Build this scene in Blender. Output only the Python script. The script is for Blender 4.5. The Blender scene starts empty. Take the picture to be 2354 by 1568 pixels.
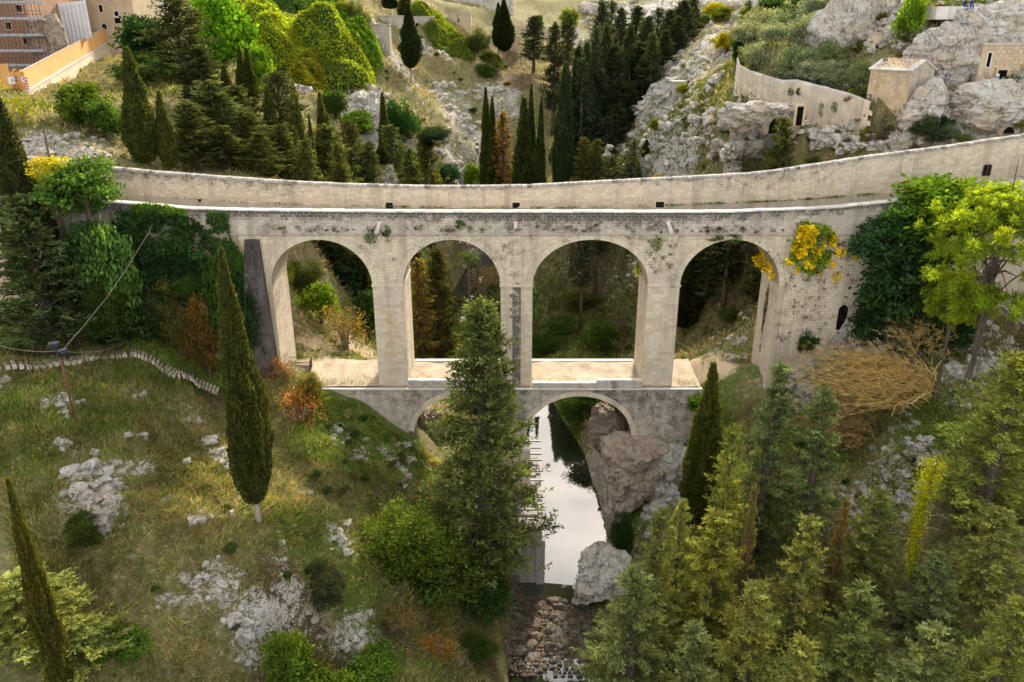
import bpy, math, random
import numpy as np
from math import radians, sin, cos, pi

scene = bpy.context.scene
COL = scene.collection
rng = np.random.default_rng(7)
random.seed(7)

# ---------------------------------------------------------------- camera
CAM_Z = 52.0
PITCH = radians(21.8)
FPX = 1811.0              # focal length in units of a 2353 px wide frame
cam_d = bpy.data.cameras.new('camera'); cam = bpy.data.objects.new('camera', cam_d)
COL.objects.link(cam)
cam.location = (0, 0, CAM_Z)
cam.rotation_euler = (pi/2 - PITCH, 0, 0)
cam_d.sensor_width = 36.0
cam_d.lens = 36.0*FPX/2353.0
cam_d.clip_start = 0.5; cam_d.clip_end = 3000
scene.camera = cam
scene['label_note'] = ''
del scene['label_note']

# ---------------------------------------------------------------- sky, sun, exposure
SUN_EL, SUN_AZ = radians(31), radians(12)      # azimuth measured from +Y towards +X
world = bpy.data.worlds.new('World'); scene.world = world
world.use_nodes = True
wn, wl = world.node_tree.nodes, world.node_tree.links
wn.clear()
w_out = wn.new('ShaderNodeOutputWorld'); w_bg = wn.new('ShaderNodeBackground')
w_sky = wn.new('ShaderNodeTexSky'); w_sky.sky_type = 'NISHITA'; w_sky.sun_disc = False
w_sky.sun_elevation = SUN_EL; w_sky.sun_rotation = SUN_AZ
w_sky.altitude = 300; w_sky.dust_density = 2.0
w_tc = wn.new('ShaderNodeTexCoord'); w_map = wn.new('ShaderNodeMapping'); w_map.inputs['Scale'].default_value = (1, 1, 2.6)
w_noise = wn.new('ShaderNodeTexNoise'); w_noise.inputs['Scale'].default_value = 3.2
w_noise.inputs['Detail'].default_value = 7; w_noise.inputs['Roughness'].default_value = 0.55
w_ramp = wn.new('ShaderNodeValToRGB')
w_ramp.color_ramp.elements[0].position = 0.40; w_ramp.color_ramp.elements[1].position = 0.62
w_ramp.color_ramp.elements[0].color = (0.15, 0.15, 0.15, 1); w_ramp.color_ramp.elements[1].color = (1, 1, 1, 1)
w_mix = wn.new('ShaderNodeMixRGB')
w_n2 = wn.new('ShaderNodeTexNoise'); w_n2.inputs['Scale'].default_value = 5.5; w_n2.inputs['Detail'].default_value = 6
w_r2 = wn.new('ShaderNodeValToRGB'); w_r2.color_ramp.elements[0].position = 0.38; w_r2.color_ramp.elements[1].position = 0.58
w_r2.color_ramp.elements[0].color = (5.6, 5.8, 6.3, 1); w_r2.color_ramp.elements[1].color = (12.6, 11.7, 10.4, 1)
wl.new(w_map.outputs['Vector'], w_n2.inputs['Vector']); wl.new(w_n2.outputs['Fac'], w_r2.inputs['Fac']); wl.new(w_r2.outputs['Color'], w_mix.inputs['Color2'])
wl.new(w_tc.outputs['Generated'], w_map.inputs['Vector']); wl.new(w_map.outputs['Vector'], w_noise.inputs['Vector'])
wl.new(w_noise.outputs['Fac'], w_ramp.inputs['Fac']); wl.new(w_ramp.outputs['Color'], w_mix.inputs['Fac'])
wl.new(w_sky.outputs['Color'], w_mix.inputs['Color1']); wl.new(w_mix.outputs['Color'], w_bg.inputs['Color'])
w_bg.inputs['Strength'].default_value = 0.115
wl.new(w_bg.outputs['Background'], w_out.inputs['Surface'])

sun_d = bpy.data.lights.new('sun', 'SUN'); sun = bpy.data.objects.new('sun', sun_d); COL.objects.link(sun)
sun_d.energy = 4.6; sun_d.angle = radians(6.0); sun_d.color = (1.0, 0.89, 0.75)
sun.rotation_euler = (pi/2 - SUN_EL, 0, pi - SUN_AZ)

vs = scene.view_settings
vs.view_transform = 'Standard'; vs.look = 'None'; vs.gamma = 1.0; vs.use_curve_mapping = False
vs.exposure = 1.05
scene.cycles.max_bounces = 5; scene.cycles.diffuse_bounces = 3; scene.cycles.glossy_bounces = 2
scene.cycles.transmission_bounces = 3; scene.cycles.transparent_max_bounces = 4
scene.cycles.sample_clamp_indirect = 6.0
scene.cycles.use_adaptive_sampling = True; scene.cycles.adaptive_threshold = 0.03
scene.cycles.caustics_reflective = False; scene.cycles.caustics_refractive = False

# ---------------------------------------------------------------- helpers
def slope(y):
    v = (784.0 - y)/FPX
    return (-sin(PITCH) + v*cos(PITCH))/(cos(PITCH) + v*sin(PITCH))
def W(x, y, Y):
    """world point at distance Y seen in direction (x, y) of a 2353x1568 frame"""
    v = (784.0 - y)/FPX
    t = Y/(cos(PITCH) + v*sin(PITCH))
    return np.array([(x - 1176.5)/FPX*t, Y, CAM_Z + t*(-sin(PITCH) + v*cos(PITCH))])

def link(o, parent=None):
    COL.objects.link(o)
    if parent is not None: o.parent = parent
    return o
def tag(o, label=None, cat=None, group=None, kind=None):
    if label: o['label'] = label
    if cat: o['category'] = cat
    if group: o['group'] = group
    if kind: o['kind'] = kind
    return o
def empty(name, loc=(0, 0, 0), rz=0.0, parent=None):
    o = bpy.data.objects.new(name, None); o.location = loc; o.rotation_euler = (0, 0, rz)
    o.empty_display_size = 0.3
    return link(o, parent)
def mesh_np(name, V, F, mat=None, smooth=False, attrs=None):
    """V (n,3); F (m,3|4) int array or list of polygons; attrs {name: per-vertex floats}"""
    me = bpy.data.meshes.new(name)
    V = np.asarray(V, dtype=np.float32)
    if isinstance(F, np.ndarray):
        m, k = F.shape
        me.vertices.add(len(V)); me.vertices.foreach_set('co', V.ravel())
        me.loops.add(m*k); me.loops.foreach_set('vertex_index', F.astype(np.int32).ravel())
        me.polygons.add(m)
        me.polygons.foreach_set('loop_start', np.arange(0, m*k, k, dtype=np.int32))
        try: me.polygons.foreach_set('loop_total', np.full(m, k, dtype=np.int32))
        except Exception: pass
        me.update(calc_edges=True)
    else:
        me.from_pydata([tuple(v) for v in V], [], [tuple(int(i) for i in f) for f in F]); me.update()
    if attrs:
        for an, av in attrs.items():
            a = me.attributes.new(an, 'FLOAT', 'POINT'); a.data.foreach_set('value', np.asarray(av, dtype=np.float32))
    if mat: me.materials.append(mat)
    me.polygons.foreach_set('use_smooth', np.full(len(me.polygons), bool(smooth)))
    return me
def ob(name, me, parent=None, loc=None, rot=None, scale=None):
    o = bpy.data.objects.new(name, me)
    if loc is not None: o.location = loc
    if rot is not None: o.rotation_euler = rot
    if scale is not None: o.scale = scale if hasattr(scale, '__len__') else (scale,)*3
    return link(o, parent)

class MB:
    """collects boxes, tubes and polygons into one mesh"""
    def __init__(s): s.v = []; s.f = []; s.t = []
    def add(s, V, F, tint=0.5):
        n = len(s.v); s.v += [tuple(map(float, p)) for p in V]; s.f += [tuple(i + n for i in f) for f in F]
        s.t += [tint]*len(V); return s
    def box(s, x0, x1, y0, y1, z0, z1, tint=0.5):
        V = [(x0,y0,z0),(x1,y0,z0),(x1,y1,z0),(x0,y1,z0),(x0,y0,z1),(x1,y0,z1),(x1,y1,z1),(x0,y1,z1)]
        return s.add(V, [(0,3,2,1),(4,5,6,7),(0,1,5,4),(1,2,6,5),(2,3,7,6),(3,0,4,7)], tint)
    def obox(s, c, ux, uy, uz, tint=0.5):
        """box with centre c and half-axis vectors"""
        c, ux, uy, uz = map(np.array, (c, ux, uy, uz))
        V = [c + a*ux + b*uy + d*uz for d in (-1, 1) for a, b in ((-1,-1),(1,-1),(1,1),(-1,1))]
        return s.add(V, [(0,3,2,1),(4,5,6,7),(0,1,5,4),(1,2,6,5),(2,3,7,6),(3,0,4,7)], tint)
    def tube(s, pts, radii, sides=6, cap=True, tint=0.5):
        pts = [np.array(p, float) for p in pts]
        if not hasattr(radii, '__len__'): radii = [radii]*len(pts)
        V = []; F = []; n = len(pts); ref = None
        for i, p in enumerate(pts):
            d = pts[min(i+1, n-1)] - pts[max(i-1, 0)]; d = d/(np.linalg.norm(d) + 1e-9)
            if ref is None: ref = np.array([0,0,1.]) if abs(d[2]) < 0.9 else np.array([1.,0,0])
            a = np.cross(d, ref); a /= np.linalg.norm(a) + 1e-9; b = np.cross(d, a); ref = b if False else ref
            for k in range(sides):
                an = 2*pi*k/sides
                V.append(p + radii[i]*(cos(an)*a + sin(an)*b))
        for i in range(n-1):
            for k in range(sides):
                k2 = (k+1) % sides
                F.append((i*sides+k, i*sides+k2, (i+1)*sides+k2, (i+1)*sides+k))
        if cap:
            F.append(tuple(range(sides))[::-1]); F.append(tuple((n-1)*sides+k for k in range(sides)))
        return s.add(V, F, tint)
    def prism(s, poly, axis_vec, tint=0.5):
        n = len(poly); a = np.array(axis_vec, float)
        V = [np.array(p, float) for p in poly] + [np.array(p, float) + a for p in poly]
        F = [tuple(range(n))[::-1], tuple(range(n, 2*n))] + [(i, (i+1) % n, n+(i+1) % n, n+i) for i in range(n)]
        return s.add(V, F, tint)
    def mesh(s, name, mat, smooth=False):
        me = bpy.data.meshes.new(name); me.from_pydata(s.v, [], s.f); me.update()
        a = me.attributes.new('tint', 'FLOAT', 'POINT'); a.data.foreach_set('value', np.array(s.t, dtype=np.float32))
        if mat: me.materials.append(mat)
        if smooth: me.polygons.foreach_set('use_smooth', np.ones(len(me.polygons), dtype=bool))
        return me
    def build(s, name, mat, parent=None, smooth=False, **k):
        return ob(name, s.mesh(name, mat, smooth), parent, **k)

# value noise -----------------------------------------------------------
_perm = rng.permutation(4096)
_val = rng.random(4096)
def vnoise(P):
    P = np.asarray(P, float); I = np.floor(P).astype(np.int64); f = P - I; f = f*f*(3 - 2*f)
    def h(i, j, k): return _val[_perm[(i + _perm[(j + _perm[k & 4095]) & 4095]) & 4095]]
    i, j, k = I[:, 0], I[:, 1], I[:, 2]; u, v, w = f[:, 0], f[:, 1], f[:, 2]
    x00 = h(i,j,k)*(1-u) + h(i+1,j,k)*u;     x10 = h(i,j+1,k)*(1-u) + h(i+1,j+1,k)*u
    x01 = h(i,j,k+1)*(1-u) + h(i+1,j,k+1)*u; x11 = h(i,j+1,k+1)*(1-u) + h(i+1,j+1,k+1)*u
    return ((x00*(1-v) + x10*v)*(1-w) + (x01*(1-v) + x11*v)*w)*2 - 1
def fbm(P, octv=4, lac=2.03, gain=0.5):
    P = np.asarray(P, float); s = 0; a = 1.0
    for o in range(octv):
        s = s + a*vnoise(P + 17.3*o); P = P*lac; a *= gain
    return s
def sstep(a, b, x):
    t = np.clip((x - a)/(b - a), 0, 1); return t*t*(3 - 2*t)

# ---------------------------------------------------------------- materials
def nmat(name):
    m = bpy.data.materials.new(name); m.use_nodes = True
    nt = m.node_tree; nt.nodes.clear()
    return m, nt.nodes, nt.links
def out_bsdf(n, l, rough=0.9, spec=0.2):
    o = n.new('ShaderNodeOutputMaterial'); b = n.new('ShaderNodeBsdfPrincipled')
    b.inputs['Roughness'].default_value = rough; b.inputs['Specular IOR Level'].default_value = spec
    l.new(b.outputs['BSDF'], o.inputs['Surface']); return b
def noise(n, l, scale, detail=4, rough=0.6, coord=None, dist=0.0):
    t = n.new('ShaderNodeTexNoise'); t.inputs['Scale'].default_value = scale
    t.inputs['Detail'].default_value = detail; t.inputs['Roughness'].default_value = rough
    t.inputs['Distortion'].default_value = dist
    if coord is not None: l.new(coord, t.inputs['Vector'])
    return t.outputs['Fac']
def ramp(n, l, fac, stops):
    r = n.new('ShaderNodeValToRGB'); e = r.color_ramp.elements
    while len(e) < len(stops): e.new(0.5)
    for i, (p, c) in enumerate(stops):
        e[i].position = p; e[i].color = (c[0], c[1], c[2], 1) if hasattr(c, '__len__') else (c, c, c, 1)
    l.new(fac, r.inputs['Fac']); return r.outputs['Color']
def mixc(n, l, fac, a, b, mode='MIX'):
    m = n.new('ShaderNodeMixRGB'); m.blend_type = mode
    for sock, val in ((m.inputs['Fac'], fac), (m.inputs['Color1'], a), (m.inputs['Color2'], b)):
        if isinstance(val, (int, float)): sock.default_value = val
        elif isinstance(val, tuple): sock.default_value = (*val, 1)
        else: l.new(val, sock)
    return m.outputs['Color']
def mathn(n, l, op, a, b=None, clamp=False):
    m = n.new('ShaderNodeMath'); m.operation = op; m.use_clamp = clamp
    for i, v in enumerate((a, b)):
        if v is None: continue
        if isinstance(v, (int, float)): m.inputs[i].default_value = v
        else: l.new(v, m.inputs[i])
    return m.outputs[0]
def attr(n, name):
    a = n.new('ShaderNodeAttribute'); a.attribute_name = name; return a.outputs['Fac']
def geo_pos(n):
    return n.new('ShaderNodeNewGeometry').outputs['Position']
def bump(n, l, h, strength=0.5, dist=0.1):
    b = n.new('ShaderNodeBump'); b.inputs['Strength'].default_value = strength; b.inputs['Distance'].default_value = dist
    l.new(h, b.inputs['Height']); return b.outputs['Normal']

def simple_mat(name, c1, c2=None, scale=3.0, rough=0.8, spec=0.25, metal=0.0, bmp=0.0):
    m, n, l = nmat(name); b = out_bsdf(n, l, rough, spec)
    p = n.new('ShaderNodeTexCoord').outputs['Object']
    f = noise(n, l, scale, 5, 0.65, p)
    c2 = c2 or tuple(x*0.7 for x in c1)
    l.new(ramp(n, l, f, [(0.3, c2), (0.7, c1)]), b.inputs['Base Color'])
    b.inputs['Metallic'].default_value = metal
    if bmp: l.new(bump(n, l, f, bmp, 0.05), b.inputs['Normal'])
    return m

def stone_mat(name, light, dark, stain=(0.06, 0.055, 0.05), warm=(0.45, 0.26, 0.10)):
    """weathered limestone: 'tint' = tone of each block, 'stain' = lichen, 'rust' = ochre streaks"""
    m, n, l = nmat(name); b = out_bsdf(n, l, 0.92, 0.15)
    p = geo_pos(n)
    big = noise(n, l, 0.22, 5, 0.6, p); mid = noise(n, l, 1.3, 6, 0.65, p); fine = noise(n, l, 7.0, 5, 0.7, p)
    t = mathn(n, l, 'ADD', mathn(n, l, 'MULTIPLY', attr(n, 'tint'), 0.50), mathn(n, l, 'MULTIPLY', mid, 0.75))
    c = ramp(n, l, t, [(0.28, dark), (0.74, light)])
    mp = n.new('ShaderNodeMapping'); mp.inputs['Scale'].default_value = (0.9, 0.9, 0.09); l.new(p, mp.inputs['Vector'])
    streak = noise(n, l, 1.0, 5, 0.62, mp.outputs['Vector'])
    c = mixc(n, l, mathn(n, l, 'MULTIPLY', ramp(n, l, streak, [(0.50, 0.0), (0.66, 1.0)]), 0.6), c, tuple(x*0.62 for x in dark))
    c = mixc(n, l, mathn(n, l, 'MULTIPLY', ramp(n, l, big, [(0.45, 0.0), (0.7, 1.0)]), 0.35), c, (0.43, 0.40, 0.36))
    c = mixc(n, l, ramp(n, l, fine, [(0.36, 0.30), (0.62, 0.0)]), c, tuple(x*0.55 for x in dark))
    r = mathn(n, l, 'MULTIPLY', attr(n, 'rust'), ramp(n, l, mid, [(0.40, 0.0), (0.62, 1.0)]))
    c = mixc(n, l, mathn(n, l, 'MULTIPLY', r, 0.75), c, warm)
    sm = mathn(n, l, 'ADD', attr(n, 'stain'), mathn(n, l, 'MULTIPLY', mathn(n, l, 'SUBTRACT', mathn(n, l, 'ADD', fine, mid), 1.0), 1.1))
    c = mixc(n, l, ramp(n, l, sm, [(0.42, 0.0), (0.68, 0.88)]), c, stain)
    l.new(c, b.inputs['Base Color'])
    l.new(bump(n, l, mathn(n, l, 'ADD', fine, mid), 0.5, 0.05), b.inputs['Normal'])
    return m

def rock_mat(name, light=(0.82, 0.77, 0.69), dark=(0.42, 0.38, 0.33), tan=(0.56, 0.42, 0.26), tanamt=0.5, moss=0.3, lichen=1.0):
    m, n, l = nmat(name); b = out_bsdf(n, l, 0.95, 0.12)
    p = geo_pos(n)
    big = noise(n, l, 0.35, 4, 0.6, p); mid = noise(n, l, 1.6, 7, 0.7, p, 0.4); fine = noise(n, l, 6.0, 6, 0.72, p)
    c = ramp(n, l, mid, [(0.28, dark), (0.44, tuple(0.82*x for x in light)), (0.60, light)])
    c = mixc(n, l, mathn(n, l, 'MULTIPLY', ramp(n, l, big, [(0.42, 0.0), (0.66, 1.0)]), tanamt), c, tan)
    c = mixc(n, l, mathn(n, l, 'MULTIPLY', ramp(n, l, fine, [(0.34, 0.8), (0.47, 0.0)]), lichen), c, (0.07, 0.065, 0.06))
    v = n.new('ShaderNodeTexVoronoi'); v.feature = 'DISTANCE_TO_EDGE'; v.inputs['Scale'].default_value = 0.42
    mp = n.new('ShaderNodeMapping'); mp.inputs['Scale'].default_value = (1, 1, 0.7); l.new(p, mp.inputs['Vector'])
    w = n.new('ShaderNodeVectorMath'); w.operation = 'ADD'
    sc = n.new('ShaderNodeVectorMath'); sc.operation = 'SCALE'; sc.inputs['Scale'].default_value = 2.2
    nz = n.new('ShaderNodeTexNoise'); nz.inputs['Scale'].default_value = 1.2; nz.inputs['Detail'].default_value = 4; l.new(p, nz.inputs['Vector'])
    l.new(nz.outputs['Color'], sc.inputs[0]); l.new(mp.outputs['Vector'], w.inputs[0]); l.new(sc.outputs[0], w.inputs[1])
    l.new(w.outputs[0], v.inputs['Vector'])
    crack = ramp(n, l, v.outputs['Distance'], [(0.0, 0.40), (0.03, 0.0)])
    c = mixc(n, l, crack, c, tuple(x*0.35 for x in dark))
    mpv = n.new('ShaderNodeMapping'); mpv.inputs['Scale'].default_value = (1, 1, 0.55); l.new(p, mpv.inputs['Vector'])
    rid = noise(n, l, 0.5, 6, 0.58, mpv.outputs['Vector'], 0.5)
    rcr = ramp(n, l, rid, [(0.485, 0.0), (0.5, 0.7), (0.512, 0.0)])
    c = mixc(n, l, rcr, c, tuple(x*0.4 for x in dark))
    ge = n.new('ShaderNodeNewGeometry'); sx = n.new('ShaderNodeSeparateXYZ'); l.new(ge.outputs['Normal'], sx.inputs[0])
    mo = mathn(n, l, 'MULTIPLY', ramp(n, l, sx.outputs['Z'], [(0.55, 0.0), (0.9, 1.0)]), ramp(n, l, noise(n, l, 0.9, 5, 0.7, p), [(0.5, 0.0), (0.62, 1.0)]))
    c = mixc(n, l, mathn(n, l, 'MULTIPLY', mo, moss), c, (0.22, 0.18, 0.06))
    l.new(c, b.inputs['Base Color'])
    hh = mathn(n, l, 'ADD', mathn(n, l, 'MULTIPLY', mid, 1.5), fine)
    hh = mathn(n, l, 'SUBTRACT', hh, mathn(n, l, 'MULTIPLY', rcr, 0.8))
    hh = mathn(n, l, 'ADD', hh, mathn(n, l, 'MULTIPLY', ramp(n, l, v.outputs['Distance'], [(0.0, 0.0), (0.06, 1.0)]), 0.25))
    l.new(bump(n, l, hh, 1.0, 0.30), b.inputs['Normal'])
    return m

def leaf_mat(name, trans=0.35, spec=0.25, hue=0.12):
    """leaf colour = object colour, varied by 'tint' (leaf to leaf) and a slow noise (clump to clump)"""
    m, n, l = nmat(name); o = n.new('ShaderNodeOutputMaterial')
    info = n.new('ShaderNodeObjectInfo')
    t = attr(n, 'tint')
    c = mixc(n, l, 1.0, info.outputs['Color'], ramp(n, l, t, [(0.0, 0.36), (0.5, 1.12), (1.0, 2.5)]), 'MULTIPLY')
    nz = noise(n, l, 0.55, 3, 0.5, geo_pos(n))
    yel = mixc(n, l, 1.0, c, (1.55, 1.15, 0.55), 'MULTIPLY')
    c = mixc(n, l, mathn(n, l, 'MULTIPLY', ramp(n, l, nz, [(0.45, 0.0), (0.68, 1.0)]), min(1.0, hue*4)), c, yel)
    d = n.new('ShaderNodeBsdfDiffuse'); tr = n.new('ShaderNodeBsdfTranslucent'); mx = n.new('ShaderNodeMixShader')
    l.new(c, d.inputs['Color'])
    l.new(mixc(n, l, 1.0, c, (1.35, 1.25, 0.55), 'MULTIPLY'), tr.inputs['Color'])
    mx.inputs['Fac'].default_value = trans
    l.new(d.outputs[0], mx.inputs[1]); l.new(tr.outputs[0], mx.inputs[2])
    l.new(mx.outputs[0], o.inputs['Surface'])
    return m

M = {}
M['stone'] = stone_mat('bridge_limestone', (0.74, 0.63, 0.48), (0.55, 0.45, 0.325))
M['stone_core'] = stone_mat('bridge_mortar', (0.56, 0.47, 0.35), (0.40, 0.325, 0.23))
M['stone_grey'] = stone_mat('grey_limestone', (0.62, 0.55, 0.455), (0.42, 0.365, 0.30))
M['stone_white'] = stone_mat('white_coping', (0.80, 0.76, 0.70), (0.58, 0.53, 0.46))
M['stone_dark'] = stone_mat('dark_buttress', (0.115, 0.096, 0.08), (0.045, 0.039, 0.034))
M['stone_warm'] = stone_mat('warm_limestone', (0.66, 0.52, 0.35), (0.48, 0.36, 0.23))
M['rock'] = rock_mat('limestone_rock', lichen=0.65)
M['rock_tan'] = rock_mat('tan_rock', (0.58, 0.475, 0.375), (0.27, 0.21, 0.16), (0.50, 0.37, 0.25), 0.5, 0.15, 0.55)
M['rock_wet'] = rock_mat('stream_stone', (0.27, 0.23, 0.18), (0.10, 0.082, 0.065), (0.22, 0.15, 0.09), 0.6, 0.35, 0.6)
M['leaf'] = leaf_mat('leaf', 0.42)
M['needle'] = leaf_mat('needle', 0.34, 0.15, 0.10)
M['grass'] = leaf_mat('grass_blade', 0.35, 0.1, 0.04)
M['olive'] = leaf_mat('olive_leaf', 0.3, 0.3, 0.0)
M['bark'] = simple_mat('bark', (0.16, 0.12, 0.09), (0.07, 0.052, 0.04), 6.0, 0.95, 0.1, 0, 0.6)
M['bark_pale'] = simple_mat('pale_bark', (0.40, 0.35, 0.29), (0.22, 0.18, 0.14), 6.0, 0.95, 0.1, 0, 0.6)
# ---------------------------------------------------------------- terrain
YF, YB = 73.0, 78.5       # front and back face of the bridge
_cp = []                  # control points (X, Y, Z)
def cp(*rows):
    for x, y, Y in rows: _cp.append(W(x, y, Y))
def cw(*rows):
    for r in rows: _cp.append(np.array(r, float))
# near left hill with the steps
cp((0,1560,38),(300,1500,41),(600,1400,46),(603,1197,52),(300,1250,48),(0,1200,48),(0,1000,55),(0,850,63),(130,845,65),(300,850,66),
   (300,1000,58),(290,815,68),(400,860,69),(500,905,70),(500,1000,63),(420,1100,56.5),(700,1000,66),(750,900,72),(760,1000,68.5),(700,1120,60.5),
   (800,1200,58),(850,1300,54),(780,1420,50),(900,1400,51.5),(1000,1480,51),(600,1540,44.5),(800,1540,47.5),(880,1060,68))
cw((4,50,-0.5),(-4,55,3.0),(0.2,57,.8),(-1,62,2.2),(-5,64,6.0),(-6,70,8.6),(-3,76,5),(-9.8,72,11.8),(-12,72,13.5),(-15,72,16.0),(-8,68,9.5),(-19,72.5,17.8),
   (-12,85,11),(-4,85,3.5),(-20,79,17.9),(-14,79.5,17.3),(-60,35,17),(-90,60,26),(-40,20,9),(0,20,-1),(-10,45,5.5),(4,35,-1))
# left bank up to the bridge and behind it
cp((400,780,72),(330,770,71.5),(100,750,72),(50,700,76),(0,500,82),(0,420,84),(600,790,74),(640,835,75.5))
cw((-30,73.5,21),(-33,80,27),(-26,80,19),(-25,92,20),(-24,105,19.5),(-38,79,33),(-45,78,36.5),(-60,80,39),(-80,75,38),(-80,60,30),
   (-19,90,16.5),(-18,105,12),(-20,125,14),(-27,130,24),(-13,100,6),(-14,120,4.5),(-16,145,9),(-22,150,20))
cp((200,345,86),(50,320,88),(100,235,106),(100,222,110),(180,190,125),(290,112,172),(240,140,155),(250,200,128),(180,235,112),(345,398,86),(390,402,88),(450,410,90),(550,416,92),(640,420,94),(400,380,95),(350,250,114),(450,300,110),(700,400,125),(600,300,122),
   (700,200,158),(600,60,168),(560,150,140),(780,190,165),(840,130,178),(850,30,200),(850,230,160),(850,300,155),(900,380,140),(1000,300,175),
   (1050,420,165),(940,175,200),(1000,250,190),(1090,350,185),(1150,200,215),(1250,220,215),(1100,100,245),(1000,60,235),(1000,22,255),(1100,5,285),
   (1250,100,262),(1330,60,300),(1300,0,360),(1200,30,310),(700,20,195),(450,40,180),(900,90,215))
cw((-100,120,45),(-100,160,47),(-110,200,53),(-150,120,55),(-140,300,75),(-60,300,66),(-40,240,57),(0,400,85),(-150,400,90),(150,400,92),(-220,200,70))
# gorge floor and stream
cw((6,60,-0.8),(6,72,-0.8),(6,80,-0.8),(6.2,90,-0.8),(5.2,100,-0.6),(3,110,0.2),(-3,122,1.0),(-8,135,1.7),(-10,146,2.5),(-6,165,6),(2,185,14),(10,205,26),
   (20,240,38),(30,280,48),(25,330,60),(-3,100,2.5),(-9,110,3),(-3,146,6),(3,135,4),(9,122,4),(8,112,3.2),(10,100,3),(13,105,4.5),(16,98,6.5),(23,103,10),(18,132,8),
   (10,130,4.5),(6,150,7),(12,152,11),(20,152,20),(8,170,20),(16,175,26),(26,170,34),(24,200,34),(34,210,42),(45,260,52),(60,300,62),
   (12,84,6),(15,84,13),(11.5,92,4.0),(20,80,17.8),(24,82,19),(30,86,20.5),(27,94,15),(36,84,26),(30,100,15))
# right bank in front of the bridge
cp((1600,1040,72),(1640,960,73),(1700,870,75),(1700,830,79),(1800,830,78),(1830,770,75.5),(1950,730,73),(2100,800,69),(2200,800,70),(2350,760,72),(2350,900,63),
   (2000,1080,62),(2200,1050,58),(1800,1100,64),(1700,1200,62),(1600,1250,62),(1520,1250,64.5),(1600,1568,49),(2000,1568,44),(2350,1568,40),(2350,1300,48),
   (2000,1300,53),(1850,950,71),(1950,860,71),(1430,1400,58),(1450,1520,53.5),(2250,650,75))
cw((17.5,74,15),(14,73,9.5),(12.5,68,5),(11,62,1.8),(9.5,66,0),(9,72,-0.5),(10,80,0.0),(8.6,58,.5),(40,76,31),(50,77,34),(60,76,37),(75,70,36),(70,50,25),(50,25,12),(20,25,2),(90,85,42),(90,40,25),(20,45,4))
# right hillside behind the bridge
cp((1300,405,150),(1400,330,152),(1400,400,142),(1490,210,170),(1600,110,182),(1700,70,182),(1500,400,132),(1600,392,123),(1700,385,115),(1850,372,103),(1850,330,103),
   (1600,300,130),(1700,280,117),(1500,300,138),(1600,200,146),(1680,150,140),(1760,170,113),(1950,200,105.5),(2010,215,102.5),(1720,128,120),(1820,100,130),
   (1800,60,146),(1700,225,110),(1850,275,104),(2000,300,100),(2100,332,97),(2200,332,96),(2353,310,94),(2200,285,97),(2150,240,99.5),(2300,225,99),
   (2200,190,103),(2330,165,101.5),(2200,140,104.2),(2300,100,105.5),(2100,60,110),(2200,40,107.5),(2353,45,106),(2220,20,108),(2353,8,112),
   (1920,90,119),(1905,10,128),(1980,20,121),(1960,130,114),(1860,30,160),(1750,20,215))
cw((20,118,7),(14,124,5),(27,112,12),(34,110,18),(38,95,26),(45,96,35.3),(40,100,34.5),(55,91,37.5),(70,88,42),(80,95,50),(80,110,56),(75,140,62),(90,200,68),(130,150,70),(150,250,80),(200,200,85),(70,180,58))
CP = np.array(_cp)

def _rbf_fit(P, smooth=0.15):
    d = np.linalg.norm(P[:, None, :2] - P[None, :, :2], axis=2)
    n = len(P); A = np.zeros((n+3, n+3)); A[:n, :n] = -d + smooth*np.eye(n)*-1
    Q = np.c_[np.ones(n), P[:, :2]/100]; A[:n, n:] = Q; A[n:, :n] = Q.T
    return np.linalg.solve(A, np.r_[P[:, 2], 0, 0, 0])
_sol = _rbf_fit(CP)
def _rbf(X, Y):
    r = np.zeros(X.size); x, y = X.ravel(), Y.ravel(); n = len(CP)
    for i in range(n): r -= _sol[i]*np.hypot(x - CP[i, 0], y - CP[i, 1])
    return (r + _sol[n] + _sol[n+1]*x/100 + _sol[n+2]*y/100).reshape(X.shape)

def axis(segs):
    a = [np.array([segs[0][0]])]
    for s, e, st in segs:
        n = max(1, int(round((e - s)/st))); a.append(np.linspace(s, e, n+1)[1:])
    return np.concatenate(a)
GX = axis([(-260,-110,5),(-110,-62,1.2),(-62,62,0.5),(62,110,1.2),(110,260,5)])
GY = axis([(14,34,1.2),(34,112,0.5),(112,170,0.85),(170,270,1.7),(270,460,5)])
XX, YY = np.meshgrid(GX, GY)
ZZ = _rbf(XX, YY)
# stream channel
STREAM = np.array([(3.0,30,-1.2),(2.6,48,-0.9),(2.9,53.6,-0.75),(3.2,55.6,-0.25),(3.8,61,-0.10),(4.3,63.6,-0.5),(4.6,66,-1.2),(6,72,-1.3),(6.2,80,-1.3),(6.2,90,-1.0),(5.2,100,-0.6),(3,110,0.1),(-3,122,0.9),(-8,135,1.6),(-10,146,2.4),(-6,165,5.5)])
def poly_dist(X, Y, L):
    best = np.full(X.shape, 1e9); zz = np.zeros(X.shape)
    for a, b in zip(L[:-1], L[1:]):
        dx, dy = b[0]-a[0], b[1]-a[1]; t = np.clip(((X-a[0])*dx + (Y-a[1])*dy)/(dx*dx + dy*dy), 0, 1)
        d = np.hypot(X - a[0] - t*dx, Y - a[1] - t*dy); m = d < best
        best = np.where(m, d, best); zz = np.where(m, a[2] + t*(b[2]-a[2]), zz)
    return best, zz
_sd, _sz = poly_dist(XX, YY, STREAM)
_hw = np.interp(YY, [30,56,62,66,74,90,100,115,150], [2.4,2.6,2.4,3.0,3.6,2.6,1.2,1.4,1.8])
_k = sstep(1.0, 0.0, (_sd - _hw)/2.2)
ZZ = ZZ*(1-_k) + _sz*_k

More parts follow.
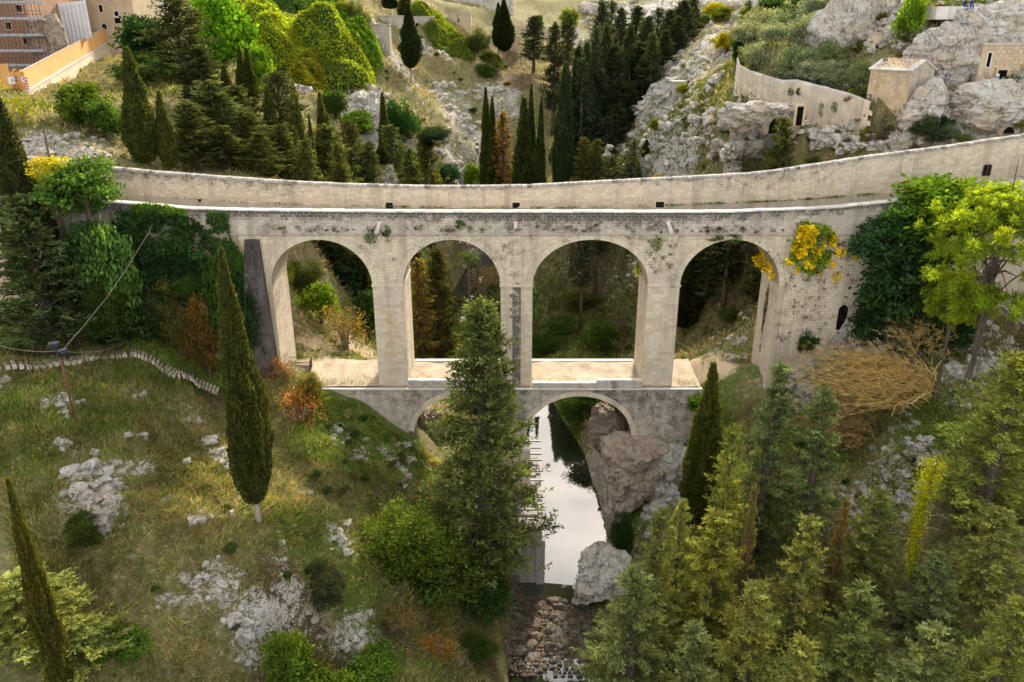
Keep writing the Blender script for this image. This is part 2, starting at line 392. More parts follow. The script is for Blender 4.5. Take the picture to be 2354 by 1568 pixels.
# class masks, painted as world-space blobs around points found on the ground
def hit(x, y, y0=30, y1=400):
    """where the sight line through frame point (x, y) first meets the ground"""
    v = (784.0 - y)/FPX; k = cos(PITCH) + v*sin(PITCH)
    Ys = np.arange(y0, y1, 0.4); t = Ys/k
    Xs = (x - 1176.5)/FPX*t; Zs = CAM_Z + t*(-sin(PITCH) + v*cos(PITCH))
    g = ground_z(Xs, Ys); i = np.argmax(g >= Zs)
    if g[i] < Zs[i]: i = len(Ys) - 1
    return np.array([Xs[i], Ys[i], g[i]])
def ground_z(x, y):
    x = np.asarray(x, float); y = np.asarray(y, float)
    i = np.clip(np.searchsorted(GX, x) - 1, 0, len(GX)-2); j = np.clip(np.searchsorted(GY, y) - 1, 0, len(GY)-2)
    u = np.clip((x - GX[i])/(GX[i+1]-GX[i]), 0, 1); v = np.clip((y - GY[j])/(GY[j+1]-GY[j]), 0, 1)
    return (ZZ[j,i]*(1-u) + ZZ[j,i+1]*u)*(1-v) + (ZZ[j+1,i]*(1-u) + ZZ[j+1,i+1]*u)*v
def blobs(rows):
    m = np.zeros(XX.shape)
    for x, y, r, w in rows:
        h = hit(x, y); d = np.hypot(XX - h[0], YY - h[1])/r
        m = np.maximum(m, w*np.clip(1.25 - d*d, 0, 1))
    return m
R_rock = blobs([(230,1100,3,1),(215,1180,2.6,1),(200,1060,2,.9),(330,1080,1.3,.8),(430,960,1.8,.7),(500,1040,2,.8),(540,1060,1.6,.8),(140,930,1.6,.7),(140,1030,1,.9),
   (300,920,1.3,.6),(530,1370,2,.9),(570,1440,1.8,.9),(590,1490,1.4,.9),(430,1380,1.6,.6),(380,1375,1.4,.6),(790,1240,1.6,.9),(815,1480,2,.9),(790,1270,1.5,.8),(460,1190,1.2,.7),
   (410,1310,1.4,.6),(780,1010,2,.7),(820,1040,1.8,.7),(920,1060,2,.8),(940,1110,1.8,.7),(700,1130,1,.7),(0,900,1,.8),
   (2250,880,4,.8),(2280,830,4,.8),(2180,920,2.5,.6),(1960,820,2.5,.7),(2080,830,2,.5),(1870,880,2.5,.8),(1820,880,2.5,.9),(1780,860,2,.9),(2100,1030,3,.7),(2150,1060,2.5,.7),
   (2000,1130,3.5,.75),(2100,1120,3,.7),(1950,1180,2.5,.7),(2050,1190,2.5,.6),(1540,1130,2.5,.9),(1500,1100,3,.9),(1480,1200,2,.9),(1560,1040,2,.9),
   (160,330,5,.6),(100,340,4,.7),(190,350,3,.6),(830,235,9,.8),(870,250,7,.8),(930,160,5,.6),(1040,230,7,.6),(1060,300,7,.7),(1090,330,8,.7),(1150,240,8,.6),(1080,380,8,.6),
   (680,190,5,.8),(1000,120,6,.5),(1450,80,20,.5),(1500,20,25,.8),(1620,60,22,.6),(1560,30,20,.7)])
rightslope = sstep(0, 6, XX - (13 + 0.16*(YY-95)))*sstep(93, 96, YY)*sstep(220, 190, YY)
_gx, _gy = np.gradient(ZZ, GX, axis=1), np.gradient(ZZ, GY, axis=0)
steep = np.hypot(_gx, _gy)
R_rock = np.where(YY < 84, R_rock*0.55, R_rock)
R_rock = np.maximum(R_rock, rightslope*0.62)
R_rock = np.maximum(R_rock, sstep(0.9, 1.7, steep)*0.8*sstep(76, 84, YY))
R_rock = np.maximum(R_rock, sstep(1.0, 1.8, steep)*0.6)
R_rock = R_rock*(1 - 0.75*sstep(86, 92, YY)*sstep(175, 150, YY)*sstep(27, 22, ZZ))
R_rock = np.where((XX > -36) & (XX < -12) & (YY > 80) & (YY < 135), R_rock*0.15, R_rock)
field = blobs([(1760,165,8,1),(1860,190,9,1),(1960,205,8,1),(1820,120,12,1),(1740,110,7,1),(1900,150,9,1),(1830,70,16,.9)])
R_rock *= 1 - np.clip(field*1.5, 0, 1)
G_green = blobs([(340,790,3,1),(450,850,4,1),(500,880,3,1),(360,800,3,1),(1290,790,9,.7),(1370,775,8,.6),(1250,720,8,.5),(420,830,4,1),(480,860,4,1),(380,800,3,1),(800,970,4,.9),(850,1000,4,.9),(900,1040,4,.9),(800,1050,3,.8),(720,1020,2.5,.8),(330,850,3,.4),(60,950,5,.5),(150,880,4,.4),(40,1020,4,.4),
   (700,1230,3.5,.6),(640,1200,2,.4),(250,960,3,.4),(840,1400,2.5,.7),(820,1350,2,.5),(830,1330,2,.5),(1060,730,9,1),(1100,800,8,1),(1000,800,9,.9),(1300,960,6,1),(1280,1010,4,1),(1350,930,6,.9),
   (1600,1010,4,.8),(1480,1180,2,.8),(2060,1110,3,.5),(2150,980,4,.6),(1900,1000,5,.6),(1850,780,3,.6),(1650,860,3,.6),(1750,850,2,.5),(2300,20,10,.7),(2350,30,6,.7),(450,170,6,.4),(350,200,6,.3),(160,250,6,.3)])
B_brown = blobs([(1260,1400,5,.9),(1240,1480,4,.8),(1300,640,14,.3),(1400,640,14,.3),(1620,650,12,.3),(1700,640,10,.3),(760,600,10,.3),(640,1190,2,.8),(100,760,8,.9),(30,740,6,.9),(2080,740,5,.8),(2000,770,5,.7),(2250,800,6,.8),(2300,760,6,.8),(1340,720,14,.45),(1400,760,10,.4),(1650,730,8,.4),(1700,700,8,.4),
   (1050,1500,4,.9),(1000,1450,4,.7),(950,1420,4,.7),(620,1300,2,.5),(650,1380,3,.7),(680,1480,4,.7),(640,1450,3,.6),(780,1190,4,.4),(1150,130,12,.5),(1190,180,10,.6),(1250,80,14,.5),(950,1200,6,.7),(1060,400,8,.5),(1900,1020,5,.5),(1200,600,10,.4)])
S_sand = blobs([(760,840,4,.8),(800,860,4,.6),(730,800,3,.6),(1590,850,3,.8),(1640,840,3,.8),(820,800,4,.5)])
_P = np.c_[XX.ravel(), YY.ravel(), np.zeros(XX.size)]
n1 = fbm(_P*0.12, 4).reshape(XX.shape); n2 = fbm(_P*0.45 + 9, 4).reshape(XX.shape); n3 = fbm(_P*1.3 + 31, 3).reshape(XX.shape)
calm = 1 - _k
calm = calm*np.where((np.abs(XX) < 40) & (YY > 71.5) & (YY < 81), 0.3, 1)*(1 - 0.7*np.clip(field, 0, 1))
far = sstep(90, 200, YY)
rk = np.clip(R_rock + 0.25*n2 - 0.05, 0, 1)*(R_rock > 0.05)
# bedding ledges on the rock
_zz = ZZ + n1*1.2*calm*(0.35 + far) + n2*0.28*calm
step = 0.9 + 0.5*far
led = (_zz/step - np.floor(_zz/step)); led = step*(np.floor(_zz/step) + sstep(0.55, 0.95, led))
ZZ = _zz*(1 - 0.75*rk) + led*0.75*rk + rk*(0.55*np.abs(n2) + 0.40*np.abs(n3))*(1 + 0.5*far) + n3*0.07*calm + np.where(YY < 82, 0.30*np.clip(n2 - 0.1, 0, 1)*calm, 0)
# terrace of the lower tier stays free
box = (XX > -20.5) & (XX < 19.5) & (YY > 72.2) & (YY < 79.8)
ZZ = np.where(box, np.minimum(ZZ, 17.6), ZZ)
def wall_step(L, infront, behind):
    # keep the ground at the foot in front of a wall and below its top behind it; L rows: (X, Y, Zbase, Ztop)
    global ZZ
    L = np.array(L)[np.argsort(np.array(L)[:, 0])]
    yw, zb, zt = (np.interp(XX, L[:, 0], L[:, k]) for k in (1, 2, 3))
    ok = (XX > L[0, 0] - 0.5) & (XX < L[-1, 0] + 0.5)
    d = yw - YY
    ZZ = np.where(ok & (d > -0.9) & (d < infront), np.minimum(ZZ, zb + 0.25*n2), ZZ)
    ZZ = np.where(ok & (d <= -0.9) & (d > -behind), np.minimum(ZZ, zt - 0.25 + 0.1*n2), ZZ)
def _wl(x, yt, yb, Y): return (W(x, yt, Y)[0], Y, W(x, yb, Y)[2], W(x, yt, Y)[2])
wall_step([_wl(1694,132,218,120.5), _wl(1721,162,226,118), _wl(1796,185,256,112), _wl(1831,184,310,110), _wl(1862,190,310,108.5), _wl(1870,195,288,108), _wl(1952,215,298,104), _wl(2005,235,308,101.3)], 5.0, 7.0)
wall_step([_wl(40,225,240,105), _wl(64,213,228,112), _wl(180,142,170,142), _wl(296,73,112,178)], 3.5, 12.0)
ny_, nx_ = XX.shape
idx = np.arange(nx_*ny_).reshape(ny_, nx_)
F = np.stack([idx[:-1, :-1], idx[:-1, 1:], idx[1:, 1:], idx[1:, :-1]], -1).reshape(-1, 4)

def ground_mat():
    m, n, l = nmat('hillside'); b = out_bsdf(n, l, 0.97, 0.08)
    p = geo_pos(n)
    a = noise(n, l, 0.35, 5, 0.65, p); c_ = noise(n, l, 1.7, 6, 0.7, p); fi = noise(n, l, 8.0, 5, 0.75, p, 0.6)
    dry = ramp(n, l, c_, [(0.25, (0.095, 0.090, 0.035)), (0.5, (0.20, 0.18, 0.076)), (0.75, (0.37, 0.32, 0.165))])
    grn = ramp(n, l, c_, [(0.25, (0.045, 0.07, 0.014)), (0.75, (0.19, 0.24, 0.05))])
    brn = ramp(n, l, c_, [(0.25, (0.05, 0.036, 0.020)), (0.75, (0.165, 0.12, 0.068))])
    snd = ramp(n, l, fi, [(0.25, (0.42, 0.32, 0.19)), (0.75, (0.62, 0.50, 0.33))])
    rok = ramp(n, l, fi, [(0.30, (0.15, 0.135, 0.12)), (0.44, (0.36, 0.33, 0.29)), (0.68, (0.58, 0.55, 0.50))])
    g = mathn(n, l, 'ADD', attr(n, 'green'), mathn(n, l, 'MULTIPLY', mathn(n, l, 'SUBTRACT', a, 0.5), 1.6))
    c = mixc(n, l, ramp(n, l, g, [(0.10, 0.0), (0.42, 1.0)]), dry, grn)
    bb = mathn(n, l, 'ADD', attr(n, 'brown'), mathn(n, l, 'MULTIPLY', mathn(n, l, 'SUBTRACT', c_, 0.5), 1.2))
    c = mixc(n, l, ramp(n, l, bb, [(0.22, 0.0), (0.55, 1.0)]), c, brn)
    c = mixc(n, l, mathn(n, l, 'MULTIPLY', ramp(n, l, fi, [(0.36, 1.0), (0.5, 0.0)]), 0.45), c, (0.05, 0.04, 0.02))
    s = mathn(n, l, 'ADD', attr(n, 'sand'), mathn(n, l, 'MULTIPLY', mathn(n, l, 'SUBTRACT', c_, 0.5), 0.8))
    c = mixc(n, l, ramp(n, l, s, [(0.35, 0.0), (0.6, 1.0)]), c, snd)
    r = mathn(n, l, 'ADD', attr(n, 'rock'), mathn(n, l, 'MULTIPLY', mathn(n, l, 'SUBTRACT', mathn(n, l, 'ADD', c_, fi), 1.0), 2.6))
    r = ramp(n, l, r, [(0.48, 0.0), (0.58, 1.0)])
    c = mixc(n, l, r, c, rok)
    l.new(c, b.inputs['Base Color'])
    l.new(bump(n, l, mathn(n, l, 'ADD', mathn(n, l, 'MULTIPLY', fi, 0.6), c_), 0.8, 0.25), b.inputs['Normal'])
    return m
M['ground'] = ground_mat()
gme = mesh_np('ground', np.c_[XX.ravel(), YY.ravel(), ZZ.ravel()], F, M['ground'], True,
              {'rock': rk.ravel(), 'green': G_green.ravel(), 'brown': B_brown.ravel(), 'sand': S_sand.ravel()})
ground = tag(ob('ground', gme), 'grass and limestone sides of the gorge', kind='structure')

# ---------------------------------------------------------------- water
def water_mat():
    m, n, l = nmat('water'); o = n.new('ShaderNodeOutputMaterial')
    b = n.new('ShaderNodeBsdfPrincipled'); l.new(b.outputs[0], o.inputs['Surface'])
    b.inputs['Base Color'].default_value = (0.018, 0.022, 0.012, 1); b.inputs['Roughness'].default_value = 0.03
    b.inputs['Specular IOR Level'].default_value = 0.5; b.inputs['IOR'].default_value = 2.35
    l.new(bump(n, l, noise(n, l, 0.8, 3, 0.5, geo_pos(n)), 0.05, 0.05), b.inputs['Normal'])
    return m
M['water'] = water_mat()
def strip(L, hw):
    V = []; 
    for i, p in enumerate(L):
        q0, q1 = L[max(i-1, 0)], L[min(i+1, len(L)-1)]
        d = np.array([q1[0]-q0[0], q1[1]-q0[1]], float); d /= np.linalg.norm(d); s = np.array([d[1], -d[0]])
        V += [(p[0]-s[0]*hw, p[1]-s[1]*hw, p[2]), (p[0]+s[0]*hw, p[1]+s[1]*hw, p[2])]
    Fq = np.array([(2*i, 2*i+1, 2*i+3, 2*i+2) for i in range(len(L)-1)])
    return np.array(V), Fq
WP = [(3.0,30,-1.1),(2.6,46,-0.9),(3.1,55.5,-0.35),(3.6,60.2,-0.32),(4.1,61.6,-0.28),(4.4,64.4,0.0),(5.0,68,0.0),(6,74,0.0),(6.2,82,0.02),(6.2,92,0.03),(5.2,101,0.06),(3,110,0.5),(-3,122,1.3),(-8,135,2.0),(-10,146,2.9),(-6,165,6.0)]
V, Fq = strip(WP, 5.0)
stream = tag(ob('stream', mesh_np('stream', V, Fq, M['water'])), 'still stream reflecting the clouds under the lower arch', kind='structure')
# ---------------------------------------------------------------- bridge
bridge = tag(empty('stone_bridge', (0, YF, 0)), 'tall two-tier limestone arch bridge spanning the gorge', 'bridge')
BO = np.array([0, YF, 0.0])      # children are built in world coordinates, shifted by this
Z_TOP, Z_STR, Z_SPR, Z_CROWN, Z_TER = 35.9, 33.75, 28.6, 33.15, 17.7
ARCH = [(-23.3, -13.55), (-10.55, -1.12), (2.0, 13.2), (16.3, 25.9)]
LARCH = [(-10.2, -0.9), (1.5, 12.4)]
YL = YF - 0.55                   # front of the lower tier
def soffit(x, a, spr=Z_SPR, crown=Z_CROWN, extra=0.0):
    c, h = (a[0]+a[1])/2, (a[1]-a[0])/2 + extra
    t = np.clip(1 - ((x-c)/h)**2, 0, None)
    return spr + (crown - spr + extra)*np.sqrt(t)
def deck_near(x):   # top of the near parapet
    return np.interp(x, [-60,-44,-36.3,-30,-24,-10,0,20,30,37.3,44,52,62], [37.9,37.3,36.75,36.2,36.05,35.92,35.9,35.9,36.3,37.1,38.2,39.6,41])
def road_z(x): return deck_near(x) - 0.95
XS = np.linspace(-60, 62, 62)
_base = [(281,449),(349,450),(420,457),(574,468),(789,475),(1004,478.5),(1206,479),(1364,478),(1551,473),(1721,466),(1800,463),(1900,456),(2000,448),(2100,440),(2200,430),(2353,411),(2500,396)]
_top = [(70,363),(241,385),(349,396),(632,417),(789,425),(1004,430),(1206,428),(1364,419.6),(1551,410),(1721,400.5),(1781,394),(1990,362),(2160,340),(2353,312),(2500,290)]
YW = 77.7                        # inner face of the far parapet wall
def _curve(L, x):
    P = np.array([W(a, b, YW) for a, b in L]); return np.interp(x, P[:, 0], P[:, 2])
def wall_base(x): return np.minimum(_curve(_base, x), _curve(_top, x) - 1.0)
def wall_top(x): return _curve(_top, x)

def put(name, me, parent, **k):
    return ob(name, me, parent, **k)
def shifted(me):
    me.transform(__import__('mathutils').Matrix.Translation((0, -YF, 0))); return me

def slice_solid(mb, xs, zlo, zhi, y0, y1, ends=(True, True)):
    """vertical slices between curves zlo(x), zhi(x): front, back, top, underside"""
    n = len(xs); V = []
    for x, a, b in zip(xs, zlo, zhi): V += [(x, y0, a), (x, y0, b), (x, y1, b), (x, y1, a)]
    F = []
    for i in range(n-1):
        p, q = 4*i, 4*(i+1)
        F += [(p, q, q+1, p+1), (p+1, q+1, q+2, p+2), (p+2, q+2, q+3, p+3), (p+3, q+3, q, p)]
    if ends[0]: F.append((0, 1, 2, 3))
    if ends[1]: q = 4*(n-1); F.append((q+3, q+2, q+1, q))
    mb.add(V, F)

# blocks ---------------------------------------------------------------
BLK = []   # (V 8x3, tint, stain, rust, owner)
def add_block(q, nrm, depth, owner, tint=None, stain=0.0, rust=0.0, proud=None):
    """q: 4 corners (bottom-left, bottom-right, top-right, top-left) on the nominal face"""
    q = np.array(q, float); nrm = np.array(nrm, float); c = q.mean(0)
    g = 0.017
    out = []
    for p in q:
        d = c - p; L = np.linalg.norm(d); out.append(p + d/L*min(g*1.4, L*0.3))
    out = np.array(out)
    pr = random.uniform(-0.006, 0.010) if proud is None else proud
    fr = out + nrm*pr; bk = out - nrm*depth
    BLK.append((np.r_[fr, bk], random.random() if tint is None else tint, stain, rust, owner))
BF = [(0,1,2,3),(0,4,5,1),(1,5,6,2),(2,6,7,3),(3,7,4,0)]

def stain_at(x, z, kind):
    s = r = 0.0
    if kind == 'parapet':
        t = (z - Z_STR)/(deck_near(x) - Z_STR)
        s = 0.20 + 0.66*max(0, t - 0.2)/0.8
        s += 0.22*float(vnoise(np.array([[x*0.16, 3.1, z*0.4]]))[0])
        if x > 22: s -= 0.2
        if x < -24: s += .1
    elif kind == 'pier':
        if abs(x - 0.45) < 0.55: s = 0.60 + 0.12*random.random()
        elif abs(x - 0.45) < 1.2: r = 0.45; s = .1
        if abs(x + 12.0) < 0.7 and z < 26: r = 0.9*float(np.clip(0.55 + 0.6*vnoise(np.array([[x, 0, z*0.5]]))[0], 0, 1))
    elif kind == 'spandrel':
        if abs(x - 0.45) < 0.5: s = 0.42
        if z > Z_STR - 0.5: s = 0.12
    elif kind == 'lower':
        t = (z - 10)/8.0
        s = 0.30 + 0.22*t + 0.18*float(vnoise(np.array([[x*0.3, 7.7, z*0.3]]))[0]); r = 0.15
        if z > 17.7: s += 0.22
    elif kind == 'farwall':
        t = (z - wall_base(x))/(wall_top(x) - wall_base(x))
        s = 0.10 + 0.44*t + 0.22*float(vnoise(np.array([[x*0.13, 1.7, z*0.3]]))[0]) - max(0, (x-26)/30)*0.30
        if t < 0.3: r = 0.35; s -= .1
    return max(0, s), r

def courses(x0, x1, z0, z1, y, owner, kind, h=0.31, bw=0.62, holes=(), nrm=(0,-1,0), zf=None):
    """running-bond blocks on a plane facing -Y between x0..x1, z0..z1; holes = list of (xl(z), xr(z)) callables"""
    nrow = max(1, int(round((z1 - z0)/h))); hh = (z1 - z0)/nrow
    for r in range(nrow):
        a, b = z0 + r*hh, z0 + (r+1)*hh
        # solid intervals on the lower and upper line of the course
        spans = [[(x0, x0), (x1, x1)]]
        for hl in holes:
            la, lb = hl(a), hl(b)
            if la is None and lb is None: continue
            m = None
            if la is None: m = (lb[0]+lb[1])/2; la = (m, m)
            if lb is None: m = (la[0]+la[1])/2; lb = (m, m)
            new = []
            for s, e in spans:
                if la[1] <= s[0] or la[0] >= e[0]: new.append([s, e]); continue
                if la[0] - s[0] > 0.12: new.append([s, (la[0], lb[0])])
                if e[0] - la[1] > 0.12: new.append([(la[1], lb[1]), e])
            spans = new
        for s, e in spans:
            Lw = min(e[0] - s[0], 1e9); nb = max(1, int(round(Lw/bw)))
            if nb == 1: cuts = [0, 1]
            else:
                off = 0.5/nb if r % 2 else 0.0
                inner = [(k + random.uniform(-.16, .16))/nb + (off if off else 0) for k in range(1, nb)]
                if off: inner = [0.5/nb] + inner
                cuts = [0] + [c for c in inner if 0.15/nb < c < 1 - 0.15/nb] + [1]
            for c0, c1 in zip(cuts[:-1], cuts[1:]):
                xa, xb = s[0] + c0*(e[0]-s[0]), s[0] + c1*(e[0]-s[0])
                ta, tb = s[1] + c0*(e[1]-s[1]), s[1] + c1*(e[1]-s[1])
                if zf: q = [(xa, y, zf(xa, a)), (xb, y, zf(xb, a)), (tb, y, zf(tb, b)), (ta, y, zf(ta, b))]
                else: q = [(xa, y, a), (xb, y, a), (tb, y, b), (ta, y, b)]
                zm = q[0][2]*0.5 + q[2][2]*0.5
                st, ru = stain_at((xa+xb)/2, zm, kind)
                add_block(q, nrm, 0.04, owner, None, st, ru)
def side_courses(x, y0, y1, z0, z1, nx, owner, h=0.31, bw=0.75, kind='pier'):
    nrow = max(1, int(round((z1 - z0)/h))); hh = (z1-z0)/nrow
    for r in range(nrow):
        a, b = z0 + r*hh, z0 + (r+1)*hh; nb = max(1, int(round((y1-y0)/bw)))
        cuts = [0] + [(k + (0.5 if r % 2 else 0) + random.uniform(-.15, .15))/nb for k in range(0 if r % 2 else 1, nb)] + [1]
        for c0, c1 in zip(cuts[:-1], cuts[1:]):
            if c1 <= c0: continue
            ya, yb = y0 + c0*(y1-y0), y0 + c1*(y1-y0)
            q = [(x, ya, a), (x, yb, a), (x, yb, b), (x, ya, b)]
            if nx < 0: q = [q[1], q[0], q[3], q[2]]
            add_block(q, (nx, 0, 0), 0.04, owner, proud=0.0)

def arch_hole(a, spr, crown, extra=0.0):
    c, h = (a[0]+a[1])/2, (a[1]-a[0])/2 + extra; rise = crown - spr + extra
    def f(z):
        if z >= spr + rise - 1e-6: return None
        if z <= spr: return (c - h, c + h)
        w = h*math.sqrt(max(0, 1 - ((z-spr)/rise)**2)); return (c - w, c + w)
    return f
RING = 0.62
# --- upper arcade core
mb = MB()
for a in ARCH:
    t = np.linspace(-pi/2, pi/2, 33); xs = (a[0]+a[1])/2 + (a[1]-a[0])/2*np.sin(t)
    slice_solid(mb, xs, soffit(xs, a), np.full(len(xs), Z_STR), YF+0.013, YB, (False, False))
arcade = put('arcade_wall', shifted(mb.mesh('arcade_wall', M['stone_core'])), bridge)
holesU = [arch_hole(a, Z_SPR, Z_CROWN, RING) for a in ARCH]
courses(-26.0, 26.5, Z_SPR, Z_STR, YF, arcade, 'spandrel', holes=holesU)
# piers
PIERS = [(-13.55, -10.55), (-1.12, 2.0), (13.2, 16.3)]
piers = []
for x0, x1 in PIERS:
    mb = MB(); mb.box(x0+0.013, x1-0.013, YF+0.013, YB, Z_TER-1.0, Z_STR)
    p = put('pier', shifted(mb.mesh('pier', M['stone_core'])), bridge); piers.append(p)
    if abs(x0 + 1.12) < 0.01:
        for xa, xb in ((x0, 0.02), (0.02, 0.88), (0.88, x1)): courses(xa, xb, Z_TER, Z_SPR-0.14, YF - (0.03 if xa == 0.02 else 0), p, 'pier', h=0.36, bw=0.74)
    else: courses(x0, x1, Z_TER, Z_SPR-0.14, YF, p, 'pier', h=0.36, bw=0.74)
    side_courses(x1, YF+0.02, YB, Z_TER, Z_SPR-0.14, 1, p, h=0.36)
    side_courses(x0, YF+0.02, YB, Z_TER, Z_SPR-0.14, -1, p, h=0.36)
    mb = MB(); mb.box(x0-0.09, x1+0.09, YF-0.09, YB+0.09, Z_SPR-0.14, Z_SPR+0.06, 0.4)
    put('impost_band', shifted(mb.mesh('impost_band', M['stone'])), p)
# abutments
mb = MB(); mb.box(-26.0, -23.3-0.013, YF+0.013, YB, 15, Z_STR); mb.box(-60, -26.0, YF+0.12, YB, 14, Z_STR)
abl = put('abutment', shifted(mb.mesh('abutment', M['stone_warm'])), bridge)
side_courses(-23.3, YF+0.02, YB, 17.5, Z_SPR, 1, abl, h=0.36)
courses(-24.6, -23.3, 17.5, Z_SPR, YF, abl, 'spandrel')
mb = MB(); mb.box(25.9+0.013, 27.0, YF+0.013, YB, 14, Z_STR)
slice_solid(mb, np.array([27.0, 34.0]), np.array([16., 20.]), np.array([Z_STR]*2), YF+0.013, YB)
slice_solid(mb, np.array([34.0, 62.0]), np.array([20., 30.]), np.array([Z_STR, Z_STR+3.0]), YF+0.013, YB)
# the small arched doorway's jambs show as a recess in front of this core
abr = put('abutment', shifted(mb.mesh('abutment', M['stone_core'])), bridge)
DOOR = (32.1, 33.0, 24.0, 26.6)
def door_hole(z):
    if z < DOOR[2] or z > DOOR[3]: return None
    c = (DOOR[0]+DOOR[1])/2; h = (DOOR[1]-DOOR[0])/2
    if z < DOOR[3]-h: return (DOOR[0], DOOR[1])
    w = h*math.sqrt(max(0, 1-((z-DOOR[3]+h)/h)**2)); return (c-w, c+w)
courses(25.9, 39.5, 17.5, Z_STR, YF, abr, 'spandrel', holes=[door_hole, arch_hole(ARCH[3], Z_SPR, Z_CROWN, RING)])
side_courses(25.9, YF+0.02, YB, 17.5, Z_SPR, -1, abr, h=0.36)
M['void'] = simple_mat('dark_interior', (0.012, 0.011, 0.010), (0.006, 0.006, 0.006), 2, 1.0, 0.0)
mb = MB(); pts = [(DOOR[0], YF+0.008, DOOR[2]), (DOOR[1], YF+0.008, DOOR[2])] + [(32.55+0.45*cos(t), YF+0.008, DOOR[3]-0.45+0.45*sin(t)) for t in np.linspace(0, pi, 9)]
mb.prism(pts, (0, -0.012, 0)); put('doorway', shifted(mb.mesh('doorway', M['void'])), abr)
# dark battered buttress by the left abutment
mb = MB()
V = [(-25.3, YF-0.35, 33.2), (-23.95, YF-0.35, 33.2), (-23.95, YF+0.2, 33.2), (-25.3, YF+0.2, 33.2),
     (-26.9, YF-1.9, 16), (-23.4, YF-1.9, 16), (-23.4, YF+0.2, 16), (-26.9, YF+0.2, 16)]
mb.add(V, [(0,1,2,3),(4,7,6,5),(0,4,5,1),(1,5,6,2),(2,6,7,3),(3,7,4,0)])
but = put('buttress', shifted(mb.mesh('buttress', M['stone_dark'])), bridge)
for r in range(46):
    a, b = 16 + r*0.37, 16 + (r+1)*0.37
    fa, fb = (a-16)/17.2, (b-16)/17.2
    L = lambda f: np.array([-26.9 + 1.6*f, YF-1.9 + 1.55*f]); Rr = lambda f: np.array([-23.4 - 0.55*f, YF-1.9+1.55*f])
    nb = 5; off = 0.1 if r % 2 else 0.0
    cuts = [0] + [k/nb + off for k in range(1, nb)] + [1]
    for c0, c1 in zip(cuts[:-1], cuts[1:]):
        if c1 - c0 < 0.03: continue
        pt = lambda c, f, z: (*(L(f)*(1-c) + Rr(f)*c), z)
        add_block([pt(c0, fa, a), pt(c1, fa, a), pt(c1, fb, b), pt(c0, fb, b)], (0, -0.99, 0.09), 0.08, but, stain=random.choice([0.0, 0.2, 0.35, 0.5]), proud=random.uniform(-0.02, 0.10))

# voussoirs ------------------------------------------------------------
def voussoirs(arches, spr, crown, y, owner, n=35):
    for a in arches:
        c, h = (a[0]+a[1])/2, (a[1]-a[0])/2; rise = crown - spr
        P = lambda t, e: (c - (h+e)*cos(t), spr + (rise+e)*sin(t))
        for k in range(n):
            t0, t1 = pi*(k+0.04)/n, pi*(k+0.96)/n
            e = RING - 0.02 - random.uniform(0, 0.06); pr = random.uniform(0.0, 0.02)
            q = [P(t0, 0), P(t1, 0), P(t1, e), P(t0, e)]
            mb = MB(); V = [(x, y - pr, z) for x, z in q] + [(x, y + 0.4, z) for x, z in q]
            mb.add(V, [(0,1,2,3),(0,4,5,1),(1,5,6,2),(2,6,7,3),(3,7,4,0)], random.uniform(0.35, 0.8))
            put('voussoir', shifted(mb.mesh('voussoir', M['stone'])), owner)
voussoirs(ARCH, Z_SPR, Z_CROWN, YF, arcade, 35)

# near parapet ----------------------------------------------------------
mb = MB(); xs = np.linspace(-60, 62, 123)
slice_solid(mb, xs, np.full(len(xs), Z_STR-0.2), deck_near(xs)-0.12, YF-0.088, YF+0.55)
par = put('parapet', shifted(mb.mesh('parapet', M['stone_core'])), bridge)
zf = lambda x, t: Z_STR + 0.16 + t*(deck_near(x) - 0.12 - Z_STR - 0.16)
courses(-42, 46, 0.0, 1.0, YF-0.10, par, 'parapet', h=1/7.0, bw=0.66, zf=zf)
mb = MB(); mb.box(-26.4, 39.0, YF-0.17, YF+0.05, Z_STR-0.02, Z_STR+0.15, 0.45); put('string_course', shifted(mb.mesh('string_course', M['stone_grey'])), par)
def coping(owner, x0, x1, zt, y0, y1, w, hh, mat, round_top):
    x = x0
    while x < x1:
        xe = min(x + w*random.uniform(0.85, 1.15), x1); g = 0.018; zl, zr = zt(x), zt(xe); dz = random.uniform(-0.02, 0.02)
        mb = MB(); xa, xb = x+g, xe-g; ym = (y0+y1)/2
        if round_top: prof = [(y0, 0), (y0-0.02, hh*0.5), (y0+0.12, hh*0.92), (ym, hh*1.06), (y1-0.12, hh*0.92), (y1+0.02, hh*0.5), (y1, 0)]
        else: prof = [(y0, 0), (y0, hh*0.8), (y0+0.05, hh), (y1-0.05, hh), (y1, hh*0.8), (y1, 0)]
        V = [(xa, yy, zl + z + dz) for yy, z in prof] + [(xb, yy, zr + z + dz) for yy, z in prof]; n = len(prof)
        F = [tuple(range(n)), tuple(range(2*n-1, n-1, -1))] + [(i, i+n, (i+1) % n + n, (i+1) % n) for i in range(n)]
        mb.add(V, F, random.random())
        me = shifted(mb.mesh('coping_stone', mat))
        a = me.attributes.new('stain', 'FLOAT', 'POINT'); sv = random.choice([0, 0.1, 0.2, 0.35, 0.55]) if round_top else max(0, random.uniform(-0.2, 0.28))
        a.data.foreach_set('value', np.full(2*n, sv, dtype=np.float32))
        put('coping_stone', me, owner); x = xe
coping(par, -42, 46, lambda x: float(deck_near(x)) - 0.12, YF-0.20, YF+0.60, 0.95, 0.14, M['stone_white'], False)
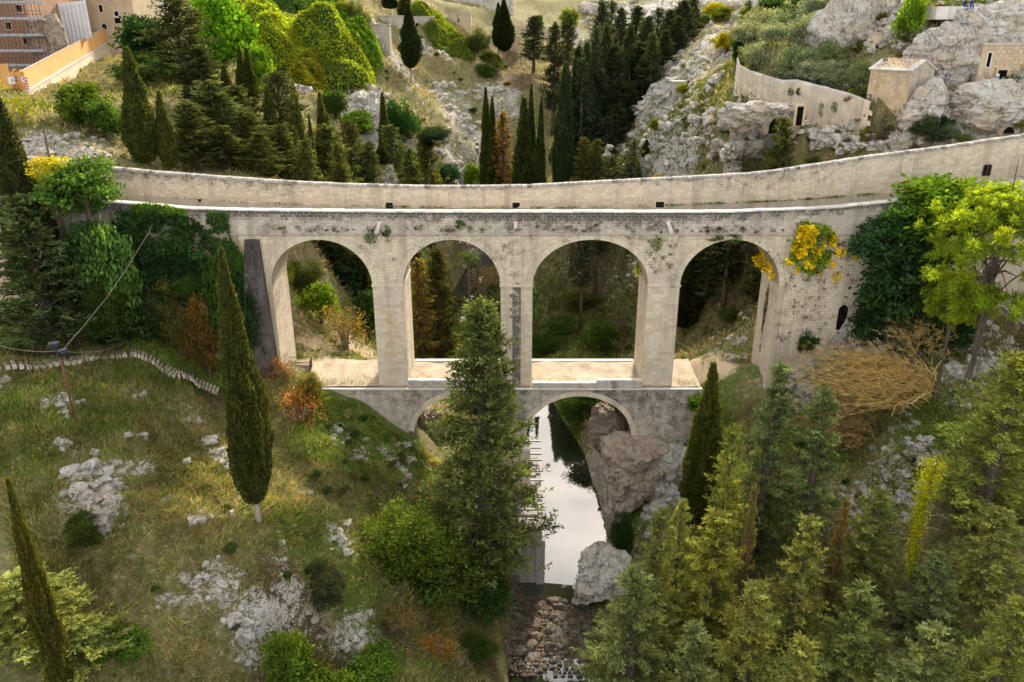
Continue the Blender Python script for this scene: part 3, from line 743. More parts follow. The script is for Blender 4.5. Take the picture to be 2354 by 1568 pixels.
# far parapet wall -------------------------------------------------------
mb = MB(); xs = np.linspace(-56, 58, 229)
slice_solid(mb, xs, wall_base(xs)-2.5, wall_top(xs)-0.15, YW+0.013, YW+0.7)
fw = put('parapet_wall', shifted(mb.mesh('parapet_wall', M['stone_core'])), bridge)
OPEN = [(459,457.5,461.5,8),(895,466,477,16),(1186,466,477,17),(1516,464,475,19)]
holesF = []
for xc, yt, yb, wpx in OPEN:
    X0, X1 = W(xc-wpx/2, yb, YW)[0], W(xc+wpx/2, yb, YW)[0]
    holesF.append((X0, X1, W(xc, yb, YW)[2], W(xc, yt, YW)[2]))
nrows = 9
zfw = lambda x, t: wall_base(x) + t*(wall_top(x) - 0.15 - wall_base(x))
# course count grows where the wall is taller: three stretches
for xa, xb, nr in ((-50, -18, 8), (-18, 14, 8), (14, 26, 10), (26, 38, 13), (38, 54, 15)):
    hl = []
    for X0, X1, za, zb in holesF:
        xm = (X0+X1)/2
        if xa < xm < xb:
            ta, tb = (za - wall_base(xm))/(wall_top(xm)-0.15-wall_base(xm)), (zb - wall_base(xm))/(wall_top(xm)-0.15-wall_base(xm))
            hl.append(lambda t, X0=X0, X1=X1, ta=ta, tb=tb: (X0, X1) if (ta - 0.04 < t < tb + 0.03) else None)
    courses(xa, xb, 0.0, 1.0, YW, fw, 'farwall', h=1.0/nr, bw=0.66, holes=hl, zf=zfw)
M['stone_cap'] = stone_mat('grey_coping', (0.46, 0.42, 0.37), (0.27, 0.245, 0.215))
coping(fw, -50, 56, lambda x: float(wall_top(x)) - 0.16, YW-0.12, YW+0.75, 0.50, 0.26, M['stone_cap'], True)
M['iron'] = simple_mat('dark_iron', (0.05, 0.05, 0.055), (0.03, 0.03, 0.03), 8, 0.6, 0.4, 0.6)
M['frame_stone'] = stone_mat('dressed_frame', (0.72, 0.60, 0.43), (0.58, 0.46, 0.32))
for X0, X1, za, zb in holesF:
    mb = MB(); t = 0.17
    mb.box(X0-t, X0, YW-0.035, YW+0.03, za-0.1, zb+t); mb.box(X1, X1+t, YW-0.035, YW+0.03, za-0.1, zb+t); mb.box(X0, X1, YW-0.035, YW+0.03, zb, zb+t)
    o = put('drain_opening', shifted(mb.mesh('drain_opening', M['frame_stone'])), fw)
    mb = MB(); mb.box(X0, X1, YW-0.006, YW+0.03, za-0.1, zb); put('opening_void', shifted(mb.mesh('opening_void', M['void'])), fw)
    mb = MB(); nb = max(2, int((X1-X0)/0.16))
    for k in range(1, nb): mb.box(X0+(X1-X0)*k/nb-0.012, X0+(X1-X0)*k/nb+0.012, YW-0.02, YW+0.005, za-0.1, zb)
    mb.box(X0, X1, YW-0.015, YW+0.0, (za+zb)/2-0.012, (za+zb)/2+0.012)
    put('grille', shifted(mb.mesh('grille', M['iron'])), fw)
# barred window in the tall wall at the end of the ramp
wx0, wx1 = W(2256, 405, YW)[0], W(2272, 405, YW)[0]; wz0, wz1 = W(2263, 404, YW)[2], W(2263, 380, YW)[2]
mb = MB(); mb.box(wx0, wx1, YW-0.05, YW-0.03, wz0, wz1); put('window_void', shifted(mb.mesh('window_void', M['void'])), fw)
M['wood_old'] = simple_mat('weathered_wood', (0.18, 0.12, 0.08), (0.09, 0.06, 0.04), 9, 0.9, 0.1)
mb = MB()
for a, b, c, d in ((wx0-0.08, wx0, wz0, wz1), (wx1, wx1+0.08, wz0, wz1), (wx0, wx1, wz1, wz1+0.08), (wx0+.25, wx0+.29, wz0, wz1), (wx0+.45, wx0+.49, wz0, wz1)): mb.box(a, b, YW-0.09, YW-0.045, c, d)
put('window_frame', shifted(mb.mesh('window_frame', M['wood_old'])), fw)
# road ------------------------------------------------------------------
def road_mat():
    m, n, l = nmat('cobbled_road'); b = out_bsdf(n, l, 0.85, 0.3); p = geo_pos(n)
    v = n.new('ShaderNodeTexVoronoi'); v.feature = 'DISTANCE_TO_EDGE'; v.inputs['Scale'].default_value = 2.2; l.new(p, v.inputs['Vector'])
    v2 = n.new('ShaderNodeTexVoronoi'); v2.inputs['Scale'].default_value = 2.2; l.new(p, v2.inputs['Vector'])
    c = mixc(n, l, v2.outputs['Color'], (0.44, 0.40, 0.35), (0.62, 0.58, 0.52))
    c = mixc(n, l, ramp(n, l, v.outputs['Distance'], [(0.0, 0.8), (0.06, 0.0)]), c, (0.2, 0.17, 0.13))
    c = mixc(n, l, ramp(n, l, noise(n, l, 0.7, 5, 0.6, p), [(0.4, 0.35), (0.7, 0.0)]), c, (0.34, 0.30, 0.24))
    l.new(c, b.inputs['Base Color']); l.new(bump(n, l, v.outputs['Distance'], 0.6, 0.05), b.inputs['Normal']); return m
M['road'] = road_mat()
mb = MB(); xs = np.linspace(-60, 62, 123)
slice_solid(mb, xs, np.full(len(xs), Z_STR-0.1), np.minimum(road_z(xs), 99), YF+0.55, YW+0.03)
tag(ob('road', mb.mesh('road', M['road'])), 'cobbled roadway over the bridge between its two parapets', kind='structure')
mb = MB()
for k in range(7):
    x = 41.2 + k*1.7; z = float(road_z(x)); mb.box(x, x+0.5, YF+0.7, YW-0.02, z-0.1, z+0.16)
    s = MB().box(x, x+0.45, YF+0.7, YW-0.02, z-0.2, z+0.17); 
    o = s.build('road_step', M['stone_grey'], None); tag(o, kind='structure')
# water spouts -----------------------------------------------------------
for i, xc in enumerate((873, 1185, 1534)):
    X = W(xc, 515, YF)[0]; mb = MB()
    zt = W(xc, 508, YF)[2]; zb = W(xc, 535, YF)[2]
    mb.box(X-0.17, X+0.17, YF-0.42, YF-0.08, zt-0.25, zt, 0.8)
    if i != 1:
        sgn = -1 if i == 0 else 1
        pts = [(X + sgn*0.35*s, YF-0.38-0.10*sin(pi*s), zt-0.2 - 0.95*s) for s in np.linspace(0, 1, 7)]
        mb.tube(pts, [0.15, 0.17, 0.19, 0.21, 0.22, 0.21, 0.16], 8)
    else:
        mb.prism([(X-0.17, YF-0.4, zt-0.25), (X+0.17, YF-0.4, zt-0.25), (X+0.12, YF-0.4, zt-0.62), (X-0.12, YF-0.4, zt-0.62)], (0, 0.3, 0), 0.8)
    put('water_spout', shifted(mb.mesh('water_spout', M['stone_white'])), bridge)

# lower tier --------------------------------------------------------------
mb = MB(); LS, LC = 12.3, 16.95
for a in LARCH:
    t = np.linspace(-pi/2, pi/2, 31); xs = (a[0]+a[1])/2 + (a[1]-a[0])/2*np.sin(t)
    slice_solid(mb, xs, soffit(xs, a, LS, LC), np.full(len(xs), Z_TER), YL+0.013, YB+0.6, (False, False))
slice_solid(mb, np.array([-20.5, -10.2]), np.array([15.5, 8.]), np.array([Z_TER]*2), YL+0.013, YB+0.6)
slice_solid(mb, np.array([-0.9, 1.5]), np.array([-2., -2.]), np.array([Z_TER]*2), YL+0.013, YB+0.6)
slice_solid(mb, np.array([12.4, 19.3]), np.array([7., 14.]), np.array([Z_TER]*2), YL+0.013, YB+0.6)
low = put('lower_tier', shifted(mb.mesh('lower_tier', M['stone_core'])), bridge)
holesL = [arch_hole(a, LS, LC, 0.55) for a in LARCH]
courses(-20.5, 19.3, LS, Z_TER, YL, low, 'lower', h=0.30, bw=0.58, holes=holesL)
courses(-14.5, -10.2, 9.5, LS, YL, low, 'lower', h=0.30, bw=0.58)
courses(-0.9, 1.5, 0, LS, YL, low, 'lower', h=0.30, bw=0.58)
courses(12.4, 18.0, 7.0, LS, YL, low, 'lower', h=0.30, bw=0.58)
side_courses(1.5, YL+0.02, YB, 2, LS, 1, low, kind='lower'); side_courses(12.4, YL+0.02, YB, 7, LS, -1, low, kind='lower')
side_courses(-10.2, YL+0.02, YB, 9, LS, 1, low, kind='lower')
RING0 = RING; RING = 0.55
voussoirs(LARCH, LS, LC, YL, low, 31)
RING = RING0
# ledge, parapets and sandy terrace of the lower tier
mb = MB(); mb.box(-20.5, 19.3, YL-0.10, YL+0.25, Z_TER, Z_TER+0.13, 0.6); put('ledge', shifted(mb.mesh('ledge', M['stone_white'])), low)
for i, (xa, xb, hz) in enumerate(((-10.5, -1.15, 1.10), (2.05, 8.6, 0.80), (8.6, 13.15, 1.10))):
    mb = MB(); mb.box(xa, xb, YL-0.02, YL+0.40, Z_TER+0.13, Z_TER+hz-0.15)
    q = put('low_parapet', shifted(mb.mesh('low_parapet', M['stone_grey'])), low)
    a = q.data.attributes.new('stain', 'FLOAT', 'POINT'); a.data.foreach_set('value', np.full(8, 0.42, dtype=np.float32))
    coping(q, xa, xb, lambda x, hz=hz: Z_TER+hz-0.15, YL-0.07, YL+0.46, 0.75, 0.15, M['stone_white'], False)
    mb = MB(); mb.box(xa, xb, YB-0.05, YB+0.5, Z_TER, Z_TER+0.62); put('low_parapet', shifted(mb.mesh('low_parapet', M['stone_white'])), low)
M['sand'] = simple_mat('sandy_earth', (0.50, 0.42, 0.31), (0.30, 0.245, 0.17), 0.9, 0.95, 0.1, 0, 0.4)
xs = np.linspace(-20.4, 19.2, 80); ys = np.linspace(YL+0.3, YB+0.5, 16)
A, B = np.meshgrid(xs, ys); P = np.c_[A.ravel(), B.ravel(), np.zeros(A.size)]
Zt = Z_TER + 0.22 + 0.10*fbm(P*0.5, 3) + 0.05*(P[:, 1]-YL)
ii = np.arange(A.size).reshape(A.shape); Fq = np.stack([ii[:-1,:-1], ii[:-1,1:], ii[1:,1:], ii[1:,:-1]], -1).reshape(-1, 4)
tag(ob('terrace_path', mesh_np('terrace_path', np.c_[P[:, :2], Zt], Fq, M['sand'], True)), 'sandy path on top of the lower arches', kind='structure')
# cutwater footing and quay in the stream
mb = MB(); mb.prism([(-1.3, YL+0.1, 0), (1.9, YL+0.1, 0), (1.9, YL-0.9, 0), (0.3, YL-1.5, 0), (-1.3, YL-0.9, 0)], (0, 0, 11.2))
cut = put('cutwater', shifted(mb.mesh('cutwater', M['stone'])), low)
for k in range(6):
    mb = MB(); x = -1.1 + k*0.5; mb.box(x, x+0.46, YL-1.2, YL-0.1, 11.2, 11.5, random.random()); put('cap_stone', shifted(mb.mesh('cap_stone', M['stone_white'])), cut)
mb = MB(); mb.box(-8, 2.95, 64.6, 79, -2, 6.6); mb.box(2.4, 3.25, 64.35, 79.1, -2, 5.2)
quay = tag(MB().box(0,.1,0,.1,0,.1).build('stone_quay', None), 'stone quay wall with steel rails at the water under the bridge', 'quay')
quay.data = mb.mesh('stone_quay', M['stone_cap'])
for k in range(11):
    y = 65.0 + k*0.92; mb = MB().box(2.6, 3.1, y-0.42, y+0.42, 6.58, 6.75, random.random()); mb.build('cap_stone', M['stone_cap'], quay)
M['steel'] = simple_mat('galvanised_steel', (0.20, 0.21, 0.22), (0.13, 0.135, 0.14), 5, 0.6, 0.4, 0.3)
for k, yy in enumerate((1015, 1030, 1044, 1058, 1083, 1105, 1143, 1172)):
    Y = (CAM_Z - 6.95)/-slope(yy)
    mb = MB().box(-6.0, 3.35, Y-0.07, Y+0.07, 6.9, 7.06)
    mb.box(-6.0, 3.35, Y+0.16, Y+0.2, 6.9, 7.02)
    tag(mb.build('steel_rail', M['steel']), '%s steel rail across the stone quay, counted from the bridge towards the pool' % ('first', 'second', 'third', 'fourth', 'fifth', 'sixth', 'seventh', 'last')[k], 'rail', 'steel rails across the quay')

# realise the ashlar: the largest 300 one by one, the rest joined per owner
def block_mesh(bl, name):
    V = np.concatenate([b[0] for b in bl]) - np.array([0, YF, 0]); n = len(bl)
    F = (np.array(BF)[None] + 8*np.arange(n)[:, None, None]).reshape(-1, 4)
    rep = lambda i: np.repeat([b[i] for b in bl], 8)
    return mesh_np(name, V, F, BMAT[bl[0][4].name.split('.')[0]], False, {'tint': rep(1), 'stain': rep(2), 'rust': rep(3)})
BMAT = {'arcade_wall': M['stone'], 'pier': M['stone'], 'abutment': M['stone'], 'buttress': M['stone_dark'], 'parapet': M['stone_grey'], 'parapet_wall': M['stone'], 'lower_tier': M['stone_grey']}
pier_blk = [b for b in BLK if b[4].name.startswith('pier') and abs(b[0][0][1] - b[0][1][1]) < 1e-6]
area = lambda b: np.linalg.norm(b[0][1]-b[0][0])*np.linalg.norm(b[0][3]-b[0][0])
pier_blk.sort(key=area, reverse=True)
single = set(id(b) for b in pier_blk[:290])
for b in BLK:
    if id(b) in single: put('ashlar_block', block_mesh([b], 'ashlar_block'), b[4])
for own in {b[4].name: b[4] for b in BLK}.values():
    rest = [b for b in BLK if b[4] == own and id(b) not in single]
    if rest: tag(put('ashlar_masonry', block_mesh(rest, 'ashlar_masonry'), own), kind='stuff')
# ---------------------------------------------------------------- foliage prototypes
def unit(v): return v/(np.linalg.norm(v, axis=-1, keepdims=True) + 1e-9)
def rdir(n): return unit(rng.normal(size=(n, 3)))
def leaf_mesh(name, C, D, L, Wd, tint, mat, extra=None):
    """one rhombic leaf face per point: base C, long axis D, length L, width Wd"""
    n = len(C); D = unit(D); S = unit(np.cross(D, rdir(n)))
    L = np.broadcast_to(np.asarray(L, float), n)[:, None]; Wd = np.broadcast_to(np.asarray(Wd, float), n)[:, None]
    m = C + D*L*0.45
    V = np.stack([C, m + S*Wd*0.5, C + D*L, m - S*Wd*0.5], 1).reshape(-1, 3)
    F = np.arange(4*n).reshape(n, 4); T = np.repeat(np.clip(tint, 0, 1), 4)
    if extra is not None:
        eV, eF, eT = extra
        F = np.r_[F, np.asarray(eF) + len(V)]; V = np.r_[V, eV]; T = np.r_[T, eT]
    return mesh_np(name, V, F, mat, False, {'tint': T})
def lathe(prof, sides=10, jit=0.12):
    V = []; F = []
    for i, (r, z) in enumerate(prof):
        for k in range(sides):
            a = 2*pi*k/sides; rr = r*(1 + random.uniform(-jit, jit)); V.append((rr*cos(a), rr*sin(a), z))
    for i in range(len(prof)-1):
        for k in range(sides):
            k2 = (k+1) % sides; F.append((i*sides+k, i*sides+k2, (i+1)*sides+k2, (i+1)*sides+k))
    return np.array(V), np.array(F)

def cyp_prof(h):
    return (0.35 + 0.65*np.clip(h/0.24, 0, 1)**0.7)*np.clip(h/0.03, 0, 1)**0.5*np.clip(1 - np.clip((h-0.24)/0.76, 0, 1)**1.22, 0, 1)**0.92
def proto_cypress(n, lf, seed, bare=0.06, rough=0.16):
    """unit cypress: height 1, max radius 1 (scaled per tree)"""
    h = rng.random(n*2); h = h[rng.random(n*2) < cyp_prof(h) + 0.10][:n]; n = len(h)
    a = rng.random(n)*2*pi
    lump = 1 + rough*fbm(np.c_[np.cos(a)*1.7 + seed, np.sin(a)*1.7, h*9], 3) + 0.10*np.sin(a*7 + seed)*(1-h)
    depth = 1 - 0.45*rng.random(n)**2.2
    r = (cyp_prof(h)*lump + 0.03)*depth
    C = np.c_[r*np.cos(a), r*np.sin(a), bare + h*(1-bare)]
    # directions are given in the tree's true proportions later, so keep them steep
    D = np.c_[np.cos(a)*0.5, np.sin(a)*0.5, np.full(n, 0.10)] + rng.normal(size=(n, 3))*np.array([0.32, 0.32, 0.03])
    t = 0.45 + 0.16*rng.normal(size=n) + 0.14*fbm(np.c_[np.cos(a)*3, np.sin(a)*3 + seed, h*16], 2) 
    return C, D, t, n, bare
def cypress_mesh(H, R, n, lf, seed, bare, rough=0.16):
    C, D, t, n, bare = proto_cypress(n, lf, seed, bare, rough)
    C = C*np.array([R, R, H]); D = np.c_[D[:, :2], np.abs(D[:, 2])*6 + 0.55]
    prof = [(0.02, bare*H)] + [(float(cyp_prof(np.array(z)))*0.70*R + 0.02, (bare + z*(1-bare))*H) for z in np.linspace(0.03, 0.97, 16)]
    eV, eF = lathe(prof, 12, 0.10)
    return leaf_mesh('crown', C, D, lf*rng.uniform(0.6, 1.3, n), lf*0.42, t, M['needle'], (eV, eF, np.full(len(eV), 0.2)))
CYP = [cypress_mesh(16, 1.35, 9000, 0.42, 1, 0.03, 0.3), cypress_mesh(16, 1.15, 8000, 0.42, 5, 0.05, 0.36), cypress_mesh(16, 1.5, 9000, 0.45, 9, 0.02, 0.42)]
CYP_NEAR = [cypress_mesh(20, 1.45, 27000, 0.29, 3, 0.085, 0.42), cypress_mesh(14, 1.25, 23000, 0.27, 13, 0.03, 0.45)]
CYP_H = {CYP[0].name: 16, CYP[1].name: 16, CYP[2].name: 16, CYP_NEAR[0].name: 20, CYP_NEAR[1].name: 14}
CYP_R = {CYP[0].name: 1.4, CYP[1].name: 1.25, CYP[2].name: 1.6, CYP_NEAR[0].name: 1.5, CYP_NEAR[1].name: 1.35}

def conifer_mesh(H, R, nb, npl, nl, lf, seed, base=0.10, up=0.35, droop=0.25, shape=0.85, plume=0.85, open_=0.0):
    """loose conifer: whorled limbs carrying feathery plumes of scale leaves"""
    C = []; D = []; T = []; limbs = []
    for b in range(nb):
        h = base + (0.985-base)*(b + rng.random())/nb
        az = b*2.399 + rng.normal()*0.4; prof = (1 - h)**shape*min(1, 0.55 + (h-base)*3.0)
        L = R*max(0.09, prof)*rng.uniform(0.62, 1.18)
        if rng.random() < open_: L *= 0.55
        d = np.array([cos(az), sin(az), 0]); z0 = h*H
        u = up*rng.uniform(0.5, 1.5) + 0.5*h
        k = max(3, int(npl*(0.30 + 0.9*L/R)))
        s = np.sort(rng.uniform(0.22, 1.0, k)); s[-1] = 1.0
        side = np.array([-sin(az), cos(az), 0])
        spread = rng.normal(size=k)*0.22*L*(1.05-s)
        P = np.array([0, 0, z0]) + d*(s*L)[:, None] + side*spread[:, None] + np.array([0, 0, 1])*((u*s - droop*s*s)*L)[:, None]
        limbs.append((h, az, L, u))
        tone = rng.normal()*0.10
        for i in range(k):
            ax = unit(d*0.75 + side*rng.normal()*0.6 + np.array([0, 0, 0.35 + rng.normal()*0.35]))
            m = int(nl*rng.uniform(0.7, 1.3)); pl = plume*rng.uniform(0.6, 1.25)
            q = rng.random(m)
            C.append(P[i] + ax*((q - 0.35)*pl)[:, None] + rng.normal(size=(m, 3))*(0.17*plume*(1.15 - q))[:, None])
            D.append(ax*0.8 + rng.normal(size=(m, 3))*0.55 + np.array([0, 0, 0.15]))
            T.append(0.40 + tone + 0.11*rng.normal() + 0.42*(q-0.5) + 0.10*rng.normal(size=m))  # tint rises towards plume tips: sunlit tips painted into the leaf colour
    # leader
    m = nl*8; q = rng.random(m); C.append(np.c_[rng.normal(size=(m, 2))*(0.05 + 0.28*(1-q))[:, None]*R*0.28, H*(0.86 + 0.15*q)])
    D.append(np.c_[rng.normal(size=(m, 2))*0.5, np.full(m, 0.8)]); T.append(0.45 + 0.12*rng.normal(size=m))
    C = np.concatenate(C); D = np.concatenate(D); T = np.concatenate(T); n = len(C)
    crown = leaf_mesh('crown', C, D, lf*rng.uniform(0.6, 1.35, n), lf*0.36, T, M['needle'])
    mb = MB(); mb.tube([(0, 0, -0.5), (0.05, 0, H*0.3), (-0.04, 0.05, H*0.65), (0, 0, H*0.96)], [0.026*H, 0.019*H, 0.011*H, 0.002*H], 8)
    for h, az, L, u in limbs[::2]:
        d = np.array([cos(az), sin(az), 0]); z = np.array([0, 0, 1.])
        mb.tube([z*h*H, z*h*H + d*L*0.5 + z*(u*0.5-droop*0.25)*L, z*h*H + d*L*0.92 + z*(u*0.92-droop*0.85)*L], [0.010*H*(1-h)+0.02, 0.006*H*(1-h)+0.012, 0.008], 4, False)
    return crown, mb.mesh('trunk', M['bark'], True), H, R
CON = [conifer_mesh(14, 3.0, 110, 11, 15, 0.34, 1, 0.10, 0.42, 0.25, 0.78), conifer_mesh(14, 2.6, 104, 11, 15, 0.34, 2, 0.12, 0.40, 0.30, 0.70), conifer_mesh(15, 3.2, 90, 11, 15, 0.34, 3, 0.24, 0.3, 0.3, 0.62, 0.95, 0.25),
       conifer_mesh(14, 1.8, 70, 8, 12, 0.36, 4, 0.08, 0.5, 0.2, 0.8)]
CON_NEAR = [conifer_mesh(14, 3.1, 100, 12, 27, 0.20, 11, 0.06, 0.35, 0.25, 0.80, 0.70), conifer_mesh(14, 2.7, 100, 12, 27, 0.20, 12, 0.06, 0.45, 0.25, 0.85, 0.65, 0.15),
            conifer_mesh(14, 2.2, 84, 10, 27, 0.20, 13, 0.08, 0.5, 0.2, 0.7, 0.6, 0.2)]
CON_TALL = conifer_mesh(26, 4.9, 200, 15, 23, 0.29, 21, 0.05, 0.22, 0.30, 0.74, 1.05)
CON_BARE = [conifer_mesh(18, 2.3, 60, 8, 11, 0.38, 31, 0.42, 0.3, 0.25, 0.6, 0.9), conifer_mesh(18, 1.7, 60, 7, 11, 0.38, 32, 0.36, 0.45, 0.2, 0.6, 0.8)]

def broad_mesh(nlobe, ncl, nl, lf, seed, flat=0.85, sig=0.10, wid=0.6, lobe=(0.32, 0.52)):
    """unit broadleaf crown (radius about 1, centred on the origin): leaf clumps over overlapping lobes"""
    r2 = np.random.default_rng(seed)
    C = []; D = []; T = []; tips = []
    for i in range(nlobe):
        c = unit(r2.normal(size=3))*r2.uniform(0.25, 0.62); c[2] *= flat
        if i == 0: c *= 0.2
        rad = r2.uniform(*lobe); tips.append(c)
        for j in range(ncl):
            u = unit(r2.normal(size=3)); 
            if u[2] < -0.5 and r2.random() < 0.6: u[2] *= -1
            p = c + u*rad*r2.uniform(0.65, 1.05); m = int(nl*r2.uniform(0.6, 1.4))
            C.append(p + r2.normal(size=(m, 3))*sig*np.array([1, 1, 0.75])); D.append(u*0.5 + r2.normal(size=(m, 3))*0.7 + np.array([0, 0, -0.12]))
            T.append(0.45 + 0.13*r2.normal() + 0.12*r2.normal(size=m))
    C = np.concatenate(C); D = np.concatenate(D); T = np.concatenate(T); n = len(C)
    crown = leaf_mesh('crown', C, D, lf*r2.uniform(0.6, 1.3, n), lf*wid, T, M['leaf'])
    mb = MB()
    mb.tube([(0, 0, -0.95), (0.02, 0.01, -0.6), (0, 0, -0.25)], [0.075, 0.06, 0.05], 7)
    for c in tips: mb.tube([(0, 0, -0.55 + 0.3*random.random()), np.array(c)*0.5 + np.array([0, 0, -0.12]), np.array(c)*1.05], [0.045, 0.03, 0.008], 5, False)
    return crown, mb.mesh('trunk', M['bark'], True)
BRD = [broad_mesh(9, 16, 34, 0.115, 1), broad_mesh(11, 15, 32, 0.105, 2, 0.8), broad_mesh(8, 18, 34, 0.12, 3, 0.95), broad_mesh(13, 14, 30, 0.10, 4, 0.75, 0.085, 0.6, (0.25, 0.42))]
FIN = [broad_mesh(10, 20, 60, 0.068, 11, 0.85, 0.085, 0.45), broad_mesh(12, 18, 60, 0.064, 12, 0.8, 0.075, 0.45, (0.24, 0.44)), broad_mesh(9, 22, 60, 0.07, 13, 0.9, 0.09, 0.45)]
OLV = [broad_mesh(11, 15, 46, 0.085, 21, 0.7, 0.09, 0.45, (0.30, 0.46)), broad_mesh(9, 17, 46, 0.085, 22, 0.75, 0.10, 0.45, (0.30, 0.5)), broad_mesh(12, 14, 46, 0.085, 23, 0.65, 0.09, 0.45, (0.26, 0.42))]
SPA = [broad_mesh(10, 10, 16, 0.075, 31, 0.9, 0.10, 0.5), broad_mesh(8, 11, 14, 0.075, 32, 0.85, 0.11, 0.5)]      # sparse, twiggy
def olive_trunk():
    mb = MB(); mb.tube([(0, 0, -1.1), (0.07, 0.02, -0.8), (-0.03, 0, -0.55), (0.03, 0.05, -0.3)], [0.13, 0.10, 0.085, 0.06], 7)
    for k in range(6):
        a = k*1.05; mb.tube([(0, 0, -0.6), (0.25*cos(a), 0.25*sin(a), -0.25), (0.55*cos(a), 0.55*sin(a), 0.15)], [0.06, 0.04, 0.012], 5, False)
    return mb.mesh('trunk', M['bark'], True)
for q in OLV: q[0].materials[0] = M['olive']
OTR = olive_trunk()
def twig_trunk():
    mb = MB()
    for k in range(16):
        a = k*0.39 + random.uniform(-.2, .2); r = random.uniform(0.35, 0.9)
        mb.tube([(0.06*cos(a), 0.06*sin(a), -1.05), (0.25*r*cos(a), 0.25*r*sin(a), -0.35), (0.75*r*cos(a), 0.75*r*sin(a), 0.35*random.uniform(.6, 1.6))], [0.028, 0.018, 0.005], 4, False)
    return mb.mesh('trunk', M['bark_pale'], True)
TWG = twig_trunk()
def pine_mesh():
    r2 = np.random.default_rng(77); C = []; D = []; T = []; mb = MB()
    mb.tube([(0, 0, -0.95), (0.03, 0, -0.7), (-0.05, 0, -0.1), (0, 0, 0.5)], [0.085, 0.065, 0.045, 0.015], 8)
    for k in range(46):
        u = unit(r2.normal(size=3)); u[2] = u[2]*0.8 + 0.05; e = u*r2.uniform(0.55, 0.98); st = np.array([0, 0, r2.uniform(-0.75, 0.25)])
        if e[2] < -0.62: e[2] *= -0.5
        md = (st + e)/2 + np.array([0, 0, 0.06]); mb.tube([st, md, e], [0.024, 0.014, 0.005], 4, False)
        for q in range(9):
            p = e + r2.normal(size=3)*np.array([0.14, 0.14, 0.08]); m = 60; dd = unit(r2.normal(size=(m, 3)) + u*0.9 + np.array([0, 0, 0.4]))
            C.append(p + dd*r2.uniform(0, 0.045, m)[:, None]); D.append(dd); T.append(0.5 + 0.14*r2.normal() + 0.1*r2.normal(size=m))
    C = np.concatenate(C); n = len(C)
    return leaf_mesh('crown', C, np.concatenate(D), 0.075*r2.uniform(0.7, 1.3, n), 0.016, np.concatenate(T), M['leaf']), mb.mesh('trunk', M['bark'], True)
PIN = pine_mesh()

# ---------------------------------------------------------------- placing
def crown_of(me, parent, color, **k):
    o = ob('crown', me, parent, **k); j = random.uniform(0.86, 1.2); w = random.uniform(-0.08, 0.08)
    o.color = (color[0]*j*(1 + w), color[1]*j, color[2]*j*(1 - w), 1); return o
def cypress(x, y, Y, wpx, label, mesh=None, color=(0.045, 0.060, 0.018), group=None, bare=0.0, name='cypress_tree', sink=0.3):
    """tree whose tip is seen at (x, y) and stands at distance Y"""
    t = W(x, y, Y); g = float(ground_z(t[0], t[1])) - sink; H = max(3.0, t[2] - g)
    me = mesh or CYP[random.randrange(3)]
    rad = 0.5*wpx/FPX*Y*1.02
    e = tag(empty(name, (t[0], Y, g), random.uniform(0, 6.28)), label, 'tree', group)
    s = H*(1-bare)/CYP_H[me.name]
    crown_of(me, e, color, loc=(0, 0, H*bare), scale=(rad/CYP_R[me.name], rad/CYP_R[me.name], s))
    hb = H*bare + 0.09*H
    if ('tr', me.name) not in PROTO:
        mb = MB(); mb.tube([(0, 0, -0.4), (0.02, 0.01, 0.6), (0, 0, 1.0)], [1.25, 0.9, 0.8], 8); PROTO[('tr', me.name)] = mb.mesh('trunk', M['bark_pale'], True)
    tr = max(0.10, min(0.24, H*0.011)); ob('trunk', PROTO[('tr', me.name)], e, scale=(tr, tr, hb + 0.3))
    return e
PROTO = {}
def conifer(x, y, Y, wpx, label, proto=None, color=(0.060, 0.072, 0.026), group=None, name='conifer_tree', foot=None):
    t = W(x, y, Y); g = float(ground_z(t[0], t[1])) - 0.3
    if foot is not None: g = foot
    H = max(3.0, t[2] - g)
    if group and 'massed' in group and (t[2] - g < 5 or g > 26): return None
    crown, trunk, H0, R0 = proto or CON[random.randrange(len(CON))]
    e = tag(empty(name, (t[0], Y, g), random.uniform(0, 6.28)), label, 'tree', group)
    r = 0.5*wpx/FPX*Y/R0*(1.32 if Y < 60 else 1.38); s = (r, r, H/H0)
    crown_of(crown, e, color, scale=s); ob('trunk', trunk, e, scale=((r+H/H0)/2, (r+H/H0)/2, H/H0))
    return e
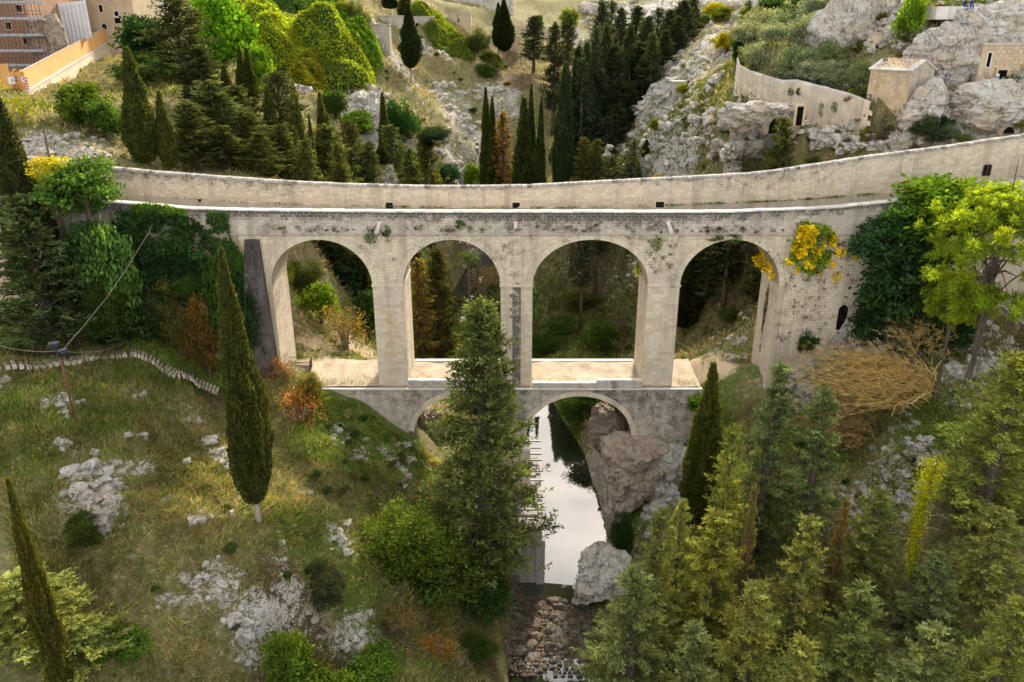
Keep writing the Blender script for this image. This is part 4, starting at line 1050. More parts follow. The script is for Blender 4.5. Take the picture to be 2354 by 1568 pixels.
def broad(x, y, Y, rx, ry, label, proto=None, color=(0.07, 0.12, 0.025), group=None, name='broadleaf_tree', cat='tree', trunk=None, ground=True):
    """rounded crown whose middle is seen at (x, y); rx, ry in frame units"""
    if cat == 'shrub' and Y > 79.5 and 'hanging' not in label: Y = float(hit(x, y + ry*0.85, 80)[1])
    t = W(x, y, Y); g = float(ground_z(t[0], t[1])) - 0.2
    crown, tr = proto or BRD[random.randrange(len(BRD))]; tr = trunk or tr
    k = Y/FPX; RX, RZ = rx*k*1.32, ry*k*1.32
    cz = t[2] - g
    if cz < RZ*0.3: cz = RZ*0.3
    if cat == 'shrub' and cz > RZ*0.8 and cz < RZ*3.2:
        top = cz + RZ*0.9; cz, RZ = top*0.5, top*0.56
    e = tag(empty(name, (t[0], Y, g), random.uniform(0, 6.28)), label, cat, group)
    crown_of(crown, e, color, loc=(0, 0, cz), scale=(RX, RX, RZ))
    tw = min(RX, 3.5)*(0.6 if name == 'olive_tree' else 1.0)
    tk = ob('trunk', tr, e, loc=(0, 0, cz), scale=(tw, tw, min(RZ, cz/0.95)))
    if cz > RZ*0.95:
        if 'pole' not in PROTO:
            mb = MB(); mb.tube([(0, 0, -0.1), (0.3, 0.1, 0.5), (0, 0, 1.0)], [1.3, 1.0, 0.9], 8); PROTO['pole'] = mb.mesh('bole', M['bark'], True)
        ob('bole', PROTO['pole'], e, scale=(tw*0.075, tw*0.075, cz - RZ*0.75))
    return e
# ---------------------------------------------------------------- trees
DKC, MDC = (0.050, 0.068, 0.020), (0.072, 0.092, 0.026)
# near cypresses
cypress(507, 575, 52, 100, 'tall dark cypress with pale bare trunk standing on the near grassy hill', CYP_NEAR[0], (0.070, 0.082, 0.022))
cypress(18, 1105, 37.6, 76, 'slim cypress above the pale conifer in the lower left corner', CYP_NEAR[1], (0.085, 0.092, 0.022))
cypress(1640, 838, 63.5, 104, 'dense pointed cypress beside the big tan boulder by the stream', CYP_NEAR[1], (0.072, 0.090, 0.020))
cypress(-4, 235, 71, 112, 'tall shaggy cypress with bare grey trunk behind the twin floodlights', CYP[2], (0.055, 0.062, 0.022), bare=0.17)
# near loose conifers on the right bank
P1, P2, P3, P4 = (0.215, 0.240, 0.068), (0.250, 0.270, 0.056), (0.180, 0.215, 0.078), (0.215, 0.24, 0.058)
for x, y, Y, w, lab, pr, c in (
    (1794, 838, 58, 185, 'grey-green conifer with two-stage tip standing left of the dry reeds', 1, P3),
    (1901, 890, 57, 160, 'narrow grey-green conifer in front of the dry reeds', 2, P3),
    (1688, 980, 56, 170, 'bright green conifer touching the dense pointed cypress', 0, P2),
    (1568, 1152, 54, 110, 'small pale conifer peeking over the rocks beside the pool', 2, P1),
    (1522, 1172, 50, 190, 'broad green conifer overhanging the stony stream', 0, P1),
    (1651, 1176, 50.5, 250, 'large olive-green conifer in the middle of the near right bank', 1, P2),
    (1466, 1300, 47, 290, 'big grey-green conifer at the bottom edge beside the stream stones', 0, P3),
    (1863, 1188, 48, 200, 'conifer with a blunt pale tuft for a tip', 1, P1),
    (2022, 1130, 50, 190, 'conifer with a long thin bare-necked tip above the scattered rocks', 2, P1),
    (2159, 1272, 45.5, 170, 'small blue-green conifer below the mossy leaning trunk', 2, P3),
    (2304, 1170, 47, 240, 'full conifer at the right edge behind the mossy leaning trunk', 0, P1),
    (2352, 815, 52, 340, 'very large conifer reaching up the right edge of the slope', 0, P2),
    (2350, 1380, 38, 270, 'bright yellow-green conifer in the lower right corner', 0, P4),
    (1985, 1345, 43.5, 240, 'shaggy conifer along the bottom edge below the thin-tipped one', 1, P1),
    (1742, 1340, 44.5, 250, 'wide conifer along the bottom edge right of the big grey-green one', 0, P1),
    (1600, 1440, 42, 250, 'low conifer cut by the bottom edge above the stream bend', 1, P3),
    (1850, 1470, 39.5, 260, 'olive conifer at the bottom edge between two wider ones', 0, P1),
    (2150, 1440, 40, 260, 'dark conifer at the bottom edge near the right corner', 1, P3),
    (40, 1320, 41, 360, 'pale yellow-green conifer filling the lower left corner', 0, P4),
    (165, 1440, 40, 260, 'second yellow-green conifer right of the corner one at lower left', 1, P4)):
    conifer(x, y, Y, w, lab, CON_NEAR[pr], c)
conifer(1105, 690, 61.5, 305, 'huge dark conifer rising from the stream bank before the lower arches', CON_TALL, (0.105, 0.138, 0.046))
conifer(1945, 1150, 50, 46, 'thin yellowing dead conifer between the green ones on the right bank', CON[3], (0.20, 0.165, 0.05))
conifer(1735, 1120, 51, 46, 'bare rusty conifer stem between the olive conifer and the blunt-tipped one', CON[3], (0.19, 0.155, 0.05))
conifer(40, 455, 67, 210, 'dark spreading conifer at the left edge below the shaggy cypress', CON[0], (0.078, 0.105, 0.040))
conifer(248, 655, 69, 120, 'low dark conifer beside the steps under the fig trees', CON[0], (0.055, 0.085, 0.022))
# left bank behind the parapet: cypresses
for x, y, Y, w, lab in (
    (290, 112, 88, 68, 'tall twin-stemmed cypress just behind the left end of the parapet'),
    (363, 210, 89, 40, 'slimmer cypress right of the twin-stemmed one behind the parapet'),
    (514, 150, 118, 40, 'pointed cypress standing before the ivy-clad tree behind the parapet'),
    (548, 107, 128, 32, 'left of two close cypress tips under the ivy slope'),
    (565, 111, 127, 34, 'right of two close cypress tips under the ivy slope'),
    (613, 200, 112, 48, 'stout cypress among loose conifers under the ivy slope'),
    (672, 192, 122, 40, 'cypress below the pale rock face at the foot of the ivy'),
    (680, 224, 112, 38, 'cypress standing before the one below the pale rock face'),
    (734, 217, 125, 40, 'cypress against the dry slope right of the pale rock face'),
    (750, 262, 124, 30, 'short cypress leaning on the one against the dry slope'),
    (710, 268, 110, 24, 'needle-thin cypress before the dry slope'),
    (682, 303, 101, 26, 'small dark cypress low behind the parapet left of the drain'),
    (878, 215, 150, 34, 'slender cypress before the white rock face on the left bank'),
    (875, 346, 140, 44, 'short bushy cypress just behind the parapet over the second arch'),
    (895, -22, 228, 36, 'high cypress with long bare trunk at the farmhouse wall'),
    (930, -25, 236, 34, 'cypress partly hidden behind the tallest one on the hill'),
    (937, 8, 194, 42, 'tallest cypress on the dry hill with a pale bare trunk'),
    (1145, 8, 236, 28, 'left of the cypress pair on the far ridge'),
    (1158, 0, 233, 38, 'right of the cypress pair on the far ridge'),
    (1116, 207, 172, 32, 'left of two tall cypresses rising behind the middle of the parapet'),
    (1131, 227, 171, 34, 'right of two tall cypresses rising behind the middle of the parapet'),
    (1204, 226, 165, 56, 'broad dark cypress behind the parapet over the middle pier'),
    (1221, 197, 168, 28, 'sharp cypress tip between the broad one and its thin neighbour'),
    (1244, 226, 164, 27, 'thin cypress right of the broad one over the middle pier'),
    (1299, 148, 165, 54, 'very tall blue-green cypress at the mouth of the wooded gorge'),
    (1308, 166, 164, 40, 'cypress merged into the right side of the very tall blue-green one'),
    (1321, 145, 168, 24, 'thin cypress just right of the very tall blue-green one'),
    (1297, 345, 149, 32, 'small bright cypress standing close behind the parapet before the gorge'),
    (1317, 341, 149, 28, 'loose small cypress right of the bright one before the gorge'),
    (1485, 337, 136, 24, 'right of two little cypresses against the rocky slope'),
    (1463, 365, 135, 36, 'left bushier of two little cypresses against the rocky slope'),
    (1422, 397, 139, 18, 'tiny cypress tip poking over the parapet before the rocky slope'),
    (1349, 100, 172, 52, 'dark cypress at the left edge of the gorge wood'),
    (1439, 129, 176, 34, 'narrow cypress in the middle of the gorge wood')):
    bare = {895: 0.42, 937: 0.16, 1145: 0.22, 1158: 0.20}.get(x, 0.0)
    col = (0.044, 0.066, 0.028) if x > 1290 and Y > 120 else (DKC if Y > 150 else MDC)
    if bare: col = (0.030, 0.042, 0.016)
    cypress(x, y, Y, w, lab, None, col, 'cypresses behind the bridge', bare)
# left bank: loose conifers
for x, y, Y, w, lab, pr, c in (
    (397, -8, 120, 165, 'big dark open-branched conifer beside the ivy-clad tree at upper left', 2, (0.058, 0.075, 0.030)),
    (478, 188, 101, 165, 'wide olive-brown conifer behind the left parapet', 0, (0.088, 0.105, 0.036)),
    (537, 200, 108, 120, 'olive conifer overlapping the wide one behind the left parapet', 1, (0.085, 0.102, 0.036)),
    (634, 166, 116, 140, 'tall brownish conifer between the cypresses under the ivy slope', 2, (0.080, 0.090, 0.034)),
    (640, 290, 104, 110, 'low conifer just behind the parapet left of the small dark cypress', 1, (0.080, 0.098, 0.032)),
    (746, 290, 118, 130, 'bright olive conifer behind the parapet over the first arch', 0, (0.112, 0.130, 0.034)),
    (800, 279, 130, 100, 'thin-crowned conifer with a visible stem right of the bright olive one', 2, (0.095, 0.108, 0.034)),
    (897, 290, 145, 74, 'tall narrow conifer behind the parapet over the second arch', 3, (0.085, 0.105, 0.032)),
    (976, 301, 150, 90, 'pointed yellowish conifer behind the parapet right of the narrow one', 0, (0.110, 0.120, 0.032)),
    (430, 235, 93, 110, 'olive conifer right of the slimmer cypress behind the parapet', 1, (0.075, 0.092, 0.032)),
    (505, 290, 94, 110, 'low spreading conifer close behind the left parapet', 0, (0.085, 0.105, 0.036)),
    (560, 255, 99, 100, 'mid-green conifer between wide olive conifer and stout cypress', 1, (0.080, 0.100, 0.034)),
    (595, 305, 95, 90, 'small conifer behind the parapet below the stout cypress', 0, (0.090, 0.105, 0.034)),
    (700, 325, 100, 80, 'shaggy low conifer behind the parapet at the needle-thin cypress', 1, (0.085, 0.100, 0.034)),
    (775, 335, 108, 85, 'dense low conifer behind the parapet over the first arch', 0, (0.095, 0.115, 0.034)),
    (845, 330, 128, 70, 'dull green conifer left of the short bushy cypress', 1, (0.080, 0.098, 0.034)),
    (940, 345, 135, 70, 'squat conifer behind the parapet left of the yellowish one', 0, (0.085, 0.105, 0.032)),
    (455, 110, 118, 90, 'dark conifer against the right side of the big open-branched one', 0, (0.060, 0.078, 0.030)),
    (1155, 262, 170, 56, 'rust-brown half-dead conifer between the cypress groups', 3, (0.15, 0.10, 0.035)),
    (1344, 319, 146, 48, 'left of two feathery green conifers before the rocky slope', 3, (0.105, 0.105, 0.030)),
    (1373, 322, 145, 44, 'right of two feathery green conifers before the rocky slope', 3, (0.085, 0.090, 0.030)),
    (1391, 360, 143, 30, 'little feathery conifer beside the pair before the rocky slope', 3, (0.075, 0.085, 0.030)),
    (1803, 276, 100, 100, 'green conifer with pointed tip before the cave house on the right', 0, (0.085, 0.105, 0.035)),
    (1985, 360, 90, 30, 'sapling conifer before the rocks behind the right parapet', 3, (0.08, 0.10, 0.03)),
    (1692, 345, 116, 26, 'thin dark conifer against the pale cliff behind the parapet', 3, (0.07, 0.08, 0.03)),
    (1227, 38, 235, 64, 'open pine-like conifer on the far dry slope', 2, (0.040, 0.050, 0.026)),
    (1275, 55, 205, 62, 'ragged conifer where the dry slope meets the gorge wood', 2, (0.040, 0.050, 0.026)),
    (1305, 35, 225, 58, 'pale-topped conifer beside the ruined pillar on the far slope', 2, (0.070, 0.080, 0.030))):
    conifer(x, y, Y, w, lab, CON[pr], c, 'conifers behind the bridge')
# gorge wood
k = 0
for x, y, Y, w in ((1385,5,215,66),(1413,107,178,84),(1471,99,180,84),(1428,21,210,60),(1466,16,215,66),(1490,40,190,56),(1514,21,205,62),(1541,24,195,60),
                   (1573,2,200,80),(1592,-5,215,60),(1407,5,222,44),(1450,60,185,50),(1395,60,180,60),(1370,70,175,50),(1340,140,165,50),(1500,80,175,54),(1530,70,180,50),
                   (1330,110,168,56),(1360,165,174,60),(1385,175,172,60),(1425,180,172,60),(1452,190,174,56),(1480,140,176,50),(1560,40,190,46),(1345,230,170,50),(1365,250,166,54),(1395,270,163,50),(1420,240,166,56),(1445,250,168,50)):
    conifer(x, y, Y, w, 'dark blue-green conifer in the dense wood filling the gorge', CON[(0, 1, 3, 0)[k % 4]], (0.046, 0.064, 0.034) if k % 3 else (0.058, 0.074, 0.034), 'conifers of the gorge wood'); k += 1
# trees seen through the upper arches
for x, yb, Y, top, w, pr, lab in (
    (1334, 754, 124, 40, 90, 0, 'tree with pale bare trunk seen through the third upper arch'),
    (1366, 706, 132, 40, 80, 0, 'second bare-trunked tree seen through the third upper arch'),
    (1392, 690, 136, 40, 70, 1, 'dark-trunked tree at the back of the third upper arch'),
    (1424, 698, 134, 40, 70, 1, 'slim tree seen near the right side of the third upper arch'),
    (1437, 706, 131, 40, 70, 0, 'tree closest to the right jamb of the third upper arch'),
    (1310, 690, 136, 40, 90, 0, 'bushy tree by the rock face in the third upper arch'),
    (1606, 754, 112, 40, 90, 1, 'thick-trunked dark tree in the fourth upper arch'),
    (1654, 770, 109, 40, 110, 1, 'tall tree with dark straight trunk in the middle of the fourth upper arch'),
    (1700, 735, 101, 40, 70, 0, 'smaller tree at the right of the fourth upper arch')):
    X = W(x, yb, Y)[0]; g = float(ground_z(X, Y))
    while g > 19 and Y > 88: Y -= 1.5; X = W(x, yb, Y)[0]; g = float(ground_z(X, Y))
    pr_ = CON_BARE[pr]; e = tag(empty('conifer_tree', (X, Y, g - .2), x*1.0), lab, 'tree', 'trees behind the upper arches')
    r = 0.5*w/FPX*Y/pr_[3]; h = random.uniform(0.95, 1.1)*(1.0 if g < 16 else 0.85)
    crown_of(pr_[0], e, (0.056, 0.070, 0.030), scale=(r*1.2, r*1.2, h)); ob('trunk', pr_[1], e, scale=(0.8, 0.8, h))
cypress(1590, 560, 104, 75, 'dense dark cypress filling the left side of the fourth upper arch', CYP[0], (0.030, 0.038, 0.016), sink=0.2)
conifer(1003, 575, 108, 110, 'dark leaning tree seen through the second upper arch', CON[0], (0.085, 0.085, 0.03))
conifer(960, 600, 104, 70, 'yellow-brown thin tree beside the left jamb of the second upper arch', CON[3], (0.19, 0.14, 0.04))
conifer(1122, 770, 80.5, 60, 'young conifer behind the sandy terrace seen through the second upper arch', CON[3], (0.06, 0.09, 0.04))
conifer(750, 560, 112, 120, 'dark conifer at the back of the first upper arch', CON[0], (0.045, 0.055, 0.025))
conifer(690, 570, 105, 100, 'dark conifer behind the left jamb of the first upper arch', CON[1], (0.05, 0.06, 0.025))
conifer(820, 565, 118, 110, 'dark conifer behind the right side of the first upper arch', CON[0], (0.045, 0.055, 0.025))

for i, (x, y, Y, w) in enumerate(((1250, 565, 146, 80), (1285, 555, 142, 80), (1380, 555, 144, 80), (1450, 560, 140, 80), (1475, 565, 146, 70), (1330, 550, 146, 90),
                                   (1580, 565, 106, 80), (1625, 560, 104, 90), (1680, 565, 103, 90), (1745, 600, 97, 70), (1410, 555, 146, 80))):
    conifer(x, y, Y, w, 'dark conifer massed behind the right-hand upper arches', CON_BARE[i % 2] if x < 1500 else CON[i % 2], (0.060, 0.076, 0.032), 'dark conifers massed behind the upper arches')
for i, (x, y, Y, w) in enumerate(((660, 565, 95, 80), (715, 555, 99, 90), (770, 550, 103, 100), (830, 560, 104, 90), (860, 600, 100, 60), (720, 555, 120, 100), (780, 560, 124, 110), (845, 575, 122, 80), (955, 570, 116, 70))):
    conifer(x, y, Y, w, 'olive-green conifer massed behind the left-hand upper arches', CON[i % 2], (0.060, 0.072, 0.028), 'olive conifers massed behind the upper arches')
# broadleaf trees and shrubs
GR, BG, DG = (0.075, 0.135, 0.022), (0.15, 0.23, 0.022), (0.030, 0.062, 0.026)
for x, y, Y, rx, ry, lab, pr, c in (
    (195, 440, 70.6, 82, 66, 'glossy fig tree in front of the left end of the parapet', BRD[0], (0.085, 0.165, 0.030)),
    (120, 400, 70.5, 50, 40, 'yellow-leaved top of shrub beside the shaggy cypress', BRD[3], (0.42, 0.36, 0.030)),
    (255, 545, 70.3, 70, 70, 'green fig thicket below the glossy fig tree', BRD[1], (0.085, 0.17, 0.042)),
    (195, 590, 70, 60, 90, 'dark leafy tree with rusty leaves beside the shaggy cypress', BRD[2], (0.055, 0.11, 0.034)),
    (255, 690, 68.5, 60, 60, 'dark shrub above the bend of the steps', FIN[0], (0.045, 0.085, 0.022)),
    (180, 690, 70, 60, 60, 'blue-green shrub behind the trunk of the shaggy cypress', BRD[2], (0.035, 0.085, 0.045)),
    (325, 690, 71, 50, 50, 'mixed green shrub under the ivy wall left of the rusty one', FIN[1], (0.05, 0.09, 0.03)),
    (395, 695, 71, 55, 45, 'rust and green shrub under the ivy wall', FIN[2], (0.10, 0.09, 0.025)),
    (460, 720, 71, 55, 50, 'orange-brown shrub under the abutment ivy', FIN[0], (0.13, 0.085, 0.025)),
    (540, 720, 71, 45, 90, 'dark green shrub squeezed against the dark buttress', BRD[1], (0.035, 0.07, 0.025)),
    (440, 660, 71.3, 45, 45, 'green shrub at the foot of the ivy-covered wall', FIN[1], (0.05, 0.095, 0.022)),
    (500, 640, 71.6, 50, 60, 'dense green shrub between ivy wall and tall near cypress', BRD[3], (0.04, 0.08, 0.02)),
    (640, 870, 72, 50, 45, 'rusty bush beside the black metal landing', SPA[0], (0.22, 0.095, 0.035)),
    (690, 990, 68, 62, 78, 'russet leafless bush on the slope below the landing', SPA[1], (0.24, 0.125, 0.05)),
    (620, 960, 68, 40, 60, 'brown-green thicket right of the tall near cypress', SPA[0], (0.12, 0.11, 0.04)),
    (700, 900, 70.5, 40, 45, 'green and russet bush below the landing edge', FIN[0], (0.12, 0.12, 0.03)),
    (500, 945, 67, 45, 40, 'grey-brown bush below the last steps', SPA[1], (0.14, 0.10, 0.06)),
    (790, 745, 88, 62, 62, 'round russet shrub with many stems seen through the first arch', SPA[0], (0.17, 0.13, 0.035)),
    (735, 700, 96, 40, 50, 'bright green bush seen through the first arch', BRD[0], (0.12, 0.20, 0.02)),
    (805, 635, 104, 62, 60, 'dark green rounded tree seen through the first arch', BRD[1], (0.03, 0.075, 0.028)),
    (700, 640, 100, 45, 60, 'olive bush behind the first arch beside the abutment', FIN[1], (0.06, 0.09, 0.03)),
    (845, 720, 98, 30, 60, 'dark bush beside the first pier behind the first arch', BRD[2], (0.035, 0.07, 0.025)),
    (1000, 740, 98, 60, 60, 'tangled green shrub by the stream in the second arch', FIN[0], (0.055, 0.10, 0.025)),
    (980, 790, 90, 45, 40, 'green bramble at the foot of the second arch', FIN[1], (0.07, 0.13, 0.03)),
    (1110, 650, 118, 50, 45, 'tan-brown bush above the stream in the second arch', SPA[1], (0.20, 0.145, 0.08)),
    (1130, 720, 104, 40, 50, 'dark bush beside the middle pier in the second arch', BRD[1], (0.045, 0.08, 0.03)),
    (1060, 797, 83, 16, 12, 'yellow broom in flower behind the sandy terrace', BRD[3], (0.62, 0.52, 0.01)),
    (1250, 790, 92, 45, 30, 'green bramble behind the terrace in the third arch', FIN[2], (0.05, 0.10, 0.025)),
    (1380, 770, 95, 45, 30, 'bright shrub behind the terrace in the third arch', FIN[0], (0.06, 0.12, 0.02)),
    (1430, 790, 90, 40, 25, 'low brown-green shrub at the right of the third arch', SPA[0], (0.10, 0.10, 0.03)),
    (1290, 750, 100, 40, 30, 'grassy shrub in the middle of the third arch', FIN[1], (0.06, 0.10, 0.025)),
    (1340, 690, 128, 40, 26, 'olive shrub below the bare trunks in the third arch', FIN[2], (0.11, 0.13, 0.04)),
    (1420, 740, 118, 36, 24, 'brownish shrub right of the bare trunks in the third arch', SPA[0], (0.16, 0.12, 0.06)),
    (1080, 760, 100, 40, 26, 'fresh green shrub beside the far stream in the second arch', FIN[0], (0.10, 0.18, 0.03)),
    (1680, 720, 98, 30, 26, 'olive shrub on the slope in the fourth arch', FIN[1], (0.09, 0.11, 0.04)),
    (1380, 920, 94, 70, 30, 'bramble thicket seen through the right lower arch', FIN[0], (0.05, 0.10, 0.022)),
    (1440, 945, 90, 50, 30, 'dark bramble above the boulder in the right lower arch', FIN[1], (0.04, 0.08, 0.02)),
    (1320, 935, 96, 50, 30, 'green bramble left in the right lower arch', FIN[2], (0.055, 0.11, 0.022)),
    (940, 1230, 57.5, 130, 95, 'large bright green tree on the bank left of the stream', FIN[0], (0.074, 0.118, 0.018)),
    (1020, 1310, 58, 130, 100, 'deep green tree merged below the huge dark conifer', FIN[2], (0.054, 0.088, 0.018)),
    (1090, 1370, 58, 110, 80, 'shady dark tree beside the stony stream bed', FIN[1], (0.042, 0.080, 0.020)),
    (900, 1320, 55, 70, 60, 'mid-green tree at the foot of the large bright one', FIN[1], (0.06, 0.11, 0.018)),
    (740, 1350, 50.5, 75, 80, 'dark grey-green thorn bush in the hollow of the near hill', FIN[1], (0.040, 0.052, 0.028)),
    (650, 1510, 43.5, 80, 70, 'bright leafy shrub cut by the bottom edge', BRD[0], (0.080, 0.135, 0.018)),
    (850, 1535, 46.5, 85, 50, 'yellow-green shrub at the bottom edge right of the bright one', BRD[3], (0.098, 0.155, 0.020)),
    (760, 1560, 43, 70, 45, 'low green shrub at the bottom edge between two brighter ones', BRD[1], (0.066, 0.115, 0.018)),
    (270, 1520, 41, 85, 50, 'loose yellow-green shrub right of the corner conifers', BRD[1], (0.10, 0.17, 0.022)),
    (190, 1210, 47, 55, 45, 'dark green shrub left of the lichened outcrop', FIN[1], (0.048, 0.075, 0.020)),
    (1000, 1490, 50.5, 75, 65, 'orange-leaved bush on the steep bank above the stream', SPA[0], (0.23, 0.125, 0.022)),
    (920, 1450, 50.5, 60, 45, 'yellowing bramble on the steep near bank', SPA[1], (0.17, 0.12, 0.03)),
    (1100, 1500, 52, 55, 50, 'dark bramble on the left edge of the stony stream', FIN[0], (0.05, 0.08, 0.018)),
    (2095, 640, 70.5, 100, 125, 'dark ivy-leaved tree against the right abutment', BRD[1], (0.036, 0.078, 0.026)),
    (2035, 560, 71.2, 70, 50, 'blue-green leafy crown touching the bridge right of the yellow vine', BRD[0], (0.042, 0.092, 0.034)),
    (2180, 480, 70.5, 125, 75, 'bright green tree rising over the right end of the parapet', BRD[2], (0.105, 0.185, 0.018)),
    (2080, 530, 70.3, 70, 55, 'mid-green tree between the bright one and the bridge', BRD[0], (0.05, 0.11, 0.024)),
    (2160, 760, 69, 80, 70, 'dark shrub under the ivy-leaved tree beside the reeds', BRD[1], (0.026, 0.06, 0.024)),
    (2000, 700, 71, 45, 40, 'small dark shrub beside the little arched doorway', BRD[3], (0.035, 0.07, 0.025)),
    (1850, 780, 73.5, 30, 35, 'ivy bush at the foot of the right abutment', BRD[3], (0.04, 0.085, 0.02)),
    (1610, 935, 71.5, 45, 30, 'young fig bush growing from the lower wall', BRD[0], (0.07, 0.13, 0.02)),
    (1610, 1000, 71, 30, 40, 'dark ivy bush between the lower wall and the pointed cypress', BRD[3], (0.03, 0.065, 0.02)),
    (1540, 1045, 71.5, 40, 14, 'low ivy at the foot of the right lower pier', BRD[3], (0.03, 0.07, 0.018)),
    (1420, 1210, 66.5, 38, 34, 'lush green bush at the water edge under the big tan boulder', FIN[0], (0.040, 0.090, 0.024)),
    (1360, 1340, 60.3, 42, 34, 'ivy mass hanging on the lower boulder at the pool end', BRD[3], (0.030, 0.060, 0.022)),
    (1100, 1395, 58, 30, 40, 'fern-green bush at the lower end of the quay', FIN[1], (0.05, 0.10, 0.03)),
    (1770, 660, 76, 12, 55, 'brownish plants hanging inside the fourth upper arch', FIN[1], (0.09, 0.08, 0.03)),
    (190, 245, 97, 55, 55, 'loose green tree on the slope below the orange hoarding', BRD[2], (0.085, 0.145, 0.020)),
    (235, 280, 94, 45, 40, 'lower half of the leafy thicket below the orange hoarding', BRD[0], (0.06, 0.11, 0.022)),
    (45, 250, 92, 50, 60, 'thin yellow-green tree at the left edge below the hoarding', SPA[0], (0.19, 0.22, 0.02)),
    (330, 95, 135, 55, 55, 'dark dense tree at the upper end of the boundary wall', BRD[2], (0.025, 0.065, 0.024)),
    (340, 160, 128, 60, 35, 'bright-leaved shrub below the dense tree by the boundary wall', BRD[0], (0.055, 0.13, 0.02)),
    (510, 85, 150, 65, 80, 'tree draped in bright ivy between dark conifer and ivy slope', BRD[0], (0.10, 0.22, 0.015)),
    (590, 170, 140, 35, 60, 'bright green shrub behind the close cypress tips', BRD[3], (0.10, 0.20, 0.015)),
    (770, 240, 140, 28, 35, 'dark yellow-flecked shrub beside the white rock face', BRD[1], (0.05, 0.09, 0.018)),
    (820, 290, 138, 40, 30, 'green shrub below the white rock face', BRD[0], (0.07, 0.14, 0.018)),
    (930, 290, 150, 48, 50, 'deep green ivy heap on the dry slope', FIN[0], (0.032, 0.090, 0.020)),
    (990, 310, 150, 50, 22, 'flat dark cedar-like tree on the dry slope', FIN[1], (0.030, 0.048, 0.024)),
    (930, 370, 120, 28, 22, 'dark shrub behind the parapet over the second arch', BRD[3], (0.045, 0.085, 0.02)),
    (1020, 400, 112, 35, 25, 'deep green shrub behind the parapet left of the tall cypresses', BRD[1], (0.025, 0.065, 0.03)),
    (1085, 405, 112, 22, 25, 'bright green shrub behind the parapet beside the tall cypresses', BRD[0], (0.13, 0.23, 0.02)),
    (1090, 105, 225, 26, 34, 'pollarded bush with upright shoots on the far ridge', FIN[2], (0.075, 0.100, 0.028)),
    (1115, 165, 215, 24, 16, 'pair of low green shrubs below the ridge cypresses', BRD[3], (0.05, 0.09, 0.02)),
    (820, 40, 205, 26, 28, 'grey-green bush beside the farmhouse slope', FIN[0], (0.09, 0.12, 0.035)),
    (790, 25, 205, 22, 22, 'yellowish bush left of the farmhouse', BRD[1], (0.14, 0.17, 0.02)),
    (1240, 55, 240, 10, 18, 'small round green bush on the far dry slope', BRD[3], (0.05, 0.09, 0.025)),
    (1310, 45, 225, 20, 26, 'pale green round tree beside the ruined pillar', BRD[1], (0.13, 0.16, 0.035)),
    (1670, 100, 150, 28, 24, 'yellow-green bush at the corner of the olive field wall', BRD[3], (0.24, 0.23, 0.02)),
    (1695, 115, 132, 16, 36, 'dark green shrub on the olive wall corner', BRD[1], (0.04, 0.09, 0.02)),
    (1700, 160, 122, 10, 30, 'ivy hanging on the end of the olive field wall', BRD[3], (0.09, 0.12, 0.02)),
    (1570, 205, 128, 16, 12, 'lime green bush beside the ruined hut on the rocky slope', BRD[3], (0.20, 0.24, 0.02)),
    (1548, 216, 122, 10, 12, 'small lime bush before the ruined hut', BRD[3], (0.20, 0.24, 0.02)),
    (1405, 275, 124, 18, 18, 'grey-green tuft tree at the gorge edge', FIN[1], (0.12, 0.135, 0.06)),
    (1505, 290, 108, 12, 16, 'upright green bush on the rocky slope', BRD[3], (0.12, 0.16, 0.02)),
    (1516, 408, 84, 16, 8, 'yellow flowering bush peeping over the parapet', BRD[3], (0.55, 0.48, 0.02)),
    (2095, 50, 109, 34, 52, 'green bush with yellow blooms on the pale cliff', BRD[0], (0.12, 0.20, 0.016)),
    (2130, 300, 94.5, 36, 30, 'left of the olive-green bushes under the chapel rock', FIN[0], (0.065, 0.10, 0.045)),
    (2165, 310, 93.5, 30, 24, 'right of the olive-green bushes under the chapel rock', FIN[2], (0.085, 0.12, 0.065)),
    (2150, 285, 96, 34, 24, 'dark bush behind the olive-green ones under the chapel rock', BRD[1], (0.03, 0.06, 0.022)),
    (2025, 290, 95, 26, 34, 'grey leafless bush beside the end of the olive wall', SPA[0], (0.12, 0.11, 0.07)),
    (2210, 320, 91, 20, 16, 'pale green tuft under the right-hand rocks', FIN[1], (0.16, 0.20, 0.07)),
    (2350, 275, 92, 16, 28, 'yellow-green bush at the right edge behind the parapet', BRD[3], (0.22, 0.24, 0.02)),
    (1780, 25, 165, 40, 30, 'dark green tree beside the house above the olive field', BRD[1], (0.03, 0.065, 0.02)),
    (1850, 25, 158, 45, 30, 'dark bushy tree behind the olive field', BRD[2], (0.035, 0.07, 0.022)),
    (1740, 30, 180, 30, 26, 'green bush left of the house above the olives', BRD[0], (0.08, 0.13, 0.02)),
    (1660, 40, 185, 24, 22, 'yellowish bush on the slope beyond the gorge', BRD[3], (0.13, 0.15, 0.02)),
    (1610, 50, 185, 26, 18, 'round dark bush above the rocky slope', BRD[1], (0.06, 0.10, 0.03)),
    (1640, 22, 205, 30, 14, 'yellow broom bank high above the gorge', BRD[3], (0.28, 0.26, 0.02))):
    sh = ('bush' in lab or 'shrub' in lab or 'bramble' in lab or 'ivy' in lab.split()[0] or 'plants' in lab or 'thicket' in lab or 'broom' in lab or 'tuft' in lab or 'low ivy' in lab or 'heap' in lab or 'mass' in lab)
    broad(x, y, Y, rx, ry, lab, pr, c, None, 'shrub' if sh else 'broadleaf_tree', 'shrub' if sh else 'tree', TWG if pr in SPA else None)
broad(2285, 600, 63.5, 125, 135, 'airy yellow-green pine with bare lower limbs at the right edge', PIN, (0.20, 0.27, 0.022), None, 'pine_tree')
broad(2195, 690, 64.5, 55, 60, 'low pine bough mass on the left of the airy pine', PIN, (0.19, 0.26, 0.022), None, 'pine_tree')
